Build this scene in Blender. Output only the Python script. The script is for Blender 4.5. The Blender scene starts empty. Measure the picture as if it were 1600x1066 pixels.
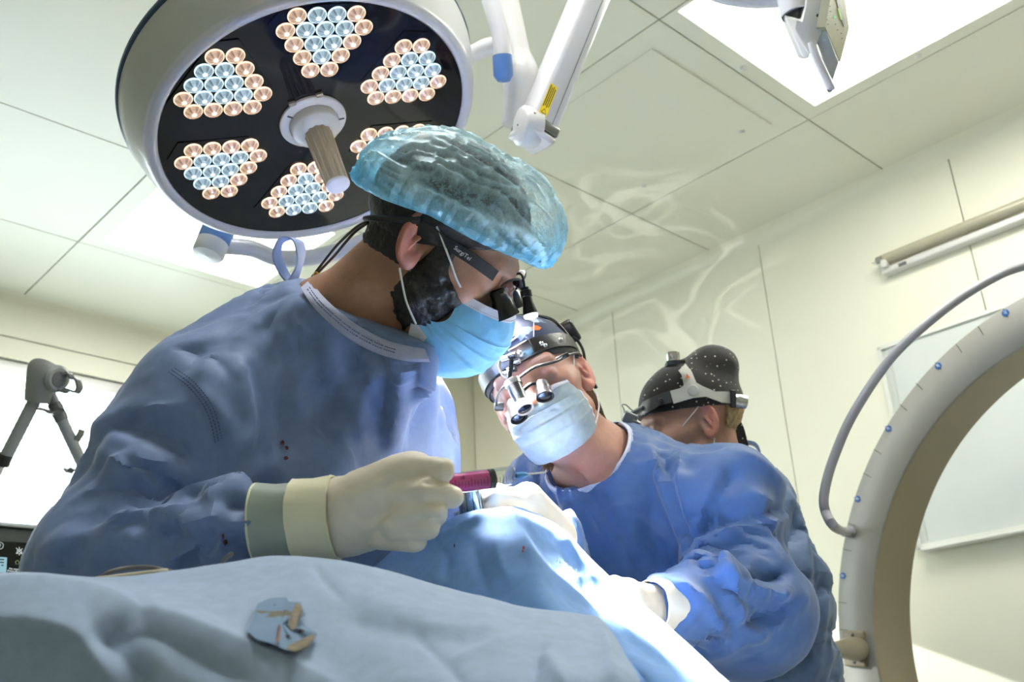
import bpy, bmesh, math, random
import numpy as np
from mathutils import Matrix, Vector

# ------------------------------------------------------------------ camera, world, sun, exposure
S = bpy.context.scene
COL = S.collection
CAMZ = 0.9
FPX = 1590.0
W = np.array([[0.99884771, -0.04799217, 0.0],
              [0.01871311, 0.38947083, 0.92084868],
              [-0.04419353, -0.9197876, 0.38992013]])      # camera (right, down, forward) -> world
CAM = np.array([0.0, 0.0, CAMZ])
cd = bpy.data.cameras.new('camera')
cd.sensor_width = 36.0
cd.lens = 36.0 * FPX / 1600.0
cd.clip_start = 0.02
cam = bpy.data.objects.new('camera', cd)
COL.objects.link(cam)
cm = Matrix([[W[i][0], -W[i][1], -W[i][2], CAM[i]] for i in range(3)] + [[0, 0, 0, 1]])
cam.matrix_world = cm
cd.dof.use_dof = True
cd.dof.focus_distance = 1.32
cd.dof.aperture_fstop = 8.0
S.camera = cam
S.view_settings.view_transform = 'Standard'
S.view_settings.look = 'None'
S.view_settings.exposure = 0.37
S.view_settings.gamma = 1.0
S.view_settings.use_curve_mapping = False
S.cycles.use_denoising = True
S.cycles.max_bounces = 8
S.cycles.diffuse_bounces = 4
S.cycles.transparent_max_bounces = 12
S.cycles.sample_clamp_indirect = 40.0
S.cycles.caustics_reflective = False
S.cycles.caustics_refractive = False

THR = math.radians(43.47)                    # the room is turned against the view
CT, ST = math.cos(THR), math.sin(THR)
XR, YB, ZC = 2.896, 3.815, 2.65              # right wall, window wall, ceiling


def RW(x, y, z=0.0):
    return np.array([x * CT - y * ST, x * ST + y * CT, z])


ROOMROT = np.array([[CT, -ST, 0], [ST, CT, 0], [0, 0, 1.0]])

wd = bpy.data.worlds.new('world')
S.world = wd
wd.use_nodes = True
bg = wd.node_tree.nodes['Background']
bg.inputs[0].default_value = (0.86, 0.95, 1.0, 1)
bg.inputs[1].default_value = 7.5

sd = bpy.data.lights.new('sun', 'SUN')
sd.energy = 14.0
sd.angle = 0.009
sd.color = (1.0, 0.97, 0.92)
sun = bpy.data.objects.new('sun', sd)
COL.objects.link(sun)
sdir = ROOMROT @ np.array([1.0, -1.42, -0.69])
sun.rotation_euler = Vector(sdir).to_track_quat('-Z', 'Y').to_euler()
sun.location = Vector(RW(-1, 6, 4))

pd = bpy.data.lights.new('window_portal', 'AREA')
pd.shape = 'RECTANGLE'
pd.size, pd.size_y = 1.45, 1.5
pd.cycles.is_portal = True
po = bpy.data.objects.new('window_portal', pd)
COL.objects.link(po)
po.location = Vector(RW(1.025, YB + 0.11, 1.65))
po.rotation_euler = Vector(ROOMROT @ np.array([0, -1.0, 0])).to_track_quat('-Z', 'Y').to_euler()

LIGHT_K = 13.0                               # strength of the ceiling light panels

# surgical lamp placement (its spot light is set here, the lamp is built further down)
LC = np.array([-0.3209, 1.485, CAMZ + 1.047])               # lens centre
LN = np.array([0.3265, -0.1135, -0.9384]); LN /= np.linalg.norm(LN)
SITE = np.array([0.048, 1.235, CAMZ + 0.20])
pl = bpy.data.lights.new('surgical_beam', 'SPOT')   # what the LED clusters throw on the wound
pl.energy = 5600
pl.spot_size = math.radians(23)
pl.spot_blend = 0.55
pl.shadow_soft_size = 0.19
pl.color = (1.0, 0.97, 0.97)
plo = bpy.data.objects.new('surgical_beam', pl)
COL.objects.link(plo)
plo.location = Vector(LC + LN * 0.19)
plo.rotation_euler = Vector(SITE - LC).to_track_quat('-Z', 'Y').to_euler()


# added weak spot; its noise pattern stands in for reflected streaks on ceiling and wall
gd = bpy.data.lights.new('streak_standin', 'SPOT')
gd.energy = 34
gd.spot_size = math.radians(36)
gd.spot_blend = 0.9
gd.shadow_soft_size = 0.0
gd.use_nodes = True
gn = gd.node_tree
ge = gn.nodes['Emission']
gt = gn.nodes.new('ShaderNodeTexCoord')
gm = gn.nodes.new('ShaderNodeMapping')
gm.inputs['Scale'].default_value = (3.4, 4.6, 3.4)
gx = gn.nodes.new('ShaderNodeTexNoise')
gx.inputs['Scale'].default_value = 1.5
gx.inputs['Detail'].default_value = 0.6
gx.inputs['Distortion'].default_value = 1.9
gn.links.new(gt.outputs['Normal'], gm.inputs[0])
gn.links.new(gm.outputs[0], gx.inputs['Vector'])
gs = gn.nodes.new('ShaderNodeMath'); gs.operation = 'SUBTRACT'; gs.inputs[1].default_value = 0.5
ga = gn.nodes.new('ShaderNodeMath'); ga.operation = 'ABSOLUTE'
gr = gn.nodes.new('ShaderNodeMapRange')
gr.inputs[1].default_value, gr.inputs[2].default_value = 0.0, 0.05
gr.inputs[3].default_value, gr.inputs[4].default_value = 1.0, 0.0
gn.links.new(gx.outputs['Fac'], gs.inputs[0])
gn.links.new(gs.outputs[0], ga.inputs[0])
gn.links.new(ga.outputs[0], gr.inputs[0])
gn.links.new(gr.outputs[0], ge.inputs['Strength'])
glo = bpy.data.objects.new('streak_standin', gd)
COL.objects.link(glo)


# ------------------------------------------------------------------ helpers
def nrm(v):
    v = np.asarray(v, float)
    return v / np.linalg.norm(v)


def P(px, py, d):
    """point of the place seen at photo pixel (px, py), d metres along the optical axis"""
    return CAM + W @ (np.array([(px - 800.0) / FPX, (py - 533.0) / FPX, 1.0]) * d)


def proj(v):
    q = (np.asarray(v) - CAM) @ W
    return np.stack([800 + FPX * q[..., 0] / q[..., 2], 533 + FPX * q[..., 1] / q[..., 2]], -1), q[..., 2]


def frame(z, x=None):
    """columns x, y, z of a rotation with the given z axis"""
    z = nrm(z)
    x = np.array([1.0, 0, 0]) if x is None else np.asarray(x, float)
    if abs(x @ z) > 0.95 * np.linalg.norm(x):
        x = np.array([0, 1.0, 0])
    x = nrm(x - (x @ z) * z)
    return np.stack([x, np.cross(z, x), z], 1)


glo.location = Vector(P(735, 600, 1.95))
glo.rotation_euler = Vector(P(955, 455, 3.2) - P(735, 600, 1.95)).to_track_quat('-Z', 'Y').to_euler()


class MB:
    def __init__(s):
        s.v = []
        s.f = []
        s.n = 0

    def add(s, v, f):
        v = np.asarray(v, float).reshape(-1, 3)
        s.v.append(v)
        s.f.extend([tuple(int(i) + s.n for i in q) for q in f])
        s.n += len(v)
        return s

    def verts(s):
        return np.concatenate(s.v) if s.v else np.zeros((0, 3))

    def box(s, c, size, R=None, bev=0.0):
        x, y, z = np.asarray(size, float) / 2
        if bev <= 0:
            v = np.array([[a, b, d] for a in (-x, x) for b in (-y, y) for d in (-z, z)])
            f = [(0, 1, 3, 2), (4, 6, 7, 5), (0, 4, 5, 1), (2, 3, 7, 6), (0, 2, 6, 4), (1, 5, 7, 3)]
        else:
            bm = bmesh.new()
            bmesh.ops.create_cube(bm, size=1.0)
            for q in bm.verts:
                q.co = (q.co.x * 2 * x, q.co.y * 2 * y, q.co.z * 2 * z)
            bmesh.ops.bevel(bm, geom=list(bm.edges), offset=min(bev, 0.98 * min(x, y, z)), segments=3, profile=0.5, affect='EDGES')
            bm.verts.index_update()
            v = np.array([q.co[:] for q in bm.verts])
            f = [[q.index for q in p.verts] for p in bm.faces]
            bm.free()
        if R is not None:
            v = v @ np.asarray(R).T
        return s.add(v + np.asarray(c), f)

    def tube(s, pts, r, n=14, caps=True, closed=False, flat=1.0, up=None):
        pts = np.asarray(pts, float)
        m = len(pts)
        r = np.broadcast_to(np.asarray(r, float), (m,))
        t = np.zeros_like(pts)
        for i in range(m):
            a = pts[(i - 1) % m] if (closed or i > 0) else pts[i]
            b = pts[(i + 1) % m] if (closed or i < m - 1) else pts[i]
            t[i] = nrm(b - a)
        x = frame(t[0], up)[:, 0]
        ang = np.linspace(0, 2 * np.pi, n, endpoint=False)
        v = []
        for i in range(m):
            x = nrm(x - (x @ t[i]) * t[i])
            y = np.cross(t[i], x)
            v.append(pts[i] + r[i] * (np.cos(ang)[:, None] * x + flat * np.sin(ang)[:, None] * y))
        f = []
        for i in range(m if closed else m - 1):
            j = (i + 1) % m
            for k in range(n):
                l = (k + 1) % n
                f.append((i * n + k, i * n + l, j * n + l, j * n + k))
        if caps and not closed:
            f.append(tuple(range(n - 1, -1, -1)))
            f.append(tuple((m - 1) * n + k for k in range(n)))
        return s.add(np.concatenate(v), f)

    def lathe(s, prof, o, R, n=40, a0=0.0, a1=2 * np.pi, capa=False):
        """prof: (radius, height) pairs turned about the z column of R through o"""
        full = abs(a1 - a0 - 2 * np.pi) < 1e-6
        ang = np.linspace(a0, a1, n, endpoint=not full)
        prof = np.asarray(prof, float)
        v = []
        for rr, zz in prof:
            v.append(np.stack([rr * np.cos(ang), rr * np.sin(ang), np.full(n, zz)], 1))
        v = np.concatenate(v) @ R.T + np.asarray(o)
        f = []
        for i in range(len(prof) - 1):
            for k in range(n if full else n - 1):
                l = (k + 1) % n
                f.append((i * n + k, i * n + l, (i + 1) * n + l, (i + 1) * n + k))
        if full and prof[0][0] > 1e-6 and capa:
            f.append(tuple(range(n - 1, -1, -1)))
        if full and prof[-1][0] > 1e-6 and capa:
            f.append(tuple((len(prof) - 1) * n + k for k in range(n)))
        return s.add(v, f)

    def prism(s, poly, o, R, h):
        """flat polygon (2-D, in the x-y columns of R) pulled h along z"""
        p = np.asarray(poly, float)
        n = len(p)
        v = np.concatenate([np.c_[p, np.zeros(n)], np.c_[p, np.full(n, h)]]) @ R.T + np.asarray(o)
        f = [tuple(range(n - 1, -1, -1)), tuple(range(n, 2 * n))]
        f += [(k, (k + 1) % n, n + (k + 1) % n, n + k) for k in range(n)]
        return s.add(v, f)

    def grid(s, G, thick=0.0):
        G = np.asarray(G, float)
        a, b = G.shape[:2]
        idx = np.arange(a * b).reshape(a, b)
        f = [(idx[i, j], idx[i + 1, j], idx[i + 1, j + 1], idx[i, j + 1]) for i in range(a - 1) for j in range(b - 1)]
        return s.add(G.reshape(-1, 3), f)


def spline(pts, n=12, closed=False):
    """Catmull-Rom through the points"""
    p = np.asarray(pts, float)
    m = len(p)
    out = []
    for i in range(m if closed else m - 1):
        a, b, c, d = (p[(i - 1) % m], p[i % m], p[(i + 1) % m], p[(i + 2) % m]) if closed else (
            p[max(i - 1, 0)], p[i], p[i + 1], p[min(i + 2, m - 1)])
        for t in np.linspace(0, 1, n, endpoint=False):
            out.append(0.5 * ((2 * b) + (c - a) * t + (2 * a - 5 * b + 4 * c - d) * t * t + (3 * b - a - 3 * c + d) * t ** 3))
    if not closed:
        out.append(p[-1])
    return np.array(out)


def make_mesh(name, v, f, smooth=True, sharp=None):
    me = bpy.data.meshes.new(name)
    if isinstance(f, np.ndarray):
        me.vertices.add(len(v))
        me.vertices.foreach_set('co', np.asarray(v, np.float32).ravel())
        k = f.shape[1]
        me.loops.add(f.size)
        me.loops.foreach_set('vertex_index', f.astype(np.int32).ravel())
        me.polygons.add(len(f))
        me.polygons.foreach_set('loop_start', np.arange(0, f.size, k, dtype=np.int32))
        me.polygons.foreach_set('loop_total', np.full(len(f), k, np.int32))
        me.update(calc_edges=True)
    else:
        me.from_pydata([tuple(q) for q in v], [], f)
        me.update()
    me.validate()
    if smooth:
        me.polygons.foreach_set('use_smooth', np.ones(len(me.polygons), bool))
        if sharp:
            me.set_sharp_from_angle(angle=math.radians(sharp))
    return me


ORG = {}                                     # world origin of every parent


def tag(o, label=None, cat=None, group=None, kind=None):
    for k, val in (('label', label), ('category', cat), ('group', group), ('kind', kind)):
        if val:
            o[k] = val
    return o


def thing(name, loc, label, cat, group=None):
    o = bpy.data.objects.new(name, None)
    COL.objects.link(o)
    o.empty_display_size = 0.05
    o.location = Vector(loc)
    ORG[o.name] = np.asarray(loc, float)
    return tag(o, label, cat, group)


def obj(name, mb, mat, parent=None, smooth=True, sharp=35, label=None, cat=None, group=None, kind=None, origin=None):
    """one mesh object; mb is an MB or a (verts, faces) pair in world coordinates"""
    v, f = (mb.verts(), mb.f) if isinstance(mb, MB) else mb
    if parent is not None:
        og = ORG[parent.name]
    elif origin is not None:
        og = np.asarray(origin, float)
    else:
        og = np.array([(v[:, 0].min() + v[:, 0].max()) / 2, (v[:, 1].min() + v[:, 1].max()) / 2, v[:, 2].min()])
    me = make_mesh(name, np.asarray(v) - og, f, smooth, sharp)
    if mat is not None:
        me.materials.append(mat)
    o = bpy.data.objects.new(name, me)
    COL.objects.link(o)
    if parent is not None:
        o.parent = parent
    else:
        o.location = Vector(og)
    ORG[o.name] = og
    return tag(o, label, cat, group, kind)


def inst(name, me, parent, loc, R=None, scale=1.0):
    """an object that shares mesh data, placed at world loc with rotation R"""
    o = bpy.data.objects.new(name, me)
    COL.objects.link(o)
    M4 = np.eye(4)
    M4[:3, :3] = (np.eye(3) if R is None else R) * scale
    M4[:3, 3] = np.asarray(loc) - (ORG[parent.name] if parent is not None else 0)
    if parent is not None:
        o.parent = parent
    o.matrix_local = Matrix(M4.tolist())
    ORG[o.name] = np.asarray(loc, float)
    return o


def text(name, s, loc, R, size, mat, parent=None, align='CENTER', depth=0.0003):
    cu = bpy.data.curves.new(name, 'FONT')
    cu.body = s
    cu.size = size
    cu.align_x = align
    cu.align_y = 'CENTER'
    cu.extrude = depth
    tmp = bpy.data.objects.new(name, cu)
    COL.objects.link(tmp)
    dg = bpy.context.evaluated_depsgraph_get()
    me = bpy.data.meshes.new_from_object(tmp.evaluated_get(dg))
    bpy.data.objects.remove(tmp)
    me.materials.clear()
    me.materials.append(mat)
    return inst(name, me, parent, loc, np.asarray(R))


# ------------------------------------------------------------------ materials
def mat(name, col, rough=0.5, metal=0.0, var=0.06, scale=8.0, bump=0.0, bscale=60.0, spec=0.5, coat=0.0, emit=None, es=0.0, sheen=0.0, trans=0.0):
    m = bpy.data.materials.new(name)
    m.use_nodes = True
    nt = m.node_tree
    b = nt.nodes['Principled BSDF']
    tc = nt.nodes.new('ShaderNodeTexCoord')
    no = nt.nodes.new('ShaderNodeTexNoise')
    no.inputs['Scale'].default_value = scale
    no.inputs['Detail'].default_value = 4
    nt.links.new(tc.outputs['Object'], no.inputs['Vector'])
    rp = nt.nodes.new('ShaderNodeValToRGB')
    c = np.array(col[:3])
    rp.color_ramp.elements[0].position = 0.3
    rp.color_ramp.elements[1].position = 0.7
    rp.color_ramp.elements[0].color = (*np.clip(c * (1 - var), 0, 1), 1)
    rp.color_ramp.elements[1].color = (*np.clip(c * (1 + var), 0, 1), 1)
    nt.links.new(no.outputs['Fac'], rp.inputs[0])
    nt.links.new(rp.outputs[0], b.inputs['Base Color'])
    b.inputs['Roughness'].default_value = rough
    b.inputs['Metallic'].default_value = metal
    b.inputs['Specular IOR Level'].default_value = spec
    b.inputs['Coat Weight'].default_value = coat
    b.inputs['Coat Roughness'].default_value = 0.1
    b.inputs['Sheen Weight'].default_value = sheen
    b.inputs['Transmission Weight'].default_value = trans
    if emit is not None:
        b.inputs['Emission Color'].default_value = (*emit, 1)
        b.inputs['Emission Strength'].default_value = es
    if bump:
        n2 = nt.nodes.new('ShaderNodeTexNoise')
        n2.inputs['Scale'].default_value = bscale
        n2.inputs['Detail'].default_value = 5
        nt.links.new(tc.outputs['Object'], n2.inputs['Vector'])
        bu = nt.nodes.new('ShaderNodeBump')
        bu.inputs['Strength'].default_value = bump
        bu.inputs['Distance'].default_value = 0.002
        nt.links.new(n2.outputs['Fac'], bu.inputs['Height'])
        nt.links.new(bu.outputs[0], b.inputs['Normal'])
    return m


def emat(name, col, strength):
    m = bpy.data.materials.new(name)
    m.use_nodes = True
    nt = m.node_tree
    nt.nodes.clear()
    e = nt.nodes.new('ShaderNodeEmission')
    e.inputs[0].default_value = (*col, 1)
    e.inputs[1].default_value = strength
    o = nt.nodes.new('ShaderNodeOutputMaterial')
    nt.links.new(e.outputs[0], o.inputs[0])
    return m


def glassmat(name, tint=(1, 1, 1), gloss=0.06, rough=0.02):
    """thin clear sheet: mostly see-through, a little mirror"""
    m = bpy.data.materials.new(name)
    m.use_nodes = True
    nt = m.node_tree
    nt.nodes.clear()
    t = nt.nodes.new('ShaderNodeBsdfTransparent')
    t.inputs[0].default_value = (*tint, 1)
    g = nt.nodes.new('ShaderNodeBsdfGlossy')
    g.inputs['Roughness'].default_value = rough
    lw = nt.nodes.new('ShaderNodeLayerWeight')
    lw.inputs[0].default_value = 0.35
    mp = nt.nodes.new('ShaderNodeMath')
    mp.operation = 'MULTIPLY_ADD'
    mp.inputs[1].default_value = 0.35
    mp.inputs[2].default_value = gloss
    nt.links.new(lw.outputs['Fresnel'], mp.inputs[0])
    mx = nt.nodes.new('ShaderNodeMixShader')
    nt.links.new(mp.outputs[0], mx.inputs[0])
    nt.links.new(t.outputs[0], mx.inputs[1])
    nt.links.new(g.outputs[0], mx.inputs[2])
    o = nt.nodes.new('ShaderNodeOutputMaterial')
    nt.links.new(mx.outputs[0], o.inputs[0])
    return m


MT = dict(
    panel=mat('cream_panel', (0.80, 0.785, 0.65), 0.42, var=0.03, scale=2.0, spec=0.4),
    ceil=mat('ceiling_cream', (0.74, 0.735, 0.63), 0.38, var=0.02, scale=2.0, spec=0.45),
    joint=mat('joint_dark_grey', (0.16, 0.155, 0.12), 0.8),  # dark backing that shows in the panel joints
    frame=mat('white_frame', (0.72, 0.72, 0.68), 0.4, var=0.02),
    white=mat('white_plastic', (0.64, 0.63, 0.61), 0.32, var=0.02, coat=0.2),
    lav=mat('pale_grey_plastic', (0.60, 0.595, 0.62), 0.28, var=0.02, coat=0.3),
    armg=mat('arm_grey', (0.24, 0.245, 0.24), 0.4, var=0.03),
    grey=mat('grey_metal_paint', (0.56, 0.565, 0.55), 0.33, var=0.03, coat=0.2),
    dgrey=mat('dark_grey_plastic', (0.13, 0.13, 0.13), 0.4),
    blackp=mat('black_plastic', (0.012, 0.012, 0.013), 0.35, var=0.1),
    blackg=mat('black_lens_glass', (0.005, 0.005, 0.006), 0.05, coat=0.0, spec=0.35),
    steel=mat('brushed_steel', (0.62, 0.62, 0.62), 0.22, metal=1.0, var=0.05),
    steeld=mat('dark_steel', (0.25, 0.25, 0.25), 0.25, metal=1.0, var=0.05),
    blue=mat('blue_plastic_ring', (0.10, 0.22, 0.46), 0.35),
    bluedk=mat('dark_blue_edge', (0.02, 0.05, 0.12), 0.35),
    carm=mat('grey_painted_arc', (0.27, 0.26, 0.235), 0.45, var=0.03, bump=0.05, bscale=400),
    carmin=mat('beige_arc_inside', (0.30, 0.255, 0.17), 0.5, var=0.03, bump=0.08, bscale=400),
    tan=mat('tan_plastic', (0.20, 0.17, 0.11), 0.45, var=0.08),
    hose=mat('grey_rubber_hose', (0.27, 0.27, 0.30), 0.4, var=0.05),
    dial=mat('blue_dial_disc', (0.015, 0.11, 0.36), 0.4),
    ink=mat('black_ink', (0.01, 0.01, 0.012), 0.5),
    wink=mat('white_ink', (0.75, 0.75, 0.75), 0.5),
    yellow=mat('yellow_label', (0.85, 0.62, 0.01), 0.4),
    floor=mat('grey_vinyl_floor', (0.32, 0.34, 0.33), 0.35, var=0.08, scale=30),
    board=mat('white_board', (0.62, 0.66, 0.64), 0.25, var=0.02),
    tubeg=mat('tube_glass_frosted', (0.40, 0.375, 0.28), 0.15, var=0.03, coat=0.5),
)
# ------------------------------------------------------------------ the room
def rbox(x0, x1, y0, y1, z0, z1, bev=0.0, mb=None):
    mb = mb or MB()
    c = RW((x0 + x1) / 2, (y0 + y1) / 2, (z0 + z1) / 2)
    return mb.box(c, (x1 - x0, y1 - y0, z1 - z0), ROOMROT, bev)


XL, YF = -2.3, -2.4
fl = obj('floor', rbox(XL, XR + .1, YF, YB + .1, -0.1, 0), MT['floor'], kind='structure', smooth=False)
ce = obj('ceiling', rbox(XL, XR + .1, YF, YB + .1, ZC + 0.012, ZC + 0.2), MT['joint'], kind='structure', smooth=False)
wr = obj('wall_right', rbox(XR + 0.010, XR + .15, YF, YB + .1, 0, ZC), MT['joint'], kind='structure', smooth=False)
wl = obj('wall_left', rbox(XL - .1, XL, YF, YB + .1, 0, ZC), MT['panel'], kind='structure', smooth=False)
wf = obj('wall_front', rbox(XL, XR + .1, YF - .1, YF, 0, ZC), MT['panel'], kind='structure', smooth=False)
WX0, WX1, WZ0, WZ1 = 0.25, 1.78, CAMZ + 0.02, CAMZ + 1.503
mb = MB()
rbox(XL, WX0, YB + 0.010, YB + .12, 0, ZC, mb=mb)
rbox(WX1, XR + .1, YB + 0.010, YB + .12, 0, ZC, mb=mb)
rbox(WX0, WX1, YB + 0.010, YB + .12, 0, WZ0, mb=mb)
rbox(WX0, WX1, YB + 0.010, YB + .12, WZ1, ZC, mb=mb)
wb = obj('wall_back', mb, MT['joint'], kind='structure', smooth=False)

PIECE = {}


def slab(name, x0, x1, y0, y1, z0, z1, m, parent):
    """a panel of the shell, mesh data shared between panels of one size"""
    key = (round(x1 - x0, 3), round(y1 - y0, 3), round(z1 - z0, 3), m.name)
    if key not in PIECE:
        b = MB().box((0, 0, 0), key[:3])
        bm_v, bm_f = b.verts(), b.f
        me = make_mesh(name, bm_v, bm_f, False)
        me.materials.append(m)
        PIECE[key] = me
    return inst(name, PIECE[key], parent, RW((x0 + x1) / 2, (y0 + y1) / 2, (z0 + z1) / 2), ROOMROT)


# ceiling panels on a 0.69 m grid; two cells hold lights, one a hatch
GX = [2.42 - .69 * k for k in range(7)]
GX = [2.858] + GX + [XL]
GY = [3.775, 3.245, 2.60, 1.925, 1.223] + [1.223 - .69 * k for k in range(1, 5)] + [YF]
g = 0.0025
LIGHTS = {(1, 4), (1, 5), (2, 1), (3, 4), (5, 6), (1, 7)}  # the last cells hold the added lights out of view
for i in range(len(GX) - 1):
    for j in range(len(GY) - 1):
        if (i, j) in LIGHTS:
            continue
        dz = 0.0015 * math.sin(i * 3.1 + j * 1.7)
        slab('ceiling_panel', GX[i + 1] + g, GX[i] - g, GY[j + 1] + g, GY[j] - g, ZC, ZC + 0.014, MT['ceil'], ce)
# closed inspection hatch
hp = slab('access_hatch', 1.803, 2.350, 1.308, 1.868, ZC - 0.0035, ZC + 0.004, MT['ceil'], ce)
# recessed service plate in the next cell
slab('service_plate', 1.06, 1.672, .66, 1.195, ZC - 0.004, ZC + 0.004, MT['ceil'], ce)
b = MB().lathe([(0, -.004), (.010, -.004), (.012, 0)], RW(1.62, 1.145, ZC - 0.004), np.eye(3), 16)
obj('plate_screw', b, MT['steel'], ce)
for (a, c) in [(2.061, 1.202), (2.394, .864), (2.307, 1.384), (2.313, 1.777), (1.45, 1.262), (1.14, 2.95)]:
    b = MB().lathe([(0, -.006), (.006, -.0055), (.010, -.003), (.011, 0.0)], RW(a, c, ZC), np.eye(3), 14)
    obj('plastic_cap', b, MT['white'], ce)


# lights let into the ceiling
def diffuser_mat(name, ax, bands, s0, s1, col):
    m = bpy.data.materials.new(name)
    m.use_nodes = True
    nt = m.node_tree
    nt.nodes.clear()
    tc = nt.nodes.new('ShaderNodeTexCoord')
    sp = nt.nodes.new('ShaderNodeSeparateXYZ')
    nt.links.new(tc.outputs['Generated'], sp.inputs[0])
    w = nt.nodes.new('ShaderNodeMath'); w.operation = 'MULTIPLY'; w.inputs[1].default_value = bands * 2 * math.pi
    nt.links.new(sp.outputs[ax], w.inputs[0])
    c = nt.nodes.new('ShaderNodeMath'); c.operation = 'COSINE'
    nt.links.new(w.outputs[0], c.inputs[0])
    r = nt.nodes.new('ShaderNodeMapRange')
    r.inputs[1].default_value, r.inputs[2].default_value = 1.0, -1.0
    r.inputs[3].default_value, r.inputs[4].default_value = s0, s1
    nt.links.new(c.outputs[0], r.inputs[0])
    e = nt.nodes.new('ShaderNodeEmission')
    e.inputs[0].default_value = (*col, 1)
    nt.links.new(r.outputs[0], e.inputs[1])
    o = nt.nodes.new('ShaderNodeOutputMaterial')
    nt.links.new(e.outputs[0], o.inputs[0])
    return m


OTHER = 'other ceiling lights'


def ceiling_light(x0, x1, y0, y1, cx0, cx1, cy0, cy1, label, m):
    t = thing('ceiling_light', RW((x0 + x1) / 2, (y0 + y1) / 2, ZC), label, 'ceiling light')
    b = MB()
    z0, z1 = ZC - 0.001, ZC + 0.012
    rbox(cx0 + g, x0, cy0 + g, cy1 - g, z0, z1, mb=b)
    rbox(x1, cx1 - g, cy0 + g, cy1 - g, z0, z1, mb=b)
    rbox(x0, x1, cy0 + g, y0, z0, z1, mb=b)
    rbox(x0, x1, y1, cy1 - g, z0, z1, mb=b)
    obj('frame', b, MT['ceil'], t, False)
    me = make_mesh('diffuser', *(lambda q: (q.verts(), q.f))(MB().box((0, 0, 0), (x1 - x0, y1 - y0, .006))), False)
    me.materials.append(m)
    inst('diffuser', me, t, RW((x0 + x1) / 2, (y0 + y1) / 2, ZC + 0.006), ROOMROT)


ceiling_light(1.744, 2.372, -.09, 1.172, GX[2], GX[1], GY[6], GY[4], 'bright square ceiling light at upper right with the control unit hanging before it',
              diffuser_mat('diffuser_right', 0, 3.0, LIGHT_K * .55, LIGHT_K * .85, (1.0, 1.0, 0.90)))
ceiling_light(1.10, 1.70, 2.66, 3.19, GX[3], GX[2], GY[2], GY[1], 'bright square ceiling light behind the round surgical lamp and the gown loop',
              diffuser_mat('diffuser_left', 1, 3.0, LIGHT_K * .9, LIGHT_K * 1.3, (1.0, 1.0, 0.97)))

# added fill lights out of view, above the table and behind the viewer
dm = diffuser_mat('diffuser_added_table', 0, 3.0, LIGHT_K * .8, LIGHT_K * 1.2, (1.0, 1.0, 0.97))
dm2 = diffuser_mat('diffuser_fill_behind', 0, 3.0, LIGHT_K * .10, LIGHT_K * .16, (0.97, 0.98, 1.0))
for k, (i, j) in enumerate(((3, 4), (5, 6), (1, 7))):
    x0, x1, y0, y1 = GX[i + 1] + .06, GX[i] - .06, GY[j + 1] + .06, GY[j] - .06
    ceiling_light(x0, x1, y0, y1, GX[i + 1], GX[i], GY[j + 1], GY[j], ['added unseen ceiling light straight above the operating table', 'added fill ceiling light behind the viewer over the left side', 'added fill ceiling light behind the viewer over the right side'][k], dm if k == 0 else dm2)

# wall panels
ys = [3.33, 2.455, 1.743, 1.030, .317, -.396, -1.109, -1.822, YF]
for j in range(len(ys) - 1):
    slab('wall_panel', XR, XR + 0.012, ys[j + 1] + .0018, ys[j] - .0018, 0, ZC - .043, MT['panel'], wr)
# window wall: boards above, beside and below the opening
for (a, c) in [(XL, -1.6), (-1.6, -.7), (-.7, WX0), (WX1, 2.2)]:
    slab('wall_panel', a + .0018, c - .0018, YB, YB + .012, 0, CAMZ + 1.583, MT['panel'], wb)
for (a, c) in [(XL, -.7), (-.7, .9), (.9, 2.2)]:
    slab('wall_panel', a + .0018, c - .0018, YB, YB + .012, CAMZ + 1.588, ZC - .043, MT['panel'], wb)
slab('wall_panel', WX0 + .0018, WX1 - .0018, YB, YB + .012, 0, WZ0, MT['panel'], wb)
slab('wall_panel', WX0 + .0018, WX1 - .0018, YB, YB + .012, WZ1, CAMZ + 1.583, MT['panel'], wb)
# boxed pillar in the far corner
obj('wall_pillar', rbox(2.2, XR + .02, 3.333, YB + .1, 0, ZC), MT['panel'], kind='structure', smooth=False)


def cove(name, p0, p1, inward):
    b = MB()
    G = []
    for k in range(9):
        a = math.radians(90.0 * k / 8)
        u, w = 0.043 * (1 - math.sin(a)), 0.043 * (1 - math.cos(a))
        G.append([np.array(p0) + inward * u + np.array([0, 0, -w]), np.array(p1) + inward * u + np.array([0, 0, -w])])
    b.grid(np.array(G)[::-1])
    obj(name, b, MT['panel'], kind='structure')


cove('trim_1', RW(XR, 3.333, ZC), RW(XR, YF, ZC), ROOMROT @ np.array([-1.0, 0, 0]))
cove('trim_2', RW(2.2, YB, ZC), RW(XL, YB, ZC), ROOMROT @ np.array([0, -1.0, 0]))
cove('trim_3', RW(2.2, 3.333, ZC), RW(XR, 3.333, ZC), ROOMROT @ np.array([0, -1.0, 0]))

# window
wn = tag(bpy.data.objects.new('window_1', None), kind='structure')
COL.objects.link(wn)
wn.location = Vector(RW((WX0 + WX1) / 2, YB, WZ0))
ORG['window_1'] = np.array(wn.location)
b = MB()
fw = .035
rbox(WX0, WX0 + fw, YB + .02, YB + .09, WZ0, WZ1, mb=b)
rbox(WX1 - fw, WX1, YB + .02, YB + .09, WZ0, WZ1, mb=b)
rbox(WX0 + fw, WX1 - fw, YB + .02, YB + .09, WZ0, WZ0 + fw, mb=b)
rbox(WX0 + fw, WX1 - fw, YB + .02, YB + .09, WZ1 - fw * .5, WZ1, mb=b)
obj('window_frame', b, MT['frame'], wn, False)
obj('window_pane', rbox(WX0 + fw, WX1 - fw, YB + .07, YB + .076, WZ0 + fw, WZ1 - fw * .5), glassmat('window_glass', (.97, 1, 1), 0.03), wn, False)


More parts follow.
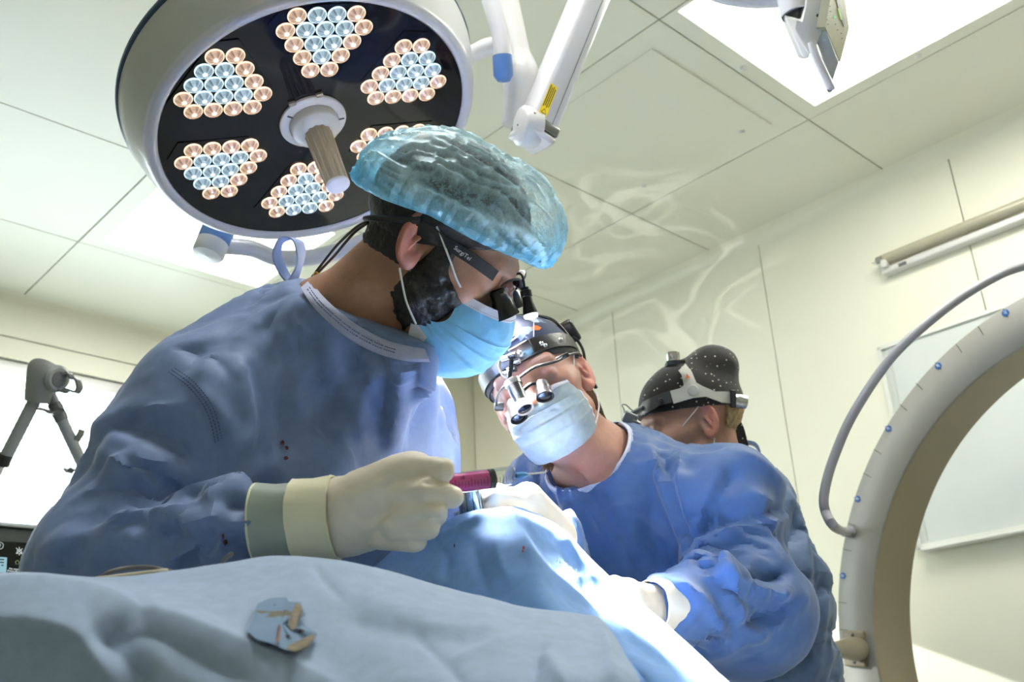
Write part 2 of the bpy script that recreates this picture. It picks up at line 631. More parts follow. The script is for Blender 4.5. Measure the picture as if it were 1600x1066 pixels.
def slatmat():
    m = bpy.data.materials.new('white_blind_slat')
    m.use_nodes = True
    nt = m.node_tree
    nt.nodes.clear()
    d = nt.nodes.new('ShaderNodeBsdfDiffuse'); d.inputs[0].default_value = (.86, .88, .88, 1)
    t = nt.nodes.new('ShaderNodeBsdfTranslucent'); t.inputs[0].default_value = (.8, .84, .86, 1)
    x = nt.nodes.new('ShaderNodeMixShader'); x.inputs[0].default_value = .45
    o = nt.nodes.new('ShaderNodeOutputMaterial')
    nt.links.new(d.outputs[0], x.inputs[1]); nt.links.new(t.outputs[0], x.inputs[2]); nt.links.new(x.outputs[0], o.inputs[0])
    return m


SLM = slatmat()
bl = thing('window_blind', RW((WX0 + WX1) / 2, YB + .02, WZ1), 'white horizontal slat blind glowing in the window at left', 'blind')
sl = MB()
Gs = []
for k in range(6):
    u = k / 5 - .5
    Gs.append([[-(WX1 - WX0) / 2 + .04, u * .025, .0018 * (1 - 4 * u * u)], [(WX1 - WX0) / 2 - .04, u * .025, .0018 * (1 - 4 * u * u)]])
sl.grid(np.array(Gs)[::-1])
slm = make_mesh('slat', sl.verts(), sl.f, True)
slm.materials.append(SLM)
tl = math.radians(-8)
TILT = ROOMROT @ np.array([[1, 0, 0], [0, math.cos(tl), -math.sin(tl)], [0, math.sin(tl), math.cos(tl)]])
nsl = int((WZ1 - WZ0 - .09) / .0265)
for k in range(nsl):
    inst('slat', slm, bl, RW((WX0 + WX1) / 2, YB + .035, WZ1 - .05 - k * .0265), TILT)
obj('headrail', rbox(WX0 + .037, WX1 - .037, YB + .02, YB + .052, WZ1 - .045, WZ1 - .018), MT['white'], bl, False)
for q in (.5, 1.02, 1.5):
    obj('ladder_cord', MB().tube([RW(q, YB + .022, WZ1 - .04), RW(q, YB + .022, WZ0 + .05)], .0008, 6), MT['white'], bl)

# ------------------------------------------------------------------ things on the right wall
# germicidal tube lamp
zt = CAMZ + 1.42
t = thing('wall_tube_lamp', RW(XR, .95, zt), 'unlit glass tube lamp on a slim white bracket high on right wall', 'tube lamp')
obj('housing', rbox(XR - .036, XR, .52, 1.300, zt - .020, zt + .002, .005), MT['white'], t)
ax = frame(ROOMROT @ np.array([0, 1.0, 0]))
o0 = RW(XR - .036, .62, zt + .026)
b = MB().lathe([(.0175, 0), (.0175, .66)], o0, ax, 20)
obj('glass_tube', b, MT['tubeg'], t)
obj('blackened_end', MB().lathe([(.0178, -.06), (.0178, .18)], o0, ax, 20), mat('blackened_glass', (.05, .045, .03), .15, coat=.5), t)
b = MB().lathe([(0, .688), (.012, .688), (.0165, .684), (.0172, .660)], o0, ax, 20)
obj('metal_cap', b, MT['steel'], t)
b = MB()
for s in (-1, 1):
    p = o0 + ax @ np.array([0.006 * s, 0, .688])
    b.tube([p, p + ax[:, 2] * .014], .0014, 8)
obj('contact_pin', b, MT['steel'], t)
obj('holder', rbox(XR - .052, XR - .012, 1.27, 1.29, zt - .005, zt + .03, .004), MT['white'], t)
obj('switch', rbox(XR - .039, XR - .034, 1.215, 1.240, zt - .017, zt - .007), MT['dgrey'], t, False)

# white board
y0, y1, z0, z1 = .50, 1.372, CAMZ + .543, CAMZ + 1.178
t = thing('white_board', RW(XR, (y0 + y1) / 2, z0), 'white board in thin frame on the right wall behind the grey arc', 'board')
obj('board_panel', rbox(XR - .012, XR, y0, y1, z0, z1), MT['board'], t, False)
b = MB()
for (a0, a1, c0, c1) in [(y0, y1, z0, z0 + .012), (y0, y1, z1 - .012, z1), (y0, y0 + .012, z0, z1), (y1 - .012, y1, z0, z1)]:
    rbox(XR - .020, XR - .001, a0, a1, c0, c1, mb=b)
obj('board_frame', b, MT['frame'], t, False)
obj('pen_ledge', rbox(XR - .045, XR - .012, y0 + .05, y1 - .02, z0 - .012, z0 - .004, .003), MT['frame'], t)
obj('inner_bead', rbox(XR - .0145, XR - .011, y1 - .035, y1 - .031, z0 + .02, z1 - .02), MT['grey'], t, False)

# low cupboard along the right wall, just under the sunny patch
t = thing('wall_cupboard', RW(2.7, 1.95, 0), 'cream cupboard against the right wall between gown and grey arc', 'cupboard')
obj('cupboard_body', rbox(2.55, XR - .002, 1.70, 2.40, 0, CAMZ + .235, .004), MT['panel'], t)
for k, (a, c) in enumerate([(1.705, 1.79), (1.795, 2.09), (2.095, 2.395)]):
    obj('cupboard_door', rbox(2.535, 2.55, a, c, .08, CAMZ + .222, .002), MT['panel'], t)

# ------------------------------------------------------------------ surgical lamp
LX = nrm(np.array([1.0, 0, 0]) - LN[0] * LN)
LY = np.cross(LN, LX)
LB = np.stack([LX, LY, LN], 1)               # z column points out of the lens


def LPT(x, y, z=0.0):
    return LC + LB @ np.array([x, y, z])


lamp = thing('surgical_lamp', LPT(0, 0, -.08), 'large round surgical lamp with six LED clusters above the operators', 'surgical lamp')
b = MB().lathe([(.268, -.012), (.268, -.003), (.272, .004), (.280, .006), (.288, .002), (.2915, -.006)], LC, LB, 96)
obj('rim_ring', b, MT['lav'], lamp, sharp=60)
b = MB().lathe([(.2915, -.006), (.294, -.012), (.301, -.030), (.3085, -.055), (.3135, -.078), (.3145, -.088)], LC, LB, 96)
obj('housing', b, MT['grey'], lamp, sharp=60)
b = MB().lathe([(.3145, -.088), (.3175, -.090), (.3175, -.100), (.312, -.104)], LC, LB, 96)
obj('edge_band', b, MT['bluedk'], lamp, sharp=60)
b = MB().lathe([(.312, -.104), (.29, -.118), (.22, -.138), (.12, -.15), (0, -.153)], LC, LB, 96)
obj('back_cover', b, MT['grey'], lamp, sharp=60)
b = MB().lathe([(0, 0), (.10, 0), (.20, 0), (.268, -.001)], LC, LB, 96)
obj('front_lens', b, MT['blackg'], lamp)


def led_mat(name, edge, mid, hot):
    m = bpy.data.materials.new(name)
    m.use_nodes = True
    nt = m.node_tree
    b = nt.nodes['Principled BSDF']
    tc = nt.nodes.new('ShaderNodeTexCoord')
    sp = nt.nodes.new('ShaderNodeSeparateXYZ')
    nt.links.new(tc.outputs['Object'], sp.inputs[0])
    at = nt.nodes.new('ShaderNodeMath'); at.operation = 'ARCTAN2'
    nt.links.new(sp.outputs[1], at.inputs[0]); nt.links.new(sp.outputs[0], at.inputs[1])
    cx = nt.nodes.new('ShaderNodeCombineXYZ')
    sn = nt.nodes.new('ShaderNodeMath'); sn.operation = 'SINE'
    cs = nt.nodes.new('ShaderNodeMath'); cs.operation = 'COSINE'
    nt.links.new(at.outputs[0], sn.inputs[0]); nt.links.new(at.outputs[0], cs.inputs[0])
    nt.links.new(sn.outputs[0], cx.inputs[0]); nt.links.new(cs.outputs[0], cx.inputs[1])
    no = nt.nodes.new('ShaderNodeTexNoise'); no.inputs['Scale'].default_value = 3.6; no.inputs['Detail'].default_value = 3
    nt.links.new(cx.outputs[0], no.inputs['Vector'])
    rs = nt.nodes.new('ShaderNodeValToRGB')
    rs.color_ramp.elements[0].position, rs.color_ramp.elements[1].position = .42, .68
    nt.links.new(no.outputs['Fac'], rs.inputs[0])
    ln = nt.nodes.new('ShaderNodeVectorMath'); ln.operation = 'LENGTH'
    c2 = nt.nodes.new('ShaderNodeCombineXYZ')
    nt.links.new(sp.outputs[0], c2.inputs[0]); nt.links.new(sp.outputs[1], c2.inputs[1])
    nt.links.new(c2.outputs[0], ln.inputs[0])
    dv = nt.nodes.new('ShaderNodeMath'); dv.operation = 'DIVIDE'; dv.inputs[1].default_value = .0148
    nt.links.new(ln.outputs['Value'], dv.inputs[0])
    rp = nt.nodes.new('ShaderNodeValToRGB')
    el = rp.color_ramp.elements
    el[0].position, el[0].color = 0.10, (*hot, 1)
    el[1].position, el[1].color = 0.98, (*edge, 1)
    e = el.new(.30); e.color = (*[.55 * q for q in mid], 1)
    e = el.new(.62); e.color = (*[.28 * q for q in mid], 1)
    e = el.new(.88); e.color = (*[.55 * q for q in mid], 1)
    nt.links.new(dv.outputs[0], rp.inputs[0])
    mx = nt.nodes.new('ShaderNodeMixRGB'); mx.blend_type = 'ADD'; mx.inputs[0].default_value = .42
    nt.links.new(rp.outputs[0], mx.inputs[1])
    ml = nt.nodes.new('ShaderNodeMixRGB'); ml.blend_type = 'MULTIPLY'; ml.inputs[0].default_value = 1; ml.inputs[2].default_value = (*edge, 1)
    nt.links.new(rs.outputs[0], ml.inputs[1])
    nt.links.new(ml.outputs[0], mx.inputs[2])
    nt.links.new(mx.outputs[0], b.inputs['Emission Color'])
    b.inputs['Emission Strength'].default_value = 1.0
    b.inputs['Base Color'].default_value = (.1, .1, .1, 1)
    b.inputs['Roughness'].default_value = .1
    return m


WARM = led_mat('warm_led', (1.25, .86, .56), (.48, .27, .15), (3.2, 2.6, 2.0))
COOL = led_mat('cool_led', (.72, 1.02, 1.15), (.17, .27, .33), (2.2, 2.8, 3.2))
LEDM = {}
for key, m in (('W', WARM), ('C', COOL)):
    # glass cup that swells out of the lens, its rim round and its tip flat
    bb = MB().lathe([(.0150, -.0002), (.0152, .0012), (.0146, .0022), (.0132, .0030), (.0100, .0062), (.0065, .0086), (.0030, .0096), (0, .0098)], (0, 0, 0), np.eye(3), 22)
    me = make_mesh('led', bb.verts(), bb.f, True)
    me.materials.append(m)
    LEDM[key] = me
sp = .0316
rows = ['WCCW', 'WCCCW', 'WCCW', 'WCW', 'WW']
HC = np.array([-.004, .024])                 # hub of the lens
for k in range(6):
    a = math.radians(13 + 60 * k)
    er, et = np.array([math.cos(a), math.sin(a)]), np.array([-math.sin(a), math.cos(a)])
    mc = HC + .178 * er
    pts = []
    for r, rw in enumerate(rows):
        for q, ch in enumerate(rw):
            p = mc + er * ((1.67 - r) * sp * .866) + et * ((q - (len(rw) - 1) / 2) * sp)
            pts.append((p, ch))
    hexo = []
    for r_, t_ in [(2.35, 2.15), (1.1, 2.9), (-2.6, 1.1), (-2.6, -1.1), (1.1, -2.9), (2.35, -2.15)]:
        hexo.append(mc + er * (r_ * sp * .866) + et * (t_ * sp))
    mod = obj('led_cluster', MB().prism(np.array(hexo)[::-1], LC + LN * .0002, LB, .0012), MT['blackg'], lamp, False)
    for p, ch in pts:
        inst('led', LEDM[ch], mod, LPT(p[0], p[1], .0012), LB)
# sterile handle in the middle
hz = LPT(HC[0], HC[1], 0)
hd = obj('handle_base', MB().lathe([(.058, 0), (.058, .004), (.055, .007), (.044, .008), (.043, .004), (.042, .004), (.042, .020), (.040, .025), (.024, .034), (.022, .034)], hz, LB, 48), MT['white'], lamp, sharp=40)
ang = np.linspace(0, 2 * np.pi, 72, endpoint=False)
b = MB()
V = []
for zz, rr in [(.032, .0225), (.06, .0222), (.10, .0208), (.148, .0195), (.150, .0190)]:
    rad = rr * (1 + .045 * np.sign(np.cos(12 * ang)) * np.minimum(1, np.abs(np.cos(12 * ang)) * 2))
    V.append(np.stack([rad * np.cos(ang), rad * np.sin(ang), np.full(72, zz)], 1))
f = [(i * 72 + k, i * 72 + (k + 1) % 72, (i + 1) * 72 + (k + 1) % 72, (i + 1) * 72 + k) for i in range(4) for k in range(72)]
b.add(np.concatenate(V) @ LB.T + hz, f)
obj('handle_grip', b, mat('ribbed_clear_plastic', (.72, .62, .47), .25, trans=.35, coat=.3), lamp, sharp=30)
obj('handle_cap', MB().lathe([(.0190, .148), (.0205, .150), (.0205, .152), (.018, .1545), (0, .155)], hz, LB, 40), MT['lav'], lamp)
b = MB()
for a in (2.4, -.15):
    b.box(hz + LB @ np.array([.0485 * math.cos(a), .0485 * math.sin(a), .0085]), (.010, .0025, .001), LB @ np.array([[math.cos(a), -math.sin(a), 0], [math.sin(a), math.cos(a), 0], [0, 0, 1]]))
obj('index_mark', b, MT['blackp'], lamp, False)
b = MB()
for a in (1.2, 2.0):
    b.box(hz + LB @ np.array([.061 * math.cos(a), .061 * math.sin(a), .003]), (.012, .008, .005), LB, .001)
obj('latch', b, MT['tan'], lamp)
# lower yoke joint and arm
jt = nrm(P(328, 392, 2.03) - P(345, 352, 2.06))
jo = P(339, 364, 2.05)
jf = frame(jt)
obj('blue_joint', MB().lathe([(0, -.03), (.033, -.03), (.033, .022), (.031, .025), (0, .025)], jo, jf, 32), MT['blue'], lamp)
obj('yoke_joint', MB().lathe([(0, .025), (.0325, .025), (.0325, .050), (.029, .056), (0, .058)], jo, jf, 32), MT['grey'], lamp)
yk = spline([P(340, 384, 2.05), P(390, 388, 2.07), P(440, 404, 2.08), P(515, 397, 2.08), P(590, 366, 2.08), P(660, 310, 2.10), P(705, 200, 2.10), P(718, 110, 2.02), P(752, 78, 1.97), P(788, 70, 1.93)], 10)
obj('yoke_arm', MB().tube(yk, .0175, 16), MT['lav'], lamp)
# upper joint, rail and carrying arm
rail = spline([P(752, -60, 1.90), P(766, 0, 1.89), P(781, 50, 1.88), P(787, 100, 1.87)], 8)
obj('side_rail', MB().tube(rail, np.linspace(.0155, .0165, len(rail)), 16), MT['lav'], lamp)
bt = frame(nrm(P(787, 125, 1.87) - P(785, 85, 1.87)))
obj('blue_ring', MB().lathe([(.0175, -.022), (.0185, -.024), (.0185, .012), (.012, .022), (0, .024)], P(786, 108, 1.865), bt, 28), MT['blue'], lamp)
kn = spline([P(779, -50, 1.98), P(795, 20, 1.96), P(806, 80, 1.94), P(813, 110, 1.93), P(812, 140, 1.92), P(806, 196, 1.91)], 8)
kr = np.interp(np.linspace(0, 1, len(kn)), [0, .45, .62, .72, 1], [.022, .027, .034, .034, .026])
obj('knuckle', MB().tube(kn, kr, 24), MT['white'], lamp)
A0, A1 = P(832, 214, 1.86), P(965, -110, 2.02)
ar = frame(nrm(A1 - A0), W @ np.array([1.0, .1, .55]))
ln_ = np.linalg.norm(A1 - A0)
obj('spring_arm', MB().box((A0 + A1) / 2, (.062, .075, ln_), ar, .016), MT['lav'], lamp)
obj('arm_seam', MB().box((A0 + A1) / 2 - ar[:, 1] * .0376 * (1 if (ar[:, 1] @ (A0 - CAM)) > 0 else -1) + ar[:, 0] * .012, (.0012, .0012, ln_ * .97), ar), MT['dgrey'], lamp, False)
# out of the frame: the bend that joins rail and knuckle, and the column up to the ceiling
obj('rail_bend', MB().tube(spline([P(752, -60, 1.90), P(753, -92, 1.92), P(764, -112, 1.945), P(776, -90, 1.97), P(779, -50, 1.98)], 8), .0175, 16), MT['lav'], lamp)
cb = A1 - ar[:, 2] * .03
obj('ceiling_column', MB().tube([cb - np.array([0, 0, .03]), np.array([cb[0], cb[1], ZC - .03])], .045, 24), MT['white'], lamp)
obj('ceiling_flange', MB().lathe([(.14, .0), (.14, -.02), (.06, -.05), (.045, -.05)], np.array([cb[0], cb[1], ZC]), np.eye(3), 32, capa=True), MT['white'], lamp)
# joint disc at the lower end
dn = nrm(W @ np.array([-.92, -.08, -.38]))
df = frame(dn)
dc = P(819, 197, 1.85)
obj('joint_disc', MB().lathe([(.036, -.026), (.037, .005), (.034, .009), (.026, .011), (0, .0125)], dc, df, 36, capa=True), MT['white'], lamp, sharp=40)
obj('disc_pin', MB().lathe([(0, .0135), (.0015, .0135), (.002, .012)], dc, df, 12), MT['ink'], lamp)
fs = -ar[:, 1] if ar[:, 1] @ (A0 - CAM) > 0 else ar[:, 1]
obj('end_cap', MB().box(A0 - ar[:, 2] * .004, (.064, .076, .014), ar, .007), MT['white'], lamp)
obj('chrome_band', MB().box(A0 + ar[:, 2] * .014, (.0632, .0768, .020), ar, .004), MT['steeld'], lamp)
# yellow warning label with its lines of small print
lb0 = A0 + ar[:, 2] * .060 + fs * .0379 - ar[:, 0] * .013
sx = ar[:, 0] if (np.cross(ar[:, 2], fs) @ ar[:, 0]) > 0 else -ar[:, 0]
lf = np.stack([ar[:, 2], np.cross(fs, ar[:, 2]), fs], 1)
lab = obj('warning_label', MB().box(lb0, (.064, .017, .0006), lf), MT['yellow'], lamp, False)
b = MB()
for q in range(4):
    b.box(lb0 + lf @ np.array([.006, .0055 - q * .0036, .0004]), (.046 - .006 * (q % 2), .0016, .0002), lf)
obj('print_lines', b, MT['ink'], lab, False)
tri = MB().prism([(-.030, -.006), (-.030, .006), (-.0195, 0)], lb0 + fs * .0003, lf, .0002)
obj('warning_triangle', tri, MT['ink'], lab, False)
obj('triangle_face', MB().prism([(-.0288, -.0042), (-.0288, .0042), (-.0216, 0)], lb0 + fs * .0005, lf, .0002), MT['yellow'], lab, False)

# ------------------------------------------------------------------ control unit at the upper right
cu = thing('control_unit', P(1265, 40, 1.9), 'grey hanging control unit with keypad and rod handle before ceiling light', 'control unit')
obj('carrier_arm', MB().tube(spline([P(1060, -70, 1.99), P(1105, -18, 1.97), P(1160, -2, 1.95), P(1215, -2, 1.93), P(1250, -10, 1.92)], 8), .0165, 18), MT['lav'], cu)
cq = P(1060, -70, 1.99)
obj('hanger_tube', MB().tube(spline([P(1062, -66, 1.99), cq + np.array([-.02, 0, .03]), np.array([cq[0] - .03, cq[1], (cq[2] + ZC) / 2]), np.array([cq[0] - .03, cq[1], ZC])], 8), .0165, 18), MT['lav'], cu)
cf = frame(nrm(P(1244, 25, 1.90) - P(1234, -20, 1.91)))
obj('swivel_joint', MB().lathe([(0, -.05), (.030, -.05), (.030, .030), (.0285, .032)], P(1240, -2, 1.905), cf, 32), MT['lav'], cu)
obj('joint_gap', MB().lathe([(.0285, .032), (.0285, .0345)], P(1240, -2, 1.905), cf, 32), MT['blackp'], cu)


def pxprism(poly, back, bev=.004):
    """solid whose front corners are given as (px, py, depth), pushed `back` metres deeper"""
    n = len(poly)
    v = [P(*q) for q in poly] + [P(*q) + W @ np.array([0.10, -.25, 1.0]) * back for q in poly]
    f = [tuple(range(n)), tuple(range(2 * n - 1, n - 1, -1))] + [(k, n + k, n + (k + 1) % n, (k + 1) % n) for k in range(n)]
    bm = bmesh.new()
    vs = [bm.verts.new(q) for q in v]
    for q in f:
        bm.faces.new([vs[i] for i in q])
    bmesh.ops.recalc_face_normals(bm, faces=list(bm.faces))
    if bev:
        bmesh.ops.bevel(bm, geom=list(bm.edges), offset=bev, segments=2, profile=.5, affect='EDGES')
    bm.verts.index_update()
    r = MB().add([q.co[:] for q in bm.verts], [[q.index for q in p.verts] for p in bm.faces])
    bm.free()
    return r


obj('unit_body', pxprism([(1224, 22, 1.89), (1252, 30, 1.87), (1262, -14, 1.87), (1300, -14, 1.87), (1290, 40, 1.87), (1277, 68, 1.87), (1273, 84, 1.87), (1264, 84, 1.87)], .05), MT['grey'], cu, sharp=30)
obj('side_cover', pxprism([(1227, 26, 1.885), (1252, 30, 1.87), (1266, 86, 1.872), (1264, 92, 1.88), (1254, 90, 1.888)], .045, .003), MT['white'], cu, sharp=30)
obj('lower_shield', pxprism([(1277, 66, 1.875), (1284, 48, 1.872), (1290, 45, 1.868), (1311, 98, 1.888), (1303, 122, 1.89), (1299, 131, 1.888)], .01, .002), mat('satin_grey', (.42, .45, .47), .3), cu, sharp=30)
obj('rod_handle', MB().tube(spline([P(1268, 66, 1.872), P(1274, 86, 1.872), P(1286, 112, 1.874), P(1297, 136, 1.876), P(1298, 139, 1.876)], 6), np.r_[np.full(23, .0082), [.006, .003]], 18), MT['lav'], cu)
obj('body_screw', MB().lathe([(0, .001), (.0028, .001), (.003, -.001)], P(1278, 24, 1.868), frame(-(W @ np.array([0, 0, 1.0]))), 12), MT['ink'], cu)


def onquad(A, B, C, u, v):
    return A + (B - A) * u + (C - A) * v


kA, kB, kC = P(1300, -6, 1.866), P(1317, -6, 1.925), P(1312, 92, 1.881)
kA2, kB2, kC2, kD2 = P(1300, -12, 1.866), P(1317, -12, 1.925), P(1290, 42, 1.860), P(1325, 43, 1.925)
kn_ = nrm(np.cross(kB2 - kA2, kC2 - kA2))
if kn_ @ (CAM - kA2) < 0:
    kn_ = -kn_
kf = frame(kn_, kB2 - kA2)


def keyp(px, py):
    r = W @ np.array([(px - 800) / FPX, (py - 533) / FPX, 1.0])
    return CAM + r * (((kA2 - CAM) @ kn_) / (r @ kn_))


obj('keypad_plate', MB().prism([(kf.T @ (keyp(*q) - kA2))[:2] for q in [(1299, -14), (1318, -14), (1327, 43), (1313, 97), (1289, 42)]], kA2 - kn_ * .016, kf, .0165), mat('olive_keypad', (.26, .26, .17), .45), cu, False)
b = MB()
b.prism([(kf.T @ (keyp(*q) - kA2))[:2] for q in [(1303, -8), (1307, -8), (1319, 34), (1317, 42)]], kA2 + kn_ * .0012, kf, .0008)
obj('display_window', b, MT['dgrey'], cu, False)
b = MB().prism([(kf.T @ (keyp(*q) - kA2))[:2] for q in [(1307, 13), (1309, 13), (1314, 31), (1312, 31)]], kA2 + kn_ * .0022, kf, .0004)
obj('lit_bar', b, emat('green_bar', (.55, .8, .3), .75), cu, False)
b = MB().lathe([(0, .002), (.002, .002), (.0022, 0)], keyp(1303, 27) + kn_ * .0008, frame(kn_), 12)
obj('indicator_lamp', b, emat('green_led', (.25, .9, .45), .8), cu)
b = MB()
for q in [(1296, 10), (1297, 18), (1292, 31), (1293, 38), (1314, 52), (1315, 60), (1305, 38), (1308, 47)]:
    b.box(keyp(*q) + kn_ * .001, (.006, .0016, .0006), kf)
obj('key_symbol', b, MT['ink'], cu, False)

# ------------------------------------------------------------------ grey imaging arc at the right
CN = nrm(np.array([0.80876618, 0.58644096, 0.04454522]))
AD = 1.0
CC = CAM + AD * np.array([1.28061, 2.10092, .16764])
CX = nrm(np.cross(np.array([0, 0, 1.0]), CN))
CY = np.cross(CN, CX)
CB = np.stack([CX, CY, CN], 1)               # z column points away from the camera
if CX[0] > 0:
    pass
ARC_R, ARC_r, ARC_T = .806 * AD, .697 * AD, .158 * AD


def facept(px, py):
    r = W @ np.array([(px - 800) / FPX, (py - 533) / FPX, 1.0])
    q = CAM + r * (((CC - CAM) @ CN) / (r @ CN))
    l = CB.T @ (q - CC)
    return q, math.atan2(l[1], l[0]), math.hypot(l[0], l[1])


q0, aLow, _ = facept(1310, 1000)
q1, aHigh, _ = facept(1571, 489)
dirn = 1 if ((aHigh - aLow + math.pi) % (2 * math.pi) - math.pi) > 0 else -1
aH = aLow + ((aHigh - aLow + math.pi) % (2 * math.pi) - math.pi)
a_start, a_end = aLow - dirn * 1.15, aH + dirn * 1.5
lo_, hi_ = min(a_start, a_end), max(a_start, a_end)
arc = thing('imaging_arc', CC - np.array([0, 0, ARC_R]), 'big grey imaging arc with degree marks standing at right edge', 'imaging arc')
nseg = 120


def sweep_arc(prof, closed=True):
    aa = np.linspace(lo_, hi_, nseg)
    n = len(prof)
    pr = np.asarray(prof)
    v = np.concatenate([np.stack([pr[:, 0] * math.cos(a), pr[:, 0] * math.sin(a), pr[:, 1]], 1) for a in aa])
    f = [(i * n + k, i * n + (k + 1) % n, (i + 1) * n + (k + 1) % n, (i + 1) * n + k) for i in range(nseg - 1) for k in range(n if closed else n - 1)]
    if closed:
        f += [tuple(range(n - 1, -1, -1)), tuple((nseg - 1) * n + k for k in range(n))]
    return MB().add(v @ CB.T + CC, f)


obj('arc_body', sweep_arc([(ARC_r + .001, .003), (ARC_r + .004, 0), (ARC_R - .004, 0), (ARC_R, .004), (ARC_R, ARC_T - .004), (ARC_R - .004, ARC_T), (ARC_r + .004, ARC_T), (ARC_r + .001, ARC_T - .003)]), MT['carm'], arc, sharp=50)
obj('inner_lining', sweep_arc([(ARC_r + .003, .003), (ARC_r, .004), (ARC_r, ARC_T - .004), (ARC_r + .003, ARC_T - .003)], True), MT['carmin'], arc, sharp=50)
dials = [(1317, 900, '15°'), (1340, 780, '30°'), (1388, 670, '45°'), (1466, 572, '60°'), (1571, 489, '75°')]
angs = []
for px, py, s in dials:
    q, a, rr = facept(px, py)
    angs.append((a, rr))
    er = CB @ np.array([math.cos(a), math.sin(a), 0])
    et = CB @ np.array([-math.sin(a), math.cos(a), 0])
    R_ = np.stack([er, np.cross(-CN, er), -CN], 1)
    obj('dial_mark', MB().lathe([(0, .0012), (.0085, .0012), (.0088, 0)], q, frame(-CN), 28), MT['dial'], arc)
    text('dial_number', s, q - CN * .0014, np.stack([-er, np.cross(-CN, -er), -CN], 1), .0088, MT['wink'], arc)
    obj('pointer_tick', MB().box(q - CN * .0004, (.026, .0010, .0006), R_), MT['ink'], arc, False)
for i in range(-1, len(angs)):
    a0 = angs[i][0] if i >= 0 else angs[0][0] - (angs[1][0] - angs[0][0])
    r0 = angs[max(i, 0)][1]
    st = angs[1][0] - angs[0][0]
    for k in (1, 2):
        a = a0 + st * k / 3
        er = CB @ np.array([math.cos(a), math.sin(a), 0])
        R_ = np.stack([er, np.cross(-CN, er), -CN], 1)
        obj('degree_tick', MB().box(CC + er * (r0 - .003) - CN * .0003, (.027, .0012, .0006), R_), MT['ink'], arc, False)
# bolted plate with the trumpet grip
q, a, _ = facept(1338, 1014)
er = nrm(CB @ np.array([math.cos(a + .05), math.sin(a + .05), 0])); R_ = np.stack([er, np.cross(-CN, er), -CN], 1)
obj('grip_plate', MB().box(q - CN * .006, (.066, .088, .012), R_, .005), MT['tan'], arc)
for s in (-1, 1):
    obj('plate_bolt', MB().lathe([(0, .002), (.0035, .002), (.004, 0)], q - CN * .012 + R_[:, 1] * .033 * s, frame(-CN), 14), MT['ink'], arc)
g0, g1 = q - CN * .012 - er * .012, P(1286, 1013, 1.945 * AD)
gp = np.array([g0 + (g1 - g0) * u for u in (0, .12, .3, .55, .8, .97, 1.0)])
obj('trumpet_grip', MB().tube(gp, [.029, .029, .0255, .0175, .0125, .0125, .0145], 24), MT['tan'], arc, sharp=40)
# hose along the outside
hp_ = [facept(1330, 832)[0] - CN * .012, P(1306, 825, 1.90 * AD), P(1290, 800, 1.90 * AD), P(1288, 770, 1.91 * AD), P(1303, 715, 1.93 * AD), P(1336, 642, 1.95 * AD), P(1398, 553, 1.98 * AD), P(1478, 482, 2.02 * AD), P(1548, 437, 2.06 * AD), P(1600, 416, 2.10 * AD), P(1700, 392, 2.16 * AD)]
obj('hose', MB().tube(spline(hp_, 10), .0092, 16), MT['hose'], arc)
q, a, _ = facept(1330, 832)
obj('hose_fitting', MB().lathe([(.015, 0), (.015, .012), (.0125, .018), (.0125, .03), (.010, .032)], q, frame(-CN), 24, capa=True), MT['hose'], arc)
# its carriage (outside the frame)
base = CC - np.array([0, 0, CC[2]]) + ROOMROT @ np.array([-.30, -.62, 0])
b = MB().box(base + np.array([.35, .15, .16]), (.55, .7, .10), bev=.02)
b.box(base + np.array([.45, .15, .45]), (.22, .26, .6), bev=.02)
obj('carriage', b, MT['carm'], arc)
for sx_ in (-1, 1):
    for sy_ in (-1, 1):
        obj('wheel', MB().lathe([(0, -.02), (.055, -.02), (.06, -.01), (.06, .01), (.055, .02), (0, .02)], base + np.array([.35 + sx_ * .22, .15 + sy_ * .28, .06]), frame(np.array([1.0, 0, 0])), 20), MT['blackp'], arc)

# ------------------------------------------------------------------ ventilation arm and monitor at the left
va = thing('hose_support_arm', P(68, 640, 2.3), 'grey jointed hose support arm with wavy clips before the window', 'support arm')
jd = 2.2
obj('joint_head', MB().tube(spline([P(58, 628, jd), P(62, 606, jd), P(68, 582, jd), P(74, 572, jd + .01)], 5), np.r_[np.linspace(.026, .036, 12), [.036, .034, .028, .015]], 20, flat=.8), MT['armg'], va)
obj('joint_boss', MB().lathe([(0, -.034), (.030, -.034), (.030, .026), (.024, .032), (0, .033)], P(78, 590, jd + .01), frame(nrm(W @ np.array([.85, .1, -.5]))), 28), MT['armg'], va)
obj('boss_cap', MB().lathe([(0, .035), (.017, .034), (.019, .030)], P(78, 590, jd + .01), frame(nrm(W @ np.array([.85, .1, -.5]))), 24), MT['dgrey'], va)
obj('left_pole', MB().tube([P(57, 620, jd), P(8, 716, jd - .02)], .0135, 18), MT['armg'], va)
obj('ferrule', MB().tube([P(10, 710, jd - .02), P(3, 727, jd - .02)], .0145, 18), MT['blackp'], va)
obj('left_stem', MB().tube([P(3, 727, jd - .02), P(-40, 820, jd - .02)], .007, 14), MT['steel'], va)
obj('right_pole', MB().tube([P(77, 615, jd + .02), P(112, 690, jd + .03), P(300, 1090, jd + .1)], .0125, 18), MT['armg'], va)
obj('pole_collar', MB().tube([P(84, 630, jd + .02), P(97, 657, jd + .024)], .0145, 18), MT['dgrey'], va)


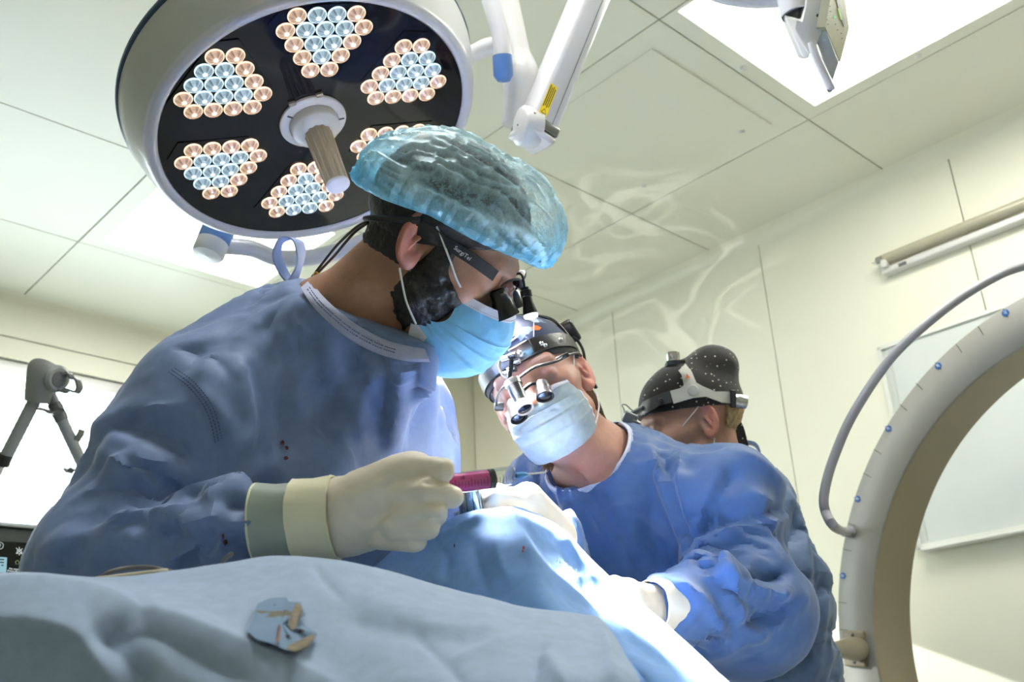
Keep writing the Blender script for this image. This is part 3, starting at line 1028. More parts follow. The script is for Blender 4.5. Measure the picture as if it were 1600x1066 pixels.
def clip(pts, d, w=.016, nm='hose_clip'):
    c = spline([P(x, y, d) for x, y in pts], 8)
    b = MB()
    wv = nrm(W @ np.array([.35, .30, 1.0])) * w
    th = .0022
    G = []
    for i in range(len(c)):
        tt = nrm(c[min(i + 1, len(c) - 1)] - c[max(i - 1, 0)])
        n = nrm(np.cross(tt, wv)) * th
        G.append([c[i] - wv / 2 - n, c[i] + wv / 2 - n, c[i] + wv / 2 + n, c[i] - wv / 2 + n, c[i] - wv / 2 - n])
    b.grid(np.array(G))
    obj(nm, b, MT['dgrey'], va, sharp=50)


clip([(92, 577), (100, 585), (108, 584), (113, 592), (121, 594), (124, 606), (119, 613), (106, 609), (99, 613), (90, 609)], jd)
clip([(54, 631), (62, 640), (72, 641), (79, 646), (88, 644), (97, 640)], jd)
clip([(118, 690), (125, 680), (128, 672)], jd + .03)
clip([(103, 733), (108, 738), (113, 733), (118, 736)], jd + .03)

mo = thing('patient_monitor', P(20, 900, 2.0), 'grey bezel monitor with dark screen at the lower left corner', 'monitor')
mtl, mtr, mbl = P(-230, 803, 2.02), P(74, 829, 1.94), P(-245, 990, 2.0)
mx_ = nrm(mtr - mtl)
mn = nrm(np.cross(mx_, mbl - mtl))
my_ = np.cross(mn, mx_)                       # mn points away from the camera
MF = np.stack([mx_, my_, mn], 1)
mw = np.linalg.norm(mtr - mtl)


def onmon(px, py):
    r = W @ np.array([(px - 800) / FPX, (py - 533) / FPX, 1.0])
    q = CAM + r * (((mtr - CAM) @ mn) / (r @ mn))
    l = MF.T @ (q - mtl)
    return l[0], l[1]


def mpoly(name, pts, z, h, m, parent=mo):
    return obj(name, MB().prism([onmon(*q) for q in pts], mtl - mn * z, MF, h), m, parent, False)


mh = .28
obj('monitor_body', MB().box(mtl + MF @ np.array([mw / 2, mh / 2 * np.sign(my_ @ (mbl - mtl)), .035]), (mw, mh, .06), MF, .008), MT['lav'], mo)
obj('bezel', MB().box(mtl + MF @ np.array([mw / 2, mh / 2 * np.sign(my_ @ (mbl - mtl)), .002]), (mw - .004, mh - .004, .008), MF, .003), mat('grey_bezel', (.24, .25, .25), .4), mo)
obj('top_edge', MB().box(mtl + MF @ np.array([mw / 2, .0, .02]), (mw + .002, .005, .06), MF, .002), MT['blackp'], mo)
scr = mpoly('screen', [(-215, 833), (57, 849), (48, 1010), (-225, 1000)], .0035, .001, mat('dark_screen', (.008, .012, .014), .15))
mpoly('screen_window', [(-120, 862), (13, 871), (8, 960), (-125, 955)], .0045, .001, emat('pale_screen', (.30, .52, .60), .8), mo)
for (xa, ya, xb) in [(2, 873, 9), (0, 877.5, 9), (5, 882, 8), (0, 894.5, 6)]:
    mpoly('screen_line', [(xa, ya), (xb, ya + .4), (xb, ya + 2), (xa, ya + 1.6)], .0055, .001, MT['ink'])
MS = -1 if my_[2] < 0 else 1                  # text runs upright
TF = np.stack([mx_, my_ * MS, np.cross(mx_, my_ * MS)], 1)
WG = emat('screen_white', (.55, .6, .6), .9)


def mtext(s, px, py, size):
    l = onmon(px, py)
    text('screen_text', s, mtl + MF @ np.array([l[0], l[1], -.0055]), TF, size, WG, mo)


mtext('?', 3.5, 852.5, .008)
rg = onmon(3.5, 852.5)
c_ = mtl + MF @ np.array([rg[0], rg[1], -.0052])
obj('help_ring', MB().tube(np.array([c_ + TF @ np.array([.0062 * math.cos(a), .0062 * math.sin(a), 0]) for a in np.linspace(0, 2 * math.pi, 28, endpoint=False)]), .0005, 6, closed=True), WG, mo)


def strokes_on(name, segs, m, w=.0006):
    b = MB()
    for s in segs:
        b.tube([mtl + MF @ np.array([*onmon(*q), -.0052]) for q in s], w, 6)
    obj(name, b, m, mo)


strokes_on('alarm_icon', [[(29, 864), (30, 860), (33, 857.5), (36, 860), (37, 864)], [(28, 864.3), (38, 864.8)], [(28, 856), (38, 866)], [(38, 857), (28, 865)], [(33, 854.5), (33, 857)], [(32, 866.5), (34, 866.6)]], WG)
strokes_on('home_icon', [[(26.5, 878), (30, 875), (33.5, 878.4)], [(27.5, 877.8), (27.5, 880.8), (29, 881)], [(32.5, 878), (32.5, 881.2), (31, 881)]], emat('screen_green', (.28, .36, .22), .6))
mtext('Mon. sensor OFF', 28, 889, .0042)
mtext('(Previous 00, 17 cells)', 28, 892.5, .0042)
obj('monitor_stand', MB().tube([mtl + MF @ np.array([mw * .3, mh * .9 * np.sign(my_ @ (mbl - mtl)), .05]), np.array([mtl[0] + mw * .3, mtl[1] + .1, 0.03])], .03, 16), MT['grey'], mo)
obj('stand_foot', MB().lathe([(.28, 0), (.28, .03), (.05, .06), (0, .06)], np.array([mtl[0] + mw * .3, mtl[1] + .1, 0.0]), np.eye(3), 32, capa=True), MT['grey'], mo)
# ------------------------------------------------------------------ soft solids: distance fields turned into meshes
def smin(a, b, k):
    if k <= 0:
        return np.minimum(a, b)
    h = np.maximum(k - np.abs(a - b), 0) / k
    return np.minimum(a, b) - h * h * k * 0.25


def smax(a, b, k):
    return -smin(-a, -b, k)


def cone(p, a, b, r1, r2):
    """rounded cone from a to b"""
    a, b = np.asarray(a, float), np.asarray(b, float)
    ba = b - a
    l2 = ba @ ba
    t = np.clip(((p - a) @ ba) / l2, 0, 1)
    q = p - a - t[:, None] * ba
    return np.sqrt(np.einsum('ij,ij->i', q, q)) - (r1 + (r2 - r1) * t)


def fcone(p, a, b, r1, r2, ax, s):
    """rounded cone with its section pressed flat along ax by the factor s (<1)"""
    ax = nrm(ax)
    T = np.eye(3) + (1 / s - 1) * np.outer(ax, ax)
    return cone(p @ T.T, T @ np.asarray(a, float), T @ np.asarray(b, float), r1, r2) * (s ** .5)


def ell(p, c, r, R=None):
    q = p - np.asarray(c)
    if R is not None:
        q = q @ R
    r = np.asarray(r, float)
    k0 = np.sqrt((q * q / (r * r)).sum(1))
    k1 = np.sqrt((q * q / (r ** 4)).sum(1)) + 1e-9
    return k0 * (k0 - 1) / k1


def ell_in(p, c, r, R=None):
    """ellipsoid distance that is also safe at its centre"""
    q = p - np.asarray(c)
    if R is not None:
        q = q @ R
    r = np.asarray(r, float)
    return (np.sqrt((q * q / (r * r)).sum(1)) - 1) * r.min()


def plane(p, o, n):
    return (p - np.asarray(o)) @ nrm(n)


def torus(p, c, R, rx, ry, rr):
    q = (p - np.asarray(c)) @ R
    a = np.arctan2(q[:, 1] / ry, q[:, 0] / rx)
    d = np.sqrt((q[:, 0] - rx * np.cos(a)) ** 2 + (q[:, 1] - ry * np.sin(a)) ** 2 + q[:, 2] ** 2)
    return d - rr


_E = [(0, 1), (2, 3), (4, 5), (6, 7), (0, 2), (1, 3), (4, 6), (5, 7), (0, 4), (1, 5), (2, 6), (3, 7)]


def sdf_mesh(f, lo, hi, h, newton=1):
    """surface nets over a narrow band of blocks"""
    lo, hi = np.asarray(lo, float), np.asarray(hi, float)
    B = 8
    nb = np.ceil((hi - lo) / (h * B)).astype(int)
    n = nb * B + 1
    gi = np.stack(np.meshgrid(*[np.arange(q) for q in nb], indexing='ij'), -1).reshape(-1, 3)
    dc = f(lo + (gi + .5) * B * h)
    keep = np.abs(dc) < B * h * .87 * 1.6 + .004
    V = np.full(n, 1.0, np.float32)
    for (i, j, k), dv in zip(gi[~keep], dc[~keep]):
        if dv < 0:
            V[i * B:i * B + B + 1, j * B:j * B + B + 1, k * B:k * B + B + 1] = -1
    lc = np.stack(np.meshgrid(*[np.arange(B + 1)] * 3, indexing='ij'), -1).reshape(-1, 3)
    kb = gi[keep]
    for s in range(0, len(kb), 400):
        bb = kb[s:s + 400]
        q = (bb[:, None, :] * B + lc[None]).reshape(-1, 3)
        d = f(lo + q * h)
        V[q[:, 0], q[:, 1], q[:, 2]] = d
    inside = V < 0
    c = np.zeros(np.array(n) - 1, np.int8)
    for dx in (0, 1):
        for dy in (0, 1):
            for dz in (0, 1):
                c += inside[dx:n[0] - 1 + dx, dy:n[1] - 1 + dy, dz:n[2] - 1 + dz]
    act = np.argwhere((c > 0) & (c < 8))
    idx = np.full(np.array(n) - 1, -1, np.int32)
    idx[act[:, 0], act[:, 1], act[:, 2]] = np.arange(len(act))
    corners = np.array([(a, b, d) for a in (0, 1) for b in (0, 1) for d in (0, 1)])
    cv = np.stack([V[act[:, 0] + a, act[:, 1] + b, act[:, 2] + d] for a, b, d in corners], 1)
    acc = np.zeros((len(act), 3))
    cnt = np.zeros(len(act))
    for a, b in _E:
        va, vb = cv[:, a], cv[:, b]
        m = (va < 0) != (vb < 0)
        t = np.where(m, va / np.where(m, va - vb, 1), 0)
        pt = corners[a] + t[:, None] * (corners[b] - corners[a])
        acc += np.where(m[:, None], pt, 0)
        cnt += m
    vt = lo + (act + acc / cnt[:, None]) * h
    F = []
    for ax in range(3):
        sl0 = [slice(0, n[q] - 1) if q == ax else slice(1, n[q] - 1) for q in range(3)]
        sl1 = [slice(1, n[q]) if q == ax else slice(1, n[q] - 1) for q in range(3)]
        A, Bv = inside[tuple(sl0)], inside[tuple(sl1)]
        e = np.argwhere(A != Bv)
        if not len(e):
            continue
        flip = A[e[:, 0], e[:, 1], e[:, 2]]
        o = e + np.array([0 if q == ax else 1 for q in range(3)])
        u, w = [(1, 2), (2, 0), (0, 1)][ax]
        du, dw = np.eye(3, dtype=int)[u], np.eye(3, dtype=int)[w]
        q = [idx[tuple((o - a * du - b * dw).T)] for a, b in ((1, 1), (0, 1), (0, 0), (1, 0))]
        q = np.stack(q, 1)
        q = np.where(flip[:, None], q, q[:, ::-1])
        F.append(q)
    F = np.concatenate(F)
    F = F[(F >= 0).all(1)]
    for _ in range(newton):
        e = h * .3
        d0 = f(vt)
        gr = np.stack([f(vt + np.eye(3)[k] * e) - f(vt - np.eye(3)[k] * e) for k in range(3)], 1) / (2 * e)
        g2 = np.maximum((gr * gr).sum(1), .2)
        st = np.clip(d0 / g2, -h, h)
        vt = vt - gr * st[:, None] * .8
    return vt, F


def normals(v, F):
    n = np.zeros_like(v)
    fn = np.cross(v[F[:, 2]] - v[F[:, 0]], v[F[:, 3]] - v[F[:, 1]])
    for k in range(4):
        for c in range(3):
            n[:, c] += np.bincount(F[:, k], fn[:, c], len(v))
    return n / np.maximum(np.linalg.norm(n, axis=1), 1e-12)[:, None]


def smooth_field(F, n, x, it):
    """umbrella smoothing of any per-vertex array"""
    e = np.concatenate([F[:, [0, 1]], F[:, [1, 2]], F[:, [2, 3]], F[:, [3, 0]]])
    deg = np.bincount(e.ravel(), minlength=n).astype(float)
    x = x.copy()
    for _ in range(it):
        if x.ndim == 1:
            s = np.bincount(e[:, 0], x[e[:, 1]], n) + np.bincount(e[:, 1], x[e[:, 0]], n)
            x = .5 * x + .5 * s / np.maximum(deg, 1)
        else:
            s = np.stack([np.bincount(e[:, 0], x[e[:, 1], c], n) + np.bincount(e[:, 1], x[e[:, 0], c], n) for c in range(x.shape[1])], 1)
            x = .5 * x + .5 * s / np.maximum(deg, 1)[:, None]
    return x


# value noise in numpy for creases
def hashn(i):
    i = np.asarray(i, np.int64)
    x = (i[..., 0] * 73856093) ^ (i[..., 1] * 19349663) ^ (i[..., 2] * 83492791)
    x = (x ^ (x >> 13)) * 1274126177
    x = x ^ (x >> 16)
    return (x & 0xffff) / 65535.0


def vnoise(p):
    i = np.floor(p).astype(np.int64)
    t = p - i
    t = t * t * (3 - 2 * t)
    r = 0
    for a in (0, 1):
        for b in (0, 1):
            for c in (0, 1):
                w = (t[:, 0] if a else 1 - t[:, 0]) * (t[:, 1] if b else 1 - t[:, 1]) * (t[:, 2] if c else 1 - t[:, 2])
                r = r + w * hashn(i + np.array([a, b, c]))
    return r * 2 - 1


def crumple(p, sc, seed=0):
    """flat facets meeting in sharp creases, like stiff paper cloth: 0 on facets' middles, up to 1 on ridges"""
    q = p * sc + seed * 17.3
    w = np.stack([vnoise(q * .7 + 5), vnoise(q * .7 + 31), vnoise(q * .7 + 77)], 1) * .55
    q = q + w
    a = 1 - np.abs(vnoise(q))
    b = 1 - np.abs(vnoise(q * 2.1 + 9))
    return .65 * a + .35 * b - .75


def seg_dist(P2, line):
    """distance to a pixel polyline, signed side and run length 0..1"""
    line = np.asarray(line, float)
    best = np.full(len(P2), 1e9)
    run = np.zeros(len(P2))
    side = np.zeros(len(P2))
    L = np.r_[0, np.cumsum(np.linalg.norm(np.diff(line, axis=0), axis=1))]
    for i in range(len(line) - 1):
        a, b = line[i], line[i + 1]
        ab = b - a
        l2 = ab @ ab
        t = np.clip(((P2 - a) @ ab) / l2, 0, 1)
        dv = P2 - a - t[:, None] * ab
        d = np.hypot(dv[:, 0], dv[:, 1])
        m = d < best
        best[m] = d[m]
        run[m] = (L[i] + t[m] * (L[i + 1] - L[i])) / L[-1]
        cr = ab[0] * dv[:, 1] - ab[1] * dv[:, 0]
        side[m] = np.sign(cr[m])
    return best, side, run


def folds(v, F, strokes, front=0.05):
    """lay cloth folds: strokes are (kind, width px, height mm, [(px, py) ...]) drawn along the fold.
    r = ridge, v = furrow, s = overlapping step (steep on the right-hand side of travel), b = broad swell"""
    n = smooth_field(F, len(v), normals(v, F), 4)
    n /= np.linalg.norm(n, axis=1)[:, None]
    px, dep = proj(v)
    vis = ((CAM - v) * n).sum(1) / np.linalg.norm(CAM - v, axis=1) > -front
    disp = np.zeros(len(v))
    for kind, w, hmm, line in strokes:
        ln = spline(np.array(line, float), 6) if len(line) > 2 else np.array(line, float)
        lo, hi = ln.min(0) - 4 * w, ln.max(0) + 4 * w
        m = vis & (px[:, 0] > lo[0]) & (px[:, 0] < hi[0]) & (px[:, 1] > lo[1]) & (px[:, 1] < hi[1])
        if not m.any():
            continue
        d, sd, run = seg_dist(px[m], ln)
        taper = np.clip(np.minimum(run, 1 - run) * 5 + .12, 0, 1)
        endcap = np.exp(-np.maximum(0, d / w) ** 2)
        if kind == 'r':
            y = .35 * np.exp(-(d / w) ** 2) + .65 * np.exp(-(d / (w * .75)) ** 1.1)
        elif kind == 'v':
            y = -(.35 * np.exp(-(d / w) ** 2) + .65 * np.exp(-(d / (w * .7)) ** 1.1))
        elif kind == 'b':
            y = np.exp(-(d / w) ** 2)
        else:
            x = d * sd
            hi_ = np.exp(-np.maximum(-x, 0) ** 1.4 / w ** 1.4)
            lo_ = -.6 * np.exp(-(np.maximum(x, 0) / (w * .8)) ** 2)
            t_ = 1 / (1 + np.exp(np.clip(x / (w * .22), -30, 30)))
            y = hi_ * t_ + lo_ * (1 - t_)
        disp[m] += y * taper * hmm * .001
    disp = smooth_field(F, len(v), disp, 2)
    return v + n * disp[:, None]


def relax(v, F, it, lam=.5):
    """light smoothing of the surface itself"""
    for _ in range(it):
        s = smooth_field(F, len(v), v, 1)
        v = v + (s - v) * lam * 2
    return v


def subdiv(v, F):
    """every quad into four"""
    n = len(v)
    e = np.sort(np.concatenate([F[:, [0, 1]], F[:, [1, 2]], F[:, [2, 3]], F[:, [3, 0]]]), axis=1)
    key = e[:, 0].astype(np.int64) * n + e[:, 1]
    u, inv = np.unique(key, return_inverse=True)
    mid = (v[u // n] + v[u % n]) / 2
    m = len(F)
    e0, e1, e2, e3 = (n + inv[k * m:(k + 1) * m] for k in range(4))
    c = n + len(u) + np.arange(m)
    V = np.concatenate([v, mid, v[F].mean(1)])
    Q = np.concatenate([np.stack(s, 1) for s in ((F[:, 0], e0, c, e3), (e0, F[:, 1], e1, c), (c, e1, F[:, 2], e2), (e3, c, e2, F[:, 3]))])
    return V, Q


def drape_cloth(v, F, strokes, big=(.010, 6.5), mid=(.005, 14), seed=0, aniso=(1, 1, .6)):
    """cloth surface: subdivide, crumple along the normals, lay the folds, soften"""
    v, F = subdiv(v, F)
    n = smooth_field(F, len(v), normals(v, F), 6)
    n /= np.linalg.norm(n, axis=1)[:, None] + 1e-12
    a = np.array(aniso)
    v = v + n * (big[0] * crumple(v * a, big[1], seed) + mid[0] * crumple(v * a, mid[1], seed + 1))[:, None]
    v = folds(v, F, strokes)
    return relax(v, F, 1, .2), F


def bbox_of(pts, m):
    pts = np.array(pts)
    return pts.min(0) - m, pts.max(0) + m


def cloth_sim(v, F, cv, cF, pin, frames=22, grow=-.12, q=4, grav=.35, bend=.6, tens=12, mass=.25):
    co = obj('tmp_collider', (cv, cF), None)
    co.modifiers.new('c', 'COLLISION')
    co.collision.thickness_outer = .004
    co.collision.thickness_inner = .05
    co.collision.cloth_friction = 25
    o = obj('tmp_cloth', (v, F), None)
    vg = o.vertex_groups.new(name='pin')
    w = np.round(np.clip(pin, 0, 1), 2)
    for val in np.unique(w):
        if val > 0:
            vg.add([int(i) for i in np.where(w == val)[0]], float(val), 'REPLACE')
    m = o.modifiers.new('cloth', 'CLOTH')
    st = m.settings
    st.quality = q
    st.mass = mass
    st.tension_stiffness = st.compression_stiffness = tens
    st.shear_stiffness = 5
    st.bending_stiffness = bend
    st.tension_damping = st.compression_damping = 12
    st.air_damping = 2.5
    st.shrink_min = grow
    st.shrink_max = grow
    st.vertex_group_mass = 'pin'
    st.pin_stiffness = 1.0
    st.effector_weights.gravity = grav
    m.collision_settings.use_collision = True
    m.collision_settings.collision_quality = 2
    m.collision_settings.distance_min = .003
    m.point_cache.frame_start, m.point_cache.frame_end = 1, frames + 1
    for fr_ in range(1, frames + 1):
        S.frame_set(fr_)
    dg = bpy.context.evaluated_depsgraph_get()
    me = o.evaluated_get(dg).data
    r = np.empty(len(me.vertices) * 3, np.float32)
    me.vertices.foreach_get('co', r)
    r = r.reshape(-1, 3).astype(float) + ORG[o.name]
    bpy.data.objects.remove(o)
    bpy.data.objects.remove(co)
    S.frame_set(1)
    return r


def color_attr(o, cols, name='tint'):
    me = o.data
    at = me.color_attributes.new(name, 'FLOAT_COLOR', 'POINT')
    c4 = np.c_[cols, np.ones(len(cols))].astype(np.float32)
    at.data.foreach_set('color', c4.ravel())


def tintmat(name, rough=.5, bump=.15, bscale=500, sss=0.0, spec=.4, var=.08, vscale=60):
    m = mat(name, (.5, .5, .5), rough, bump=bump, bscale=bscale, spec=spec)
    nt = m.node_tree
    b = nt.nodes['Principled BSDF']
    at = nt.nodes.new('ShaderNodeAttribute')
    at.attribute_name = 'tint'
    no = nt.nodes.new('ShaderNodeTexNoise')
    no.inputs['Scale'].default_value = vscale
    no.inputs['Detail'].default_value = 5
    tc = nt.nodes.new('ShaderNodeTexCoord')
    nt.links.new(tc.outputs['Object'], no.inputs['Vector'])
    mr = nt.nodes.new('ShaderNodeMapRange')
    mr.inputs[1].default_value, mr.inputs[2].default_value = .3, .7
    mr.inputs[3].default_value, mr.inputs[4].default_value = 1 - var, 1 + var
    nt.links.new(no.outputs['Fac'], mr.inputs[0])
    mx = nt.nodes.new('ShaderNodeMixRGB')
    mx.blend_type = 'MULTIPLY'
    mx.inputs[0].default_value = 1
    nt.links.new(at.outputs['Color'], mx.inputs[1])
    nt.links.new(mr.outputs[0], mx.inputs[2])
    nt.links.new(mx.outputs[0], b.inputs['Base Color'])
    if sss:
        b.inputs['Subsurface Weight'].default_value = sss
        b.inputs['Subsurface Radius'].default_value = (.012, .004, .002)
        b.inputs['Subsurface Scale'].default_value = .6
    return m


SKIN = tintmat('skin', .48, .22, 420, sss=.12, spec=.4)


def clothmat(name, col, rough=.75, var=.05, fine=.25, sheen=.15, wrinkle=.0, wscale=22.0, trans=0.0):
    """non-woven cloth: mottled fibre, embossed dots, fine creases"""
    m = mat(name, col, rough, var=var, scale=90.0, spec=.25, sheen=sheen)
    nt = m.node_tree
    b = nt.nodes['Principled BSDF']
    tc = nt.nodes.new('ShaderNodeTexCoord')
    vo = nt.nodes.new('ShaderNodeTexNoise'); vo.inputs['Scale'].default_value = 900; vo.inputs['Detail'].default_value = 2
    nt.links.new(tc.outputs['Object'], vo.inputs['Vector'])
    bu = nt.nodes.new('ShaderNodeBump'); bu.inputs['Strength'].default_value = fine; bu.inputs['Distance'].default_value = .0006
    nt.links.new(vo.outputs['Fac'], bu.inputs['Height'])
    last = bu
    if wrinkle:
        n1 = nt.nodes.new('ShaderNodeTexNoise'); n1.inputs['Scale'].default_value = wscale; n1.inputs['Detail'].default_value = 3; n1.inputs['Distortion'].default_value = .8
        try:
            n1.noise_type = 'RIDGED_MULTIFRACTAL'
        except Exception:
            pass
        nt.links.new(tc.outputs['Object'], n1.inputs['Vector'])
        b2 = nt.nodes.new('ShaderNodeBump'); b2.inputs['Strength'].default_value = wrinkle; b2.inputs['Distance'].default_value = .006
        nt.links.new(n1.outputs['Fac'], b2.inputs['Height'])
        nt.links.new(bu.outputs[0], b2.inputs['Normal'])
        last = b2
    nt.links.new(last.outputs[0], b.inputs['Normal'])
    return m


# ------------------------------------------------------------------ a head in its own frame: x = its right, y = ahead, z = up
def head_sdf(q, nose=1.0, jaw=1.0):
    """q in head coordinates, metres, origin midway between the ear holes"""
    m = np.abs(q[:, 0])
    s = np.c_[m, q[:, 1:]]                                   # mirrored
    d = ell(q, (0, -.010, .048), (.076, .098, .086))
    d = smin(d, ell(q, (0, .034, -.022), (.061 * jaw, .062, .088)), .03)
    d = smin(d, cone(s, (.050 * jaw, .010, -.055), (.012, .076, -.094), .017, .020), .03)
    d = smin(d, cone(s, (.050, .060, -.012), (.056, .030, -.004), .017, .014), .02)
    d = smin(d, cone(s, (.010, .092, .030), (.044, .078, .033), .0075, .0075), .016)
    d = smin(d, ell(q, (0, .080, -.060), (.027, .020, .022)), .02)
    d = smax(d, -ell_in(s, (.032, .100, .010), (.017, .016, .011)), .012)
    d = smin(d, ell(s, (.0315, .0775, .0105), (.0150, .0135, .0130)), .006)
    d = smin(d, cone(q, (0, .094, .016), (0, .098 + .021 * nose, -.026), .0075, .0105), .012)
    d = smin(d, cone(s, (.010, .102, -.031), (.011, .096, -.033), .0085, .0085), .008)
    d = smin(d, ell(q, (0, .098, -.062), (.024, .008, .005)), .006)
    d = smin(d, ell(q, (0, .097, -.072), (.021, .008, .006)), .006)
    d = smin(d, ell(q, (0, .084, -.098), (.020, .016, .015)), .014)
    return d


def ear_sdf(q, sx, tilt=.25, sc=1.0):
    """ear on the side sx (+1 = its right)"""
    p = q * np.array([sx, 1, 1.0])
    c = np.array([.074, -.012, .004])
    a = tilt
    fy = np.array([.55, -.83, 0.0]); fy /= np.linalg.norm(fy)   # ear plane leans back from the head
    up = np.array([0, -math.sin(a), math.cos(a)])
    nx = nrm(np.cross(fy, up)); up = np.cross(nx, fy)
    R = np.stack([fy, up, nx], 1)
    l = ((p - c) @ R) / sc
    base = ell(l, (.002, .000, 0), (.0175, .0315, .0065))
    conc = ell_in(l, (-.0005, -.004, -.0060), (.0105, .0165, .0075))
    sgn = 1.0 if nx[0] > 0 else -1.0
    conc = ell_in(l, (-.0005, -.004, .0055 * sgn), (.0095, .0155, .0070))
    scap = ell_in(l, (.002, .015, .0065 * sgn), (.0105, .0105, .0050))
    d = smax(base, -conc, .003)
    d = smax(d, -scap, .003)
    hel = np.minimum(torus(l, (.002, .001, .0015 * sgn), np.eye(3), .0165, .0300, .0034) + np.clip((-l[:, 0] - .002) * .35, 0, 1), 1)
    d = smin(d, hel, .003)
    d = smin(d, cone(l, (-.004, .010, .002 * sgn), (.007, -.012, .002 * sgn), .0026, .0030), .003)
    d = smin(d, ell(l, (-.003, -.026, 0), (.0085, .0095, .0048)), .005)
    d = smin(d, ell(l, (-.013, -.004, .001 * sgn), (.0035, .006, .0035)), .003)
    return d * sc


class Head:
    def __init__(s, o, fwd, up):
        fwd = nrm(fwd)
        z = nrm(np.asarray(up) - (np.asarray(up) @ fwd) * fwd)
        s.o = np.asarray(o, float)
        s.R = np.stack([np.cross(fwd, z), fwd, z], 1)          # columns: right, ahead, up

    def loc(s, p):
        return (p - s.o) @ s.R

    def w(s, x, y, z):
        return s.o + s.R @ np.array([x, y, z], float)

    def wv(s, a):
        return s.o + np.asarray(a, float) @ s.R.T
# ------------------------------------------------------------------ the three people
GOWN = clothmat('gown_blue', (0.17, 0.245, 0.45), .55, var=.06, fine=.22, wrinkle=.45, wscale=11)
GOWN2 = clothmat('gown_deep_blue', (0.042, 0.098, 0.245), .56, var=.05, fine=.2, wrinkle=.40, wscale=11)
TRIMB = clothmat('pale_binding', (.42, .45, .62), .6)
GLOVE = mat('cream_latex', (.84, .76, .62), .42, var=.05, scale=25, bump=.3, bscale=45, spec=.4)
BAND = mat('yellowish_latex_band', (.85, .81, .58), .45, var=.04, scale=20, bump=.1, bscale=70)
HAIRD = mat('dark_hair', (.010, .008, .007), .55, var=.4, scale=120, bump=.9, bscale=260)
MASKB = clothmat('mask_blue', (.20, .50, .76), .7, var=.05, fine=.2, wrinkle=.25, wscale=35)
MASKW = clothmat('mask_white_border', (.72, .72, .80), .7, var=.03, fine=.3)
CORDW = mat('white_elastic', (.75, .75, .74), .6)


def frontal(v, c):
    return v


def skin_tint(l, base, red, ears, stub=None):
    """albedo by place on the head: l are head coordinates"""
    n = len(l)
    c = np.tile(np.array(base, float), (n, 1))

    def mixto(w, col):
        nonlocal c
        w = np.clip(w, 0, 1)[:, None]
        c = c * (1 - w) + np.array(col) * w
    m = np.abs(l[:, 0])
    mixto(.55 * np.exp(-((l[:, 1] - .117) ** 2 + l[:, 0] ** 2 + (l[:, 2] + .028) ** 2) / .017 ** 2), red)
    mixto(.4 * np.exp(-((l[:, 1] - .07) ** 2 + (m - .045) ** 2 + (l[:, 2] + .02) ** 2) / .025 ** 2), red)
    mixto(.9 * ((m > .0735) & (np.abs(l[:, 1] + .012) < .034) & (np.abs(l[:, 2]) < .045)), ears)
    return c, mixto


def brow_w(l, th=.0055):
    m = np.abs(l[:, 0])
    zc = .031 + .006 * np.sin(np.clip((m - .012) / .036, 0, 1) * 2.4)
    return np.exp(-((l[:, 2] - zc) / th) ** 2) * (m > .010) * (m < .053) * (l[:, 1] > .05)


def lash_w(l):
    """closed lid line: the eyes look down"""
    m = np.abs(l[:, 0])
    zc = .0045 + 10 * (m - .0315) ** 2
    return np.exp(-((l[:, 2] - zc) / .0013) ** 2) * (np.abs(m - .0315) < .015) * (l[:, 1] > .06)


def build_head(name, H, extra, lo, hi, h, tint, parent, low=None, ears=(1, -1), jaw=1.0, nose=1.0, eartilt=.25, earsc=1.0):
    def f(p):
        q = H.loc(p)
        d = head_sdf(q, nose, jaw)
        for e in ears:
            d = smin(d, ear_sdf(q - np.array([0, -.005, .010]) * (earsc > 1), e, eartilt, earsc), .004)
        return extra(p, q, d)
    v, F = sdf_mesh(f, lo, hi, h)
    l = H.loc(v)
    cols = tint(l)
    if low is not None:
        v2, F2 = low
        F = np.concatenate([F, F2 + len(v)])
        v = np.concatenate([v, v2])
        cols = np.concatenate([cols, np.tile(cols[:1] * 0 + np.array([[.4, .25, .18]]), (len(v2), 1))])
    o = obj(name, (v, F), SKIN, parent)
    color_attr(o, cols)
    return o


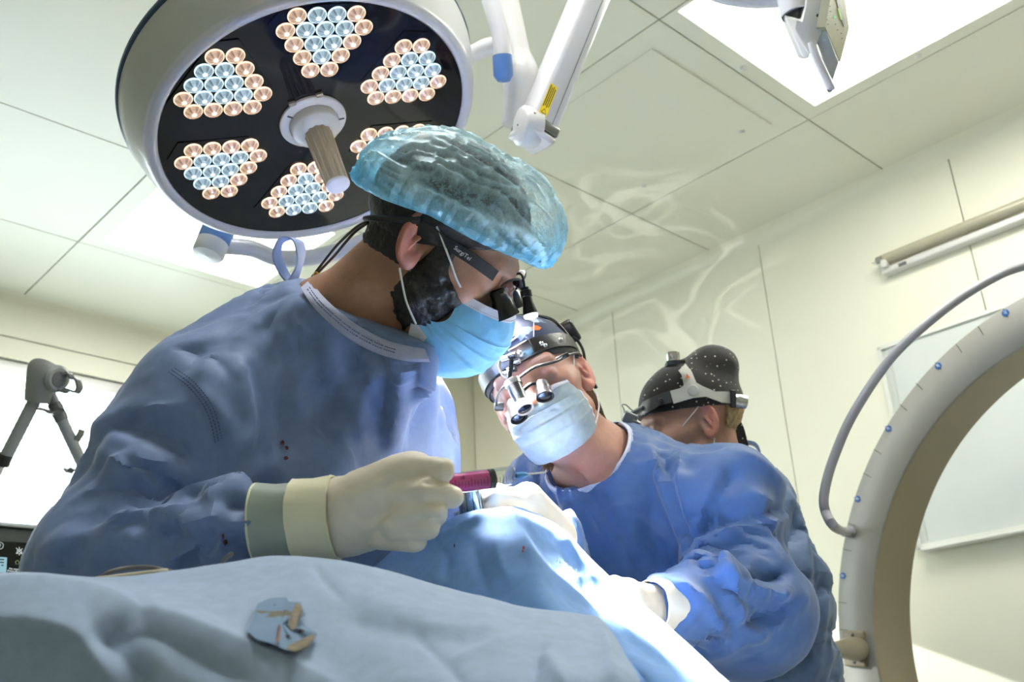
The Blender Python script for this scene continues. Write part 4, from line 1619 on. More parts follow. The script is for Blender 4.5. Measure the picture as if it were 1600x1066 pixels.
def mask_grid(H, rows, name, parent, m=MASKB, nu=81, nv=85, pleat=.0022, border=(.10, .93), side=1, sfrom=.10, seed=0, label=None):
    """rows: (top..bottom) of [x_side, y_side, z_side, y_mid, z_mid]; the sheet runs ear side to ear side"""
    R = spline(np.array(rows, float), 14)
    R = R[np.linspace(0, len(R) - 1, nv).astype(int)]
    u = np.linspace(-1, 1, nu)
    G = np.zeros((nv, nu, 3))
    for j in range(nv):
        xs, ys, zs, ym, zm = R[j]
        a = u * math.pi / 2
        x = xs * np.sign(np.sin(a)) * np.abs(np.sin(a)) ** .95
        w = np.cos(a) ** .75
        G[j, :, 0] = x
        G[j, :, 1] = ys + (ym - ys) * w
        G[j, :, 2] = zs + (zm - zs) * w
    vv = np.linspace(0, 1, nv)
    P_ = G.reshape(-1, 3)
    gu = np.gradient(G, axis=1)
    gv = np.gradient(G, axis=0)
    n = np.cross(gv, gu)
    n /= np.linalg.norm(n, axis=2)[..., None] + 1e-12
    if n[nv // 2, nu // 2, 1] < 0:
        n = -n
    pl = np.zeros((nv, nu))
    for k, vc in enumerate((.30, .47, .64)):
        t = (vv - vc) / .055
        prof = np.where(t > 0, np.exp(-t * 1.2), np.exp(-(t * 3.2) ** 2))
        pl += prof[:, None] * (1 - np.abs(u) ** 6)[None] * pleat
    q = G.reshape(-1, 3)
    cr = crumple(q, 34, seed).reshape(nv, nu) * .0032 + crumple(q * np.array([.6, 1, 1.6]), 75, seed + 3).reshape(nv, nu) * .0012
    edge = np.clip((1 - np.abs(u)) / .25, 0, 1)
    gath = np.sin(vv * 40)[:, None] * (np.exp(-((1 - np.abs(u)) / .10) ** 2))[None] * .0007
    G = G + n * (pl + cr * (.35 + .65 * edge)[None] + gath)[..., None]
    Wd = H.wv(G.reshape(-1, 3)).reshape(nv, nu, 3)
    No = (n.reshape(-1, 3) @ H.R.T).reshape(nv, nu, 3)
    b = MB().grid(Wd)
    mo_ = obj(name, b, m, parent, label=label)
    jt_, jb_ = int(nv * border[0]), int(nv * border[1])
    iu = side
    js_ = max(jt_, int(nv * sfrom))
    for nm, sl in (('top_border', (slice(0, jt_ + 1), slice(0, nu))), ('side_border', (slice(js_, nv), slice(0, iu + 2))), ('side_border', (slice(js_, nv), slice(nu - iu - 2, nu)))):
        g_ = Wd[sl] + No[sl] * .0007
        obj(nm, MB().grid(g_), MASKW, mo_, label='white stitched border' if nm == 'top_border' else None)
    # stitch dots along the top border
    b = MB()
    for k in range(4, nu - 4):
        for j in (jt_ - 1,):
            p = (Wd[j, k] + Wd[j, min(k + 1, nu - 1)]) / 2 + No[j, k] * .0010
            b.box(p, (.0007, .0007, .0007))
    obj('stitch', b, mat('stitch_grey', (.35, .36, .45), .7), mo_, False, kind='stuff')
    return mo_, Wd, No


def loop(parent, pts, r=.0013, m=CORDW, name='ear_loop'):
    return obj(name, MB().tube(spline(np.array(pts), 8), r, 8), m, parent)


# ================================================================== operator in front
H1 = Head([-0.0885, 1.133, 1.5081], [0.8096, 0.2054, -0.55], [0.5666, -0.5185, 0.6404])
s1 = thing('person', [-.42, 1.40, 0.0], 'bearded person in blue gown and blue bouffant cap bending over with a pink syringe', 'person')
CPL = [P(486, 436, 1.375), P(533, 489, 1.235), P(648, 543, 1.19)]      # plane of the neck line
CPN = nrm(np.cross(CPL[1] - CPL[0], CPL[2] - CPL[0]))
CPN = CPN if CPN @ (np.array([-0.0885, 1.133, 1.5081]) - CPL[0]) > 0 else -CPN
C7, NKF = P(505, 470, 1.34), P(612, 540, 1.24)
chest, upch = P(445, 665, 1.41), P(525, 560, 1.37)
rsh, relb, rwr = P(335, 630, 1.25), P(150, 862, 1.12), P(400, 820, 1.033)
lsh, lelb, lwr = P(598, 648, 1.52), P(612, 870, 1.50), P(740, 822, 1.37)
pelv = np.array([-.50, 1.46, .88])
neck_a, neck_b = H1.w(0, -.025, -.045), P(548, 500, 1.31)


def s1_extra(p, q, d):
    d = smin(d, cone(p, H1.w(0, -.030, -.035), P(540, 500, 1.31), .054, .062), .03)
    d = smin(d, cone(p, H1.w(0, .035, -.085), P(580, 505, 1.30), .030, .036), .025)
    d = smin(d, cone(p, P(505, 500, 1.35), P(490, 560, 1.39), .055, .06), .04)
    return d


def s1_low(p):
    d = cone(p, P(515, 570, 1.39), chest, .06, .11)
    d = smin(d, cone(p, chest, pelv, .11, .13), .04)
    d = smin(d, cone(p, rsh, relb, .052, .042), .05)
    d = smin(d, cone(p, relb, P(520, 815, 1.03), .042, .026), .02)
    d = smin(d, cone(p, lsh, lelb, .052, .042), .05)
    d = smin(d, cone(p, lelb, lwr, .042, .026), .02)
    d = smin(d, cone(p, P(515, 570, 1.39), rsh, .05, .045), .03)
    d = smin(d, cone(p, P(515, 570, 1.39), lsh, .05, .042), .03)
    for sx in (-.10, .10):
        hp = pelv + np.array([sx, 0, -.05])
        kn_ = np.array([hp[0], hp[1] - .02, .48])
        an = np.array([hp[0], hp[1] + .02, .09])
        d = smin(d, cone(p, hp, kn_, .085, .055), .03)
        d = smin(d, cone(p, kn_, an, .055, .04), .02)
        d = smin(d, cone(p, an - np.array([0, 0, .045]), an + np.array([.02, -.15, -.055]), .042, .034), .02)
    return d


def s1_tint(l):
    c, mix = skin_tint(l, (.37, .195, .12), (.46, .18, .12), (.44, .15, .10))
    beard = np.clip((-(l[:, 2] + .002) - (l[:, 1] - .045) * .9) * 60, 0, 1) * np.clip((l[:, 1] + .012 - (l[:, 2] + .12) * -.1) * 60, 0, 1) * (l[:, 2] > -.135) * (np.abs(l[:, 0]) < .0735)
    mix(beard * .88, (.030, .018, .013))
    fade = np.clip((.012 - l[:, 1]) * 50, 0, 1) * np.clip((l[:, 2] + .065) * 22, 0, 1) * (np.abs(l[:, 0]) < .078)
    fade *= ~((np.abs(l[:, 1] + .012) < .034) & (np.abs(l[:, 0]) > .072))
    mix(fade * .8, (.030, .021, .016))
    mix(brow_w(l, .007) * .9, (.02, .012, .009))
    mix(lash_w(l) * .9, (.015, .01, .008))
    return c


lowv = sdf_mesh(s1_low, *bbox_of([relb, pelv, chest, lsh, lwr, P(520, 815, 1.03), np.array([pelv[0], pelv[1], 0.02])], .19), .017, 0)
hb = [H1.w(x, y, z) for x in (-.09, .09) for y in (-.12, .13) for z in (-.13, .14)] + [P(470, 560, 1.38), P(590, 525, 1.28)]
build_head('body', H1, s1_extra, *bbox_of(hb, .02), .0026, s1_tint, s1, lowv, earsc=1.12)

# hair and beard as short raised coats
def s1_hair(p):
    q = H1.loc(p)
    d = s1_extra(p, q, head_sdf(q)) - .0034 - .0016 * vnoise(p * 260) - .001 * vnoise(p * 90)
    a = smax(d, plane(q, (0, .020, 0), (0, 1, -.25)), .006)
    a = smax(a, plane(q, (0, 0, -.030), (0, .12, -1)), .016)
    a = np.maximum(a, -ell_in(q * np.array([np.sign(1), 1, 1]), (.080, -.008, .000), (.018, .030, .040)))
    a = np.maximum(a, -ell_in(q, (-.080, -.008, .000), (.018, .030, .040)))
    return a


def s1_beard(p):
    q = H1.loc(p)
    d = head_sdf(q) - .0055 - .0022 * vnoise(p * 230) - .0015 * vnoise(p * 90)
    z0 = np.abs(q[:, 0])
    low = smax(d, plane(q, (0, .050, -.012), (0, .75, 1)), .008)
    low = smax(low, plane(q, (0, -.021, -.06), (0, -1, .35)), .008)
    low = smax(low, plane(q, (0, .074, -.012), (0, 1, -.40)), .004)
    low = smax(low, plane(q, (0, 0, -.108), (0, 0, -1)), .010)
    low = smax(low, -ell_in(np.c_[z0, q[:, 1:]], (.058, .050, -.104), (.03, .030, .030)), .003)
    burn = smax(d + .001, ell_in(np.c_[z0, q[:, 1:]], (.068, .019, .004), (.02, .013, .045)), .005)
    return smin(low, burn, .006)


hb = [H1.w(x, y, z) for x in (-.08, .08) for y in (-.11, .11) for z in (-.125, .14)]
obj('hair', sdf_mesh(s1_hair, *bbox_of(hb, .015), .0032), HAIRD, s1, label='short dark hair showing below the cap')
obj('beard', sdf_mesh(s1_beard, *bbox_of(hb, .015), .0030), HAIRD, s1, label='dense dark beard behind the mask')


# gown
def s1_gown(p):
    d = cone(p, upch, chest, .100, .155)
    d = smin(d, cone(p, chest, P(455, 800, 1.40), .155, .17), .05)
    d = smin(d, cone(p, P(455, 800, 1.40), pelv, .185, .20), .06)
    d = smin(d, cone(p, pelv, np.array([pelv[0], pelv[1], .42]), .20, .25), .05)
    d = smin(d, cone(p, C7 + np.array([-.03, .02, -.035]), rsh, .054, .072), .06)
    d = smin(d, cone(p, upch + np.array([.02, 0, -.02]), lsh, .078, .060), .06)
    d = smin(d, cone(p, rsh, relb, .074, .070), .045)
    d = smin(d, cone(p, relb, P(352, 828, 1.045), .066, .049), .030)
    d = smin(d, cone(p, P(352, 828, 1.045), rwr, .046, .034), .012)
    d = smin(d, cone(p, lsh, lelb, .060, .060), .045)
    d = smin(d, cone(p, lelb, lwr, .060, .048), .03)
    # cloth stands up round the neck and ends on a slanting neck line
    d = smin(d, cone(p, P(490, 590, 1.36), P(560, 478, 1.292), .095, .0765), .05)
    d = smin(d, cone(p, P(585, 590, 1.31), P(636, 566, 1.245), .06, .034), .04)
    d = smax(d, plane(p, CPL[0], CPN), .005)
    return d


gpts = [relb, rwr, lsh, lwr, C7, np.array([pelv[0] - .05, pelv[1], .36]), np.array([pelv[0], pelv[1] + .05, .36])]
gv, gF = sdf_mesh(s1_gown, *bbox_of(gpts, .23), .0112)
pin = (((np.abs(plane(gv, CPL[0], CPN)) < .03) & (cone(gv, P(530, 530, 1.33), P(560, 478, 1.292), .09, .09) < .02)) | (np.linalg.norm(gv - rwr, axis=1) < .042)
       | (np.linalg.norm(gv - lwr, axis=1) < .060) | (gv[:, 2] < .45)).astype(float)
gv = cloth_sim(gv, gF, *sdf_mesh(lambda p: s1_gown(p) + .013, *bbox_of(gpts, .23), .018, 0), pin, frames=14, grow=-.085, bend=2.6, grav=.28, tens=22)
S1F = [
    # armhole seam and the drag lines beside it
    ('v', 7, 4, [(262, 588), (300, 618), (330, 665), (344, 712), (338, 760)]),
    ('r', 16, 7, [(290, 600), (345, 650), (372, 720), (368, 775)]),
    ('s', 26, 14, [(150, 690), (215, 720), (280, 760), (330, 772)]),
    ('r', 22, 14, [(142, 690), (190, 655), (250, 640), (300, 650)]),
    ('v', 20, 16, [(185, 672), (235, 668), (280, 700), (290, 735)]),
    ('r', 18, 16, [(145, 700), (205, 735), (262, 765), (300, 775)]),
    ('v', 22, 20, [(110, 840), (170, 805), (235, 775), (290, 768)]),
    ('r', 22, 16, [(60, 880), (120, 838), (180, 815), (225, 790)]),
    ('v', 16, 12, [(115, 905), (150, 860), (195, 820), (255, 790)]),
    ('r', 18, 16, [(120, 900), (170, 840), (205, 805), (270, 805), (330, 830)]),
    ('v', 10, 8, [(205, 812), (250, 830), (300, 842), (330, 838)]),
    ('r', 14, 12, [(325, 840), (338, 800), (335, 770), (375, 755), (395, 765)]),
    ('v', 12, 12, [(345, 800), (370, 785), (395, 800)]),
    ('v', 12, 10, [(350, 845), (372, 860), (400, 868)]),
    ('r', 10, 8, [(345, 830), (375, 815), (402, 818)]),
    # back and shoulder
    ('v', 10, 7, [(470, 450), (400, 485), (330, 540), (270, 588)]),
    ('r', 16, 8, [(455, 462), (395, 505), (335, 560), (300, 600)]),
    ('r', 18, 8, [(470, 470), (440, 520), (405, 560)]),
    ('v', 16, 9, [(388, 560), (400, 610), (405, 680), (400, 740)]),
    ('r', 18, 12, [(370, 555), (382, 600), (390, 660), (380, 720)]),
    ('r', 14, 9, [(440, 560), (425, 620), (418, 690), (425, 740)]),
    ('v', 16, 9, [(455, 590), (440, 650), (445, 720)]),
    # chest: folds hanging from the neck line
    ('r', 12, 8, [(520, 530), (470, 590), (440, 640)]),
    ('v', 14, 8, [(560, 560), (520, 620), (505, 700)]),
    ('r', 16, 8, [(585, 570), (560, 640), (560, 710)]),
    ('v', 10, 6, [(600, 560), (598, 620), (590, 700)]),
    ('r', 10, 7, [(625, 570), (620, 640), (612, 710)]),
    ('v', 9, 6, [(645, 560), (650, 630), (640, 710)]),
    ('r', 9, 6, [(668, 570), (676, 640), (668, 710)]),
    ('r', 9, 5, [(640, 632), (665, 615), (690, 600)]),
    ('b', 50, 14, [(440, 780), (480, 740), (560, 720)]),
]
gv, gF = drape_cloth(gv, gF, [(k, w, h * 1.15, l) for k, w, h, l in S1F], big=(.004, 9), mid=(.0035, 18), seed=1)
gown1 = obj('gown', (gv, gF), GOWN, s1, label='pale blue wrinkled surgical gown')
# collar binding round the neck opening
cax = nrm(P(640, 400, 1.19) - P(545, 505, 1.31))
cf = frame(cax, W @ np.array([0, 0, -1.0]))


def ring_on(f, c, fr, r0, n, off, t0=0.0, t1=2 * np.pi):
    """points where rays from c in the x-y plane of fr leave the solid f"""
    out = []
    return out


# the rim itself: walk round the hole at the gown surface
def rim_points(center, ax, fr, rad, sdf, n=72, span=.12):
    ang = np.linspace(0, 2 * np.pi, n, endpoint=False)
    ts = np.linspace(-span, span, 97)
    pts = []
    for a in ang:
        e = fr[:, 0] * math.cos(a) + fr[:, 1] * math.sin(a)
        L = center + e * rad + ts[:, None] * ax
        s = sdf(L)
        ins = np.where(s < 0)[0]
        pts.append(center + e * rad + ax * (ts[ins[-1]] if len(ins) else -span))
    pts = np.array(pts)
    k = np.ones(7) / 7
    return np.stack([np.convolve(np.r_[pts[-3:, c], pts[:, c], pts[:3, c]], k, 'valid') for c in range(3)], 1)


def band(name, rim, ax, cen, w, t, m, parent, out=.35, label=None):
    G = []
    for i in range(len(rim) + 1):
        p = rim[i % len(rim)]
        e = nrm((p - cen) - ((p - cen) @ ax) * ax)
        dn = nrm(e * (1 - out) - ax * out)
        G.append([p - e * t, p - e * t * .2 + ax * t, p + e * t + ax * t * .3, p + dn * w * .5 + e * t + ax * .0015, p + dn * w + e * t * .5])
    return obj(name, MB().grid(np.array(G)[:, ::-1]), m, parent, label=label)




def strip_on(name, inner, outer, sv, m, parent, nu=60, nv=6, lift=.0025, label=None):
    """cloth strip lying on the gown between two pixel lines"""
    I = spline(np.array(inner, float), 12); O = spline(np.array(outer, float), 12)
    I = I[np.linspace(0, len(I) - 1, nu).astype(int)]; O = O[np.linspace(0, len(O) - 1, nu).astype(int)]
    pxs, dp = proj(sv)
    D = np.zeros((nu, nv)); XY = np.zeros((nu, nv, 2))
    for i in range(nu):
        for j in range(nv):
            xy = I[i] + (O[i] - I[i]) * j / (nv - 1)
            d2 = ((pxs - xy) ** 2).sum(1)
            k = np.where(d2 < 100)[0]
            D[i, j] = np.min(dp[k]) if len(k) else dp[np.argmin(d2)]
            XY[i, j] = xy
    k9 = np.ones(9) / 9
    for j in range(nv):
        D[:, j] = np.convolve(np.r_[[D[0, j]] * 4, D[:, j], [D[-1, j]] * 4], k9, 'valid')
    D[:, 0] = np.minimum(D[:, 0], D[:, 1] + .004)
    G = np.array([[P(XY[i, j, 0], XY[i, j, 1], D[i, j] - lift * (1.6 if 0 < j < nv - 1 else .6)) for j in range(nv)] for i in range(nu)])
    return obj(name, MB().grid(G), m, parent, label=label), G


colr, CG = strip_on('collar_band', [(484, 437), (505, 463), (532, 488), (562, 510), (600, 530), (634, 540), (664, 545)], [(470, 449), (488, 478), (516, 506), (546, 530), (588, 552), (632, 564), (672, 566)], gv, TRIMB, gown1, label='lilac stitched collar band')
# green undershirt and gold chain at the nape
b = MB()
bk = [P(488, 440, 1.37), P(497, 448, 1.352), P(508, 462, 1.335), P(518, 478, 1.322), P(528, 494, 1.312)]
obj('undershirt', MB().tube(spline(bk, 6), .0115, 10, flat=.5), clothmat('green_cotton', (.03, .16, .10), .8), s1, label='green undershirt edge at the nape')
b = MB()
for k in range(7):
    q = P(494 + k * 2.6, 431 + k * 1.6, 1.337 - k * .0006)
    b.tube(np.array([q + np.array([.0035 * math.cos(a), .001 * k % 2, .0055 * math.sin(a)]) for a in np.linspace(0, 2 * np.pi, 12, endpoint=False)]), .0011, 6, closed=True)
obj('neck_chain', b, mat('gold', (.75, .52, .2), .25, metal=1.0), s1, label='gold chain at the nape')
# tie loop standing behind the neck
tl_ = [P(452, 440, 1.37), P(440, 420, 1.37), P(433, 398, 1.37), P(438, 378, 1.375), P(452, 372, 1.38), P(466, 378, 1.38), P(470, 398, 1.375), P(466, 420, 1.365), P(456, 442, 1.36)]
c = spline(tl_, 8)
G = []
for i in range(len(c)):
    tt = nrm(c[min(i + 1, len(c) - 1)] - c[max(i - 1, 0)])
    wv = nrm(W @ np.array([.45 + .3 * math.sin(i * .2), 0.1, .9]))
    n_ = nrm(np.cross(tt, wv)) * .0012
    G.append([c[i] - wv * .009 - n_, c[i] + wv * .009 - n_, c[i] + wv * .009 + n_, c[i] - wv * .009 + n_, c[i] - wv * .009 - n_])
obj('tie_loop', MB().grid(np.array(G)), clothmat('tie_cloth', (.30, .40, .68), .6), gown1, sharp=50, label='pale blue fabric tie loop')
def on_gown(sv, px, py, lift=.001):
    """nearest camera-facing gown vertex under a pixel"""
    pxs, dp = proj(sv)
    d2 = (pxs[:, 0] - px) ** 2 + (pxs[:, 1] - py) ** 2
    i = np.where(d2 < 60)[0]
    i = i[np.argmin(dp[i])] if len(i) else np.argmin(d2)
    return P(px, py, dp[i] - lift)
# stitched shoulder tape: two rows of short stitches
b = MB()
for off in (-5, 0, 5):
    ln = spline(np.array([(268, 578), (300, 602), (328, 640), (342, 690)], float) + np.array([off, -off * .6]), 10)
    for i in range(0, len(ln) - 1):
        b.tube([on_gown(gv, *ln[i]), on_gown(gv, *(ln[i] * .45 + ln[i + 1] * .55))], .0006, 5)
obj('seam_stitch', b, mat('stitch_blue', (.06, .10, .22), .8), gown1, kind='stuff')
b = MB()
for j in (2, 3):
    for i in range(4, 46):
        p0_, p1_ = CG[i, j], CG[i + 1, j]
        n_ = nrm(CAM - p0_) * .0006
        b.tube([p0_ + n_, p0_ + (p1_ - p0_) * .55 + n_], .0006, 5)
obj('collar_stitch', b, mat('stitch_lilac', (.10, .12, .30), .8), gown1, kind='stuff')
# dried blood spots
BLOOD = mat('dried_blood', (.10, .012, .012), .5, var=.3, scale=300)
rnd = random.Random(4)


def spot(px, py, rx, ry, parent, sv, m=BLOOD, nm='blood_spot'):
    c = on_gown(sv, px, py, .0012)
    pts = []
    for k in range(14):
        a = 2 * math.pi * k / 14
        s_ = .7 + .5 * rnd.random()
        pts.append(on_gown(sv, px + rx * s_ * math.cos(a), py + ry * s_ * math.sin(a), .0008))
    v = np.array([c] + pts)
    obj(nm, MB().add(v, [(0, 1 + k, 1 + (k + 1) % 14) for k in range(14)]), m, parent, label='dark red spot' if nm == 'blood_spot' else None)


for (x_, y_, a_, b_) in [(442, 692, 3.5, 4.5), (448, 700, 3, 3), (447, 716, 4, 3), (352, 848, 4, 5), (349, 838, 2, 5)]:
    spot(x_, y_, a_, b_, gown1, gv)

# right glove with the syringe hand
VD = W @ np.array([0, 0, 1.0])


def s1_glove(p):
    d = fcone(p, P(432, 817, 1.03), P(530, 808, 1.02), .035, .033, VD, .8)
    d = smin(d, fcone(p, P(535, 810, 1.02), P(632, 782, 1.005), .036, .044, VD, .55), .02)
    d = smin(d, fcone(p, P(560, 790, 1.01), P(640, 760, .995), .022, .024, VD, .7), .015)
    # thumb on top
    d = smin(d, cone(p, P(575, 768, 1.01), P(645, 733, .995), .017, .0145), .014)
    d = smin(d, cone(p, P(645, 733, .995), P(690, 735, .985), .0138, .0128), .004)
    # index under the barrel
    ix = smin(cone(p, P(625, 772, .985), P(668, 766, .975), .0140, .0130), cone(p, P(668, 766, .975), P(708, 777, .985), .0128, .0108), .003)
    d = smin(d, ix, .0025)
    md = smin(cone(p, P(632, 800, .980), P(676, 797, .972), .0142, .0128), cone(p, P(676, 797, .972), P(682, 803, 1.010), .0122, .0110), .003)
    d = smin(d, md, .002)
    rg = smin(cone(p, P(618, 824, .985), P(666, 823, .975), .0140, .0125), cone(p, P(666, 823, .975), P(670, 826, 1.010), .0122, .0110), .003)
    d = smin(d, rg, .002)
    pk = smin(cone(p, P(596, 840, 1.0), P(648, 845, .985), .0130, .0112), cone(p, P(648, 845, .985), P(652, 846, 1.015), .0108, .0098), .003)
    d = smin(d, pk, .0025)
    d = d - .0011 * crumple(p, 42, 4) - .0007 * vnoise(p * 120)
    return d


v, F = sdf_mesh(s1_glove, *bbox_of([P(395, 818, 1.03), P(640, 720, .98), P(722, 850, 1.02), P(530, 860, 1.05)], .045), .0024)
GS = [('v', 5, 3.6, [(690, 752), (675, 755), (655, 752)]), ('v', 4, 4, [(695, 786), (680, 786), (664, 783)]), ('v', 4, 4, [(690, 812), (672, 811), (652, 812)]), ('v', 4, 3.5, [(668, 835), (650, 835), (632, 833)]),
      ('r', 8, 1.6, [(540, 780), (580, 765), (615, 745)]), ('v', 10, 2, [(560, 815), (600, 800), (630, 785)]), ('r', 10, 2, [(560, 835), (600, 818), (640, 808)]), ('v', 10, 1.8, [(555, 850), (590, 842), (620, 838)])]
v = folds(v, F, GS)
gl1 = obj('glove', (v, F), GLOVE, s1, label='cream latex glove holding the syringe')


def cuff(p0, p1, r0, r1, parent, name, m, fl=.8, lab=None):
    a = nrm(p1 - p0)
    fr = frame(a, VD)
    L = np.linalg.norm(p1 - p0)
    prof = [(r0 * .96, 0), (r0 * 1.02, .001), (r0 * 1.02, .003), ((r0 + r1) / 2, L * .5), (r1 * 1.02, L - .003), (r1 * 1.02, L - .001), (r1 * .96, L)]
    b = MB()
    ang = np.linspace(0, 2 * np.pi, 48, endpoint=False)
    V = []
    for k, (rr, zz) in enumerate(prof):
        wob = rr * (1 + .02 * np.sin(5 * ang + k) + .012 * np.sin(11 * ang - k))
        V.append(p0 + (np.cos(ang) * wob * fl)[:, None] * fr[:, 0] + (np.sin(ang) * wob)[:, None] * fr[:, 1] + zz * a)
    n_ = 48
    f = [(i * n_ + k, i * n_ + (k + 1) % n_, (i + 1) * n_ + (k + 1) % n_, (i + 1) * n_ + k) for i in range(len(prof) - 1) for k in range(n_)]
    b.add(np.concatenate(V), f)
    return obj(name, b, m, parent, label=lab)


cuff(P(402, 819, 1.03), P(464, 815, 1.027), .0400, .0388, gl1, 'cuff', mat('latex_over_blue_cuff', (.36, .42, .37), .45, var=.05, scale=20), .83, 'thin glove cuff with blue sleeve showing through')
cuff(P(461, 815, 1.027), P(527, 808, 1.022), .0412, .0420, gl1, 'cuff_band', BAND, .85, 'yellowish folded cuff band')
fr = frame(nrm(P(462, 815, 1.027) - P(402, 819, 1.03)), VD)
obj('cuff_bead', MB().tube(np.array([P(402, 819, 1.03) + .0402 * (.83 * math.cos(a) * fr[:, 0] + math.sin(a) * fr[:, 1]) for a in np.linspace(0, 2 * np.pi, 40, endpoint=False)]), .0014, 8, closed=True), BAND, gl1)


# left glove, mostly behind the drape
def simple_hand(w0, palm, tips, th, rp=.034, flat=None, r=.0105):
    """distance field of a loosely curled hand: wrist w0, palm centre, four (knuckle, bend, tip) chains and a thumb chain"""
    fa = flat if flat is not None else np.cross(palm - w0, np.array([0, 0, 1.0]))

    def f(p):
        d = fcone(p, w0, palm, .028, rp, fa, .6)
        for (a, b_, c_) in tips:
            d = smin(d, smin(cone(p, a, b_, r * 1.12, r), cone(p, b_, c_, r, r * .88), .003), .006)
        a, b_, c_ = th
        d = smin(d, smin(cone(p, a, b_, r * 1.35, r * 1.15), cone(p, b_, c_, r * 1.15, r), .004), .012)
        return d - .0009 * crumple(p, 42, 8)
    return f


tips = [(P(775, 800 + 7 * k, 1.345 + .012 * k), P(802, 800 + 8 * k, 1.33 + .012 * k), P(815, 812 + 8 * k, 1.335 + .012 * k)) for k in range(4)]
hf = simple_hand(lwr, P(770, 815, 1.355), tips, (P(758, 800, 1.34), P(775, 790, 1.325), P(790, 794, 1.32)))
obj('glove', sdf_mesh(hf, *bbox_of([lwr, P(825, 845, 1.38), P(790, 780, 1.31)], .05), .004), GLOVE, s1, label='other cream glove half hidden at the wound')

# bouffant cap: open net shell with a frilled hem
def cap_material(name, col, open_lo, open_hi):
    m = bpy.data.materials.new(name)
    m.use_nodes = True
    nt = m.node_tree
    nt.nodes.clear()
    N = nt.nodes.new
    tc = N('ShaderNodeTexCoord')
    d = N('ShaderNodeBsdfDiffuse'); d.inputs[0].default_value = (*col, 1)
    t = N('ShaderNodeBsdfTranslucent'); t.inputs[0].default_value = (*col, 1)
    g = N('ShaderNodeBsdfGlossy'); g.inputs['Roughness'].default_value = .35; g.inputs[0].default_value = (.8, .95, 1, 1)
    tr = N('ShaderNodeBsdfTransparent')
    m1 = N('ShaderNodeMixShader'); m1.inputs[0].default_value = .5
    mc = N('ShaderNodeMixRGB'); mc.inputs[1].default_value = (.62, .84, .90, 1); mc.inputs[2].default_value = (*col, 1)
    nt.links.new(mc.outputs[0], d.inputs[0]); nt.links.new(mc.outputs[0], t.inputs[0])
    m2 = N('ShaderNodeMixShader'); m2.inputs[0].default_value = .10
    m3 = N('ShaderNodeMixShader')
    nt.links.new(d.outputs[0], m1.inputs[1]); nt.links.new(t.outputs[0], m1.inputs[2])
    nt.links.new(m1.outputs[0], m2.inputs[1]); nt.links.new(g.outputs[0], m2.inputs[2])
    # weave opacity: fibres plus creased ridges kept in an attribute
    no = N('ShaderNodeTexNoise'); no.inputs['Scale'].default_value = 260; no.inputs['Detail'].default_value = 6; no.inputs['Roughness'].default_value = .7
    nt.links.new(tc.outputs['Object'], no.inputs['Vector'])
    at = N('ShaderNodeAttribute'); at.attribute_name = 'tint'
    sp = N('ShaderNodeSeparateColor')
    nt.links.new(at.outputs['Color'], sp.inputs[0])
    nt.links.new(sp.outputs[1], mc.inputs[0])
    mr = N('ShaderNodeMapRange'); mr.inputs[1].default_value, mr.inputs[2].default_value = .35, .65
    mr.inputs[3].default_value, mr.inputs[4].default_value = -.13, .13
    nt.links.new(no.outputs['Fac'], mr.inputs[0])
    ad = N('ShaderNodeMath'); ad.operation = 'ADD'; ad.use_clamp = True
    nt.links.new(sp.outputs[0], ad.inputs[0]); nt.links.new(mr.outputs[0], ad.inputs[1])
    nt.links.new(ad.outputs[0], m3.inputs[0])
    nt.links.new(tr.outputs[0], m3.inputs[1]); nt.links.new(m2.outputs[0], m3.inputs[2])
    o = N('ShaderNodeOutputMaterial')
    nt.links.new(m3.outputs[0], o.inputs[0])
    return m


# shape in head coordinates: rows from hem to crown
nA, nR = 260, 74
ang = np.linspace(0, 2 * np.pi, nA, endpoint=False)
sa, ca = np.sin(ang), np.cos(ang)             # ca ahead, sa to its right


def hemz(a):
    c_ = np.cos(a)
    return np.interp(c_, [-1, -.55, -.1, .45, .8, 1], [.026, .038, .054, .058, .062, .060])


V = []
for r in range(nR):
    t = r / (nR - 1)
    # t 0 = inner elastic, .12 = frill, 1 = crown
    th = np.clip((t - .10) / .90, 0, 1) * math.pi / 2
    k = np.cos(th) ** .80
    wx, wf, wb_ = .098, .128, .132
    X = k * wx * sa
    Y = np.where(ca > 0, k * wf * ca, k * wb_ * ca) - .003
    bul = 1 + .06 * np.exp(-((th - .35) / .3) ** 2)
    X, Y = X * bul, Y * bul
    top = .143
    Z = hemz(ang) + (top - hemz(ang)) * np.sin(th) ** .90
    Z = Z + .012 * np.exp(-((ca - .95) / .3) ** 2) * np.sin(th * 2)
    if t < .10:
        s_ = 1 - t / .10
        X = X * (1 - .17 * s_)
        Y = Y * (1 - .155 * s_) 
        Z = Z + .004 * s_ - .008 * math.sin(s_ * math.pi)
    V.append(np.stack([X, Y, Z], 1))
V = np.array(V)
q = V.reshape(-1, 3)
rowt = np.repeat(np.linspace(0, 1, nR), nA)
aa = np.tile(ang, nR)
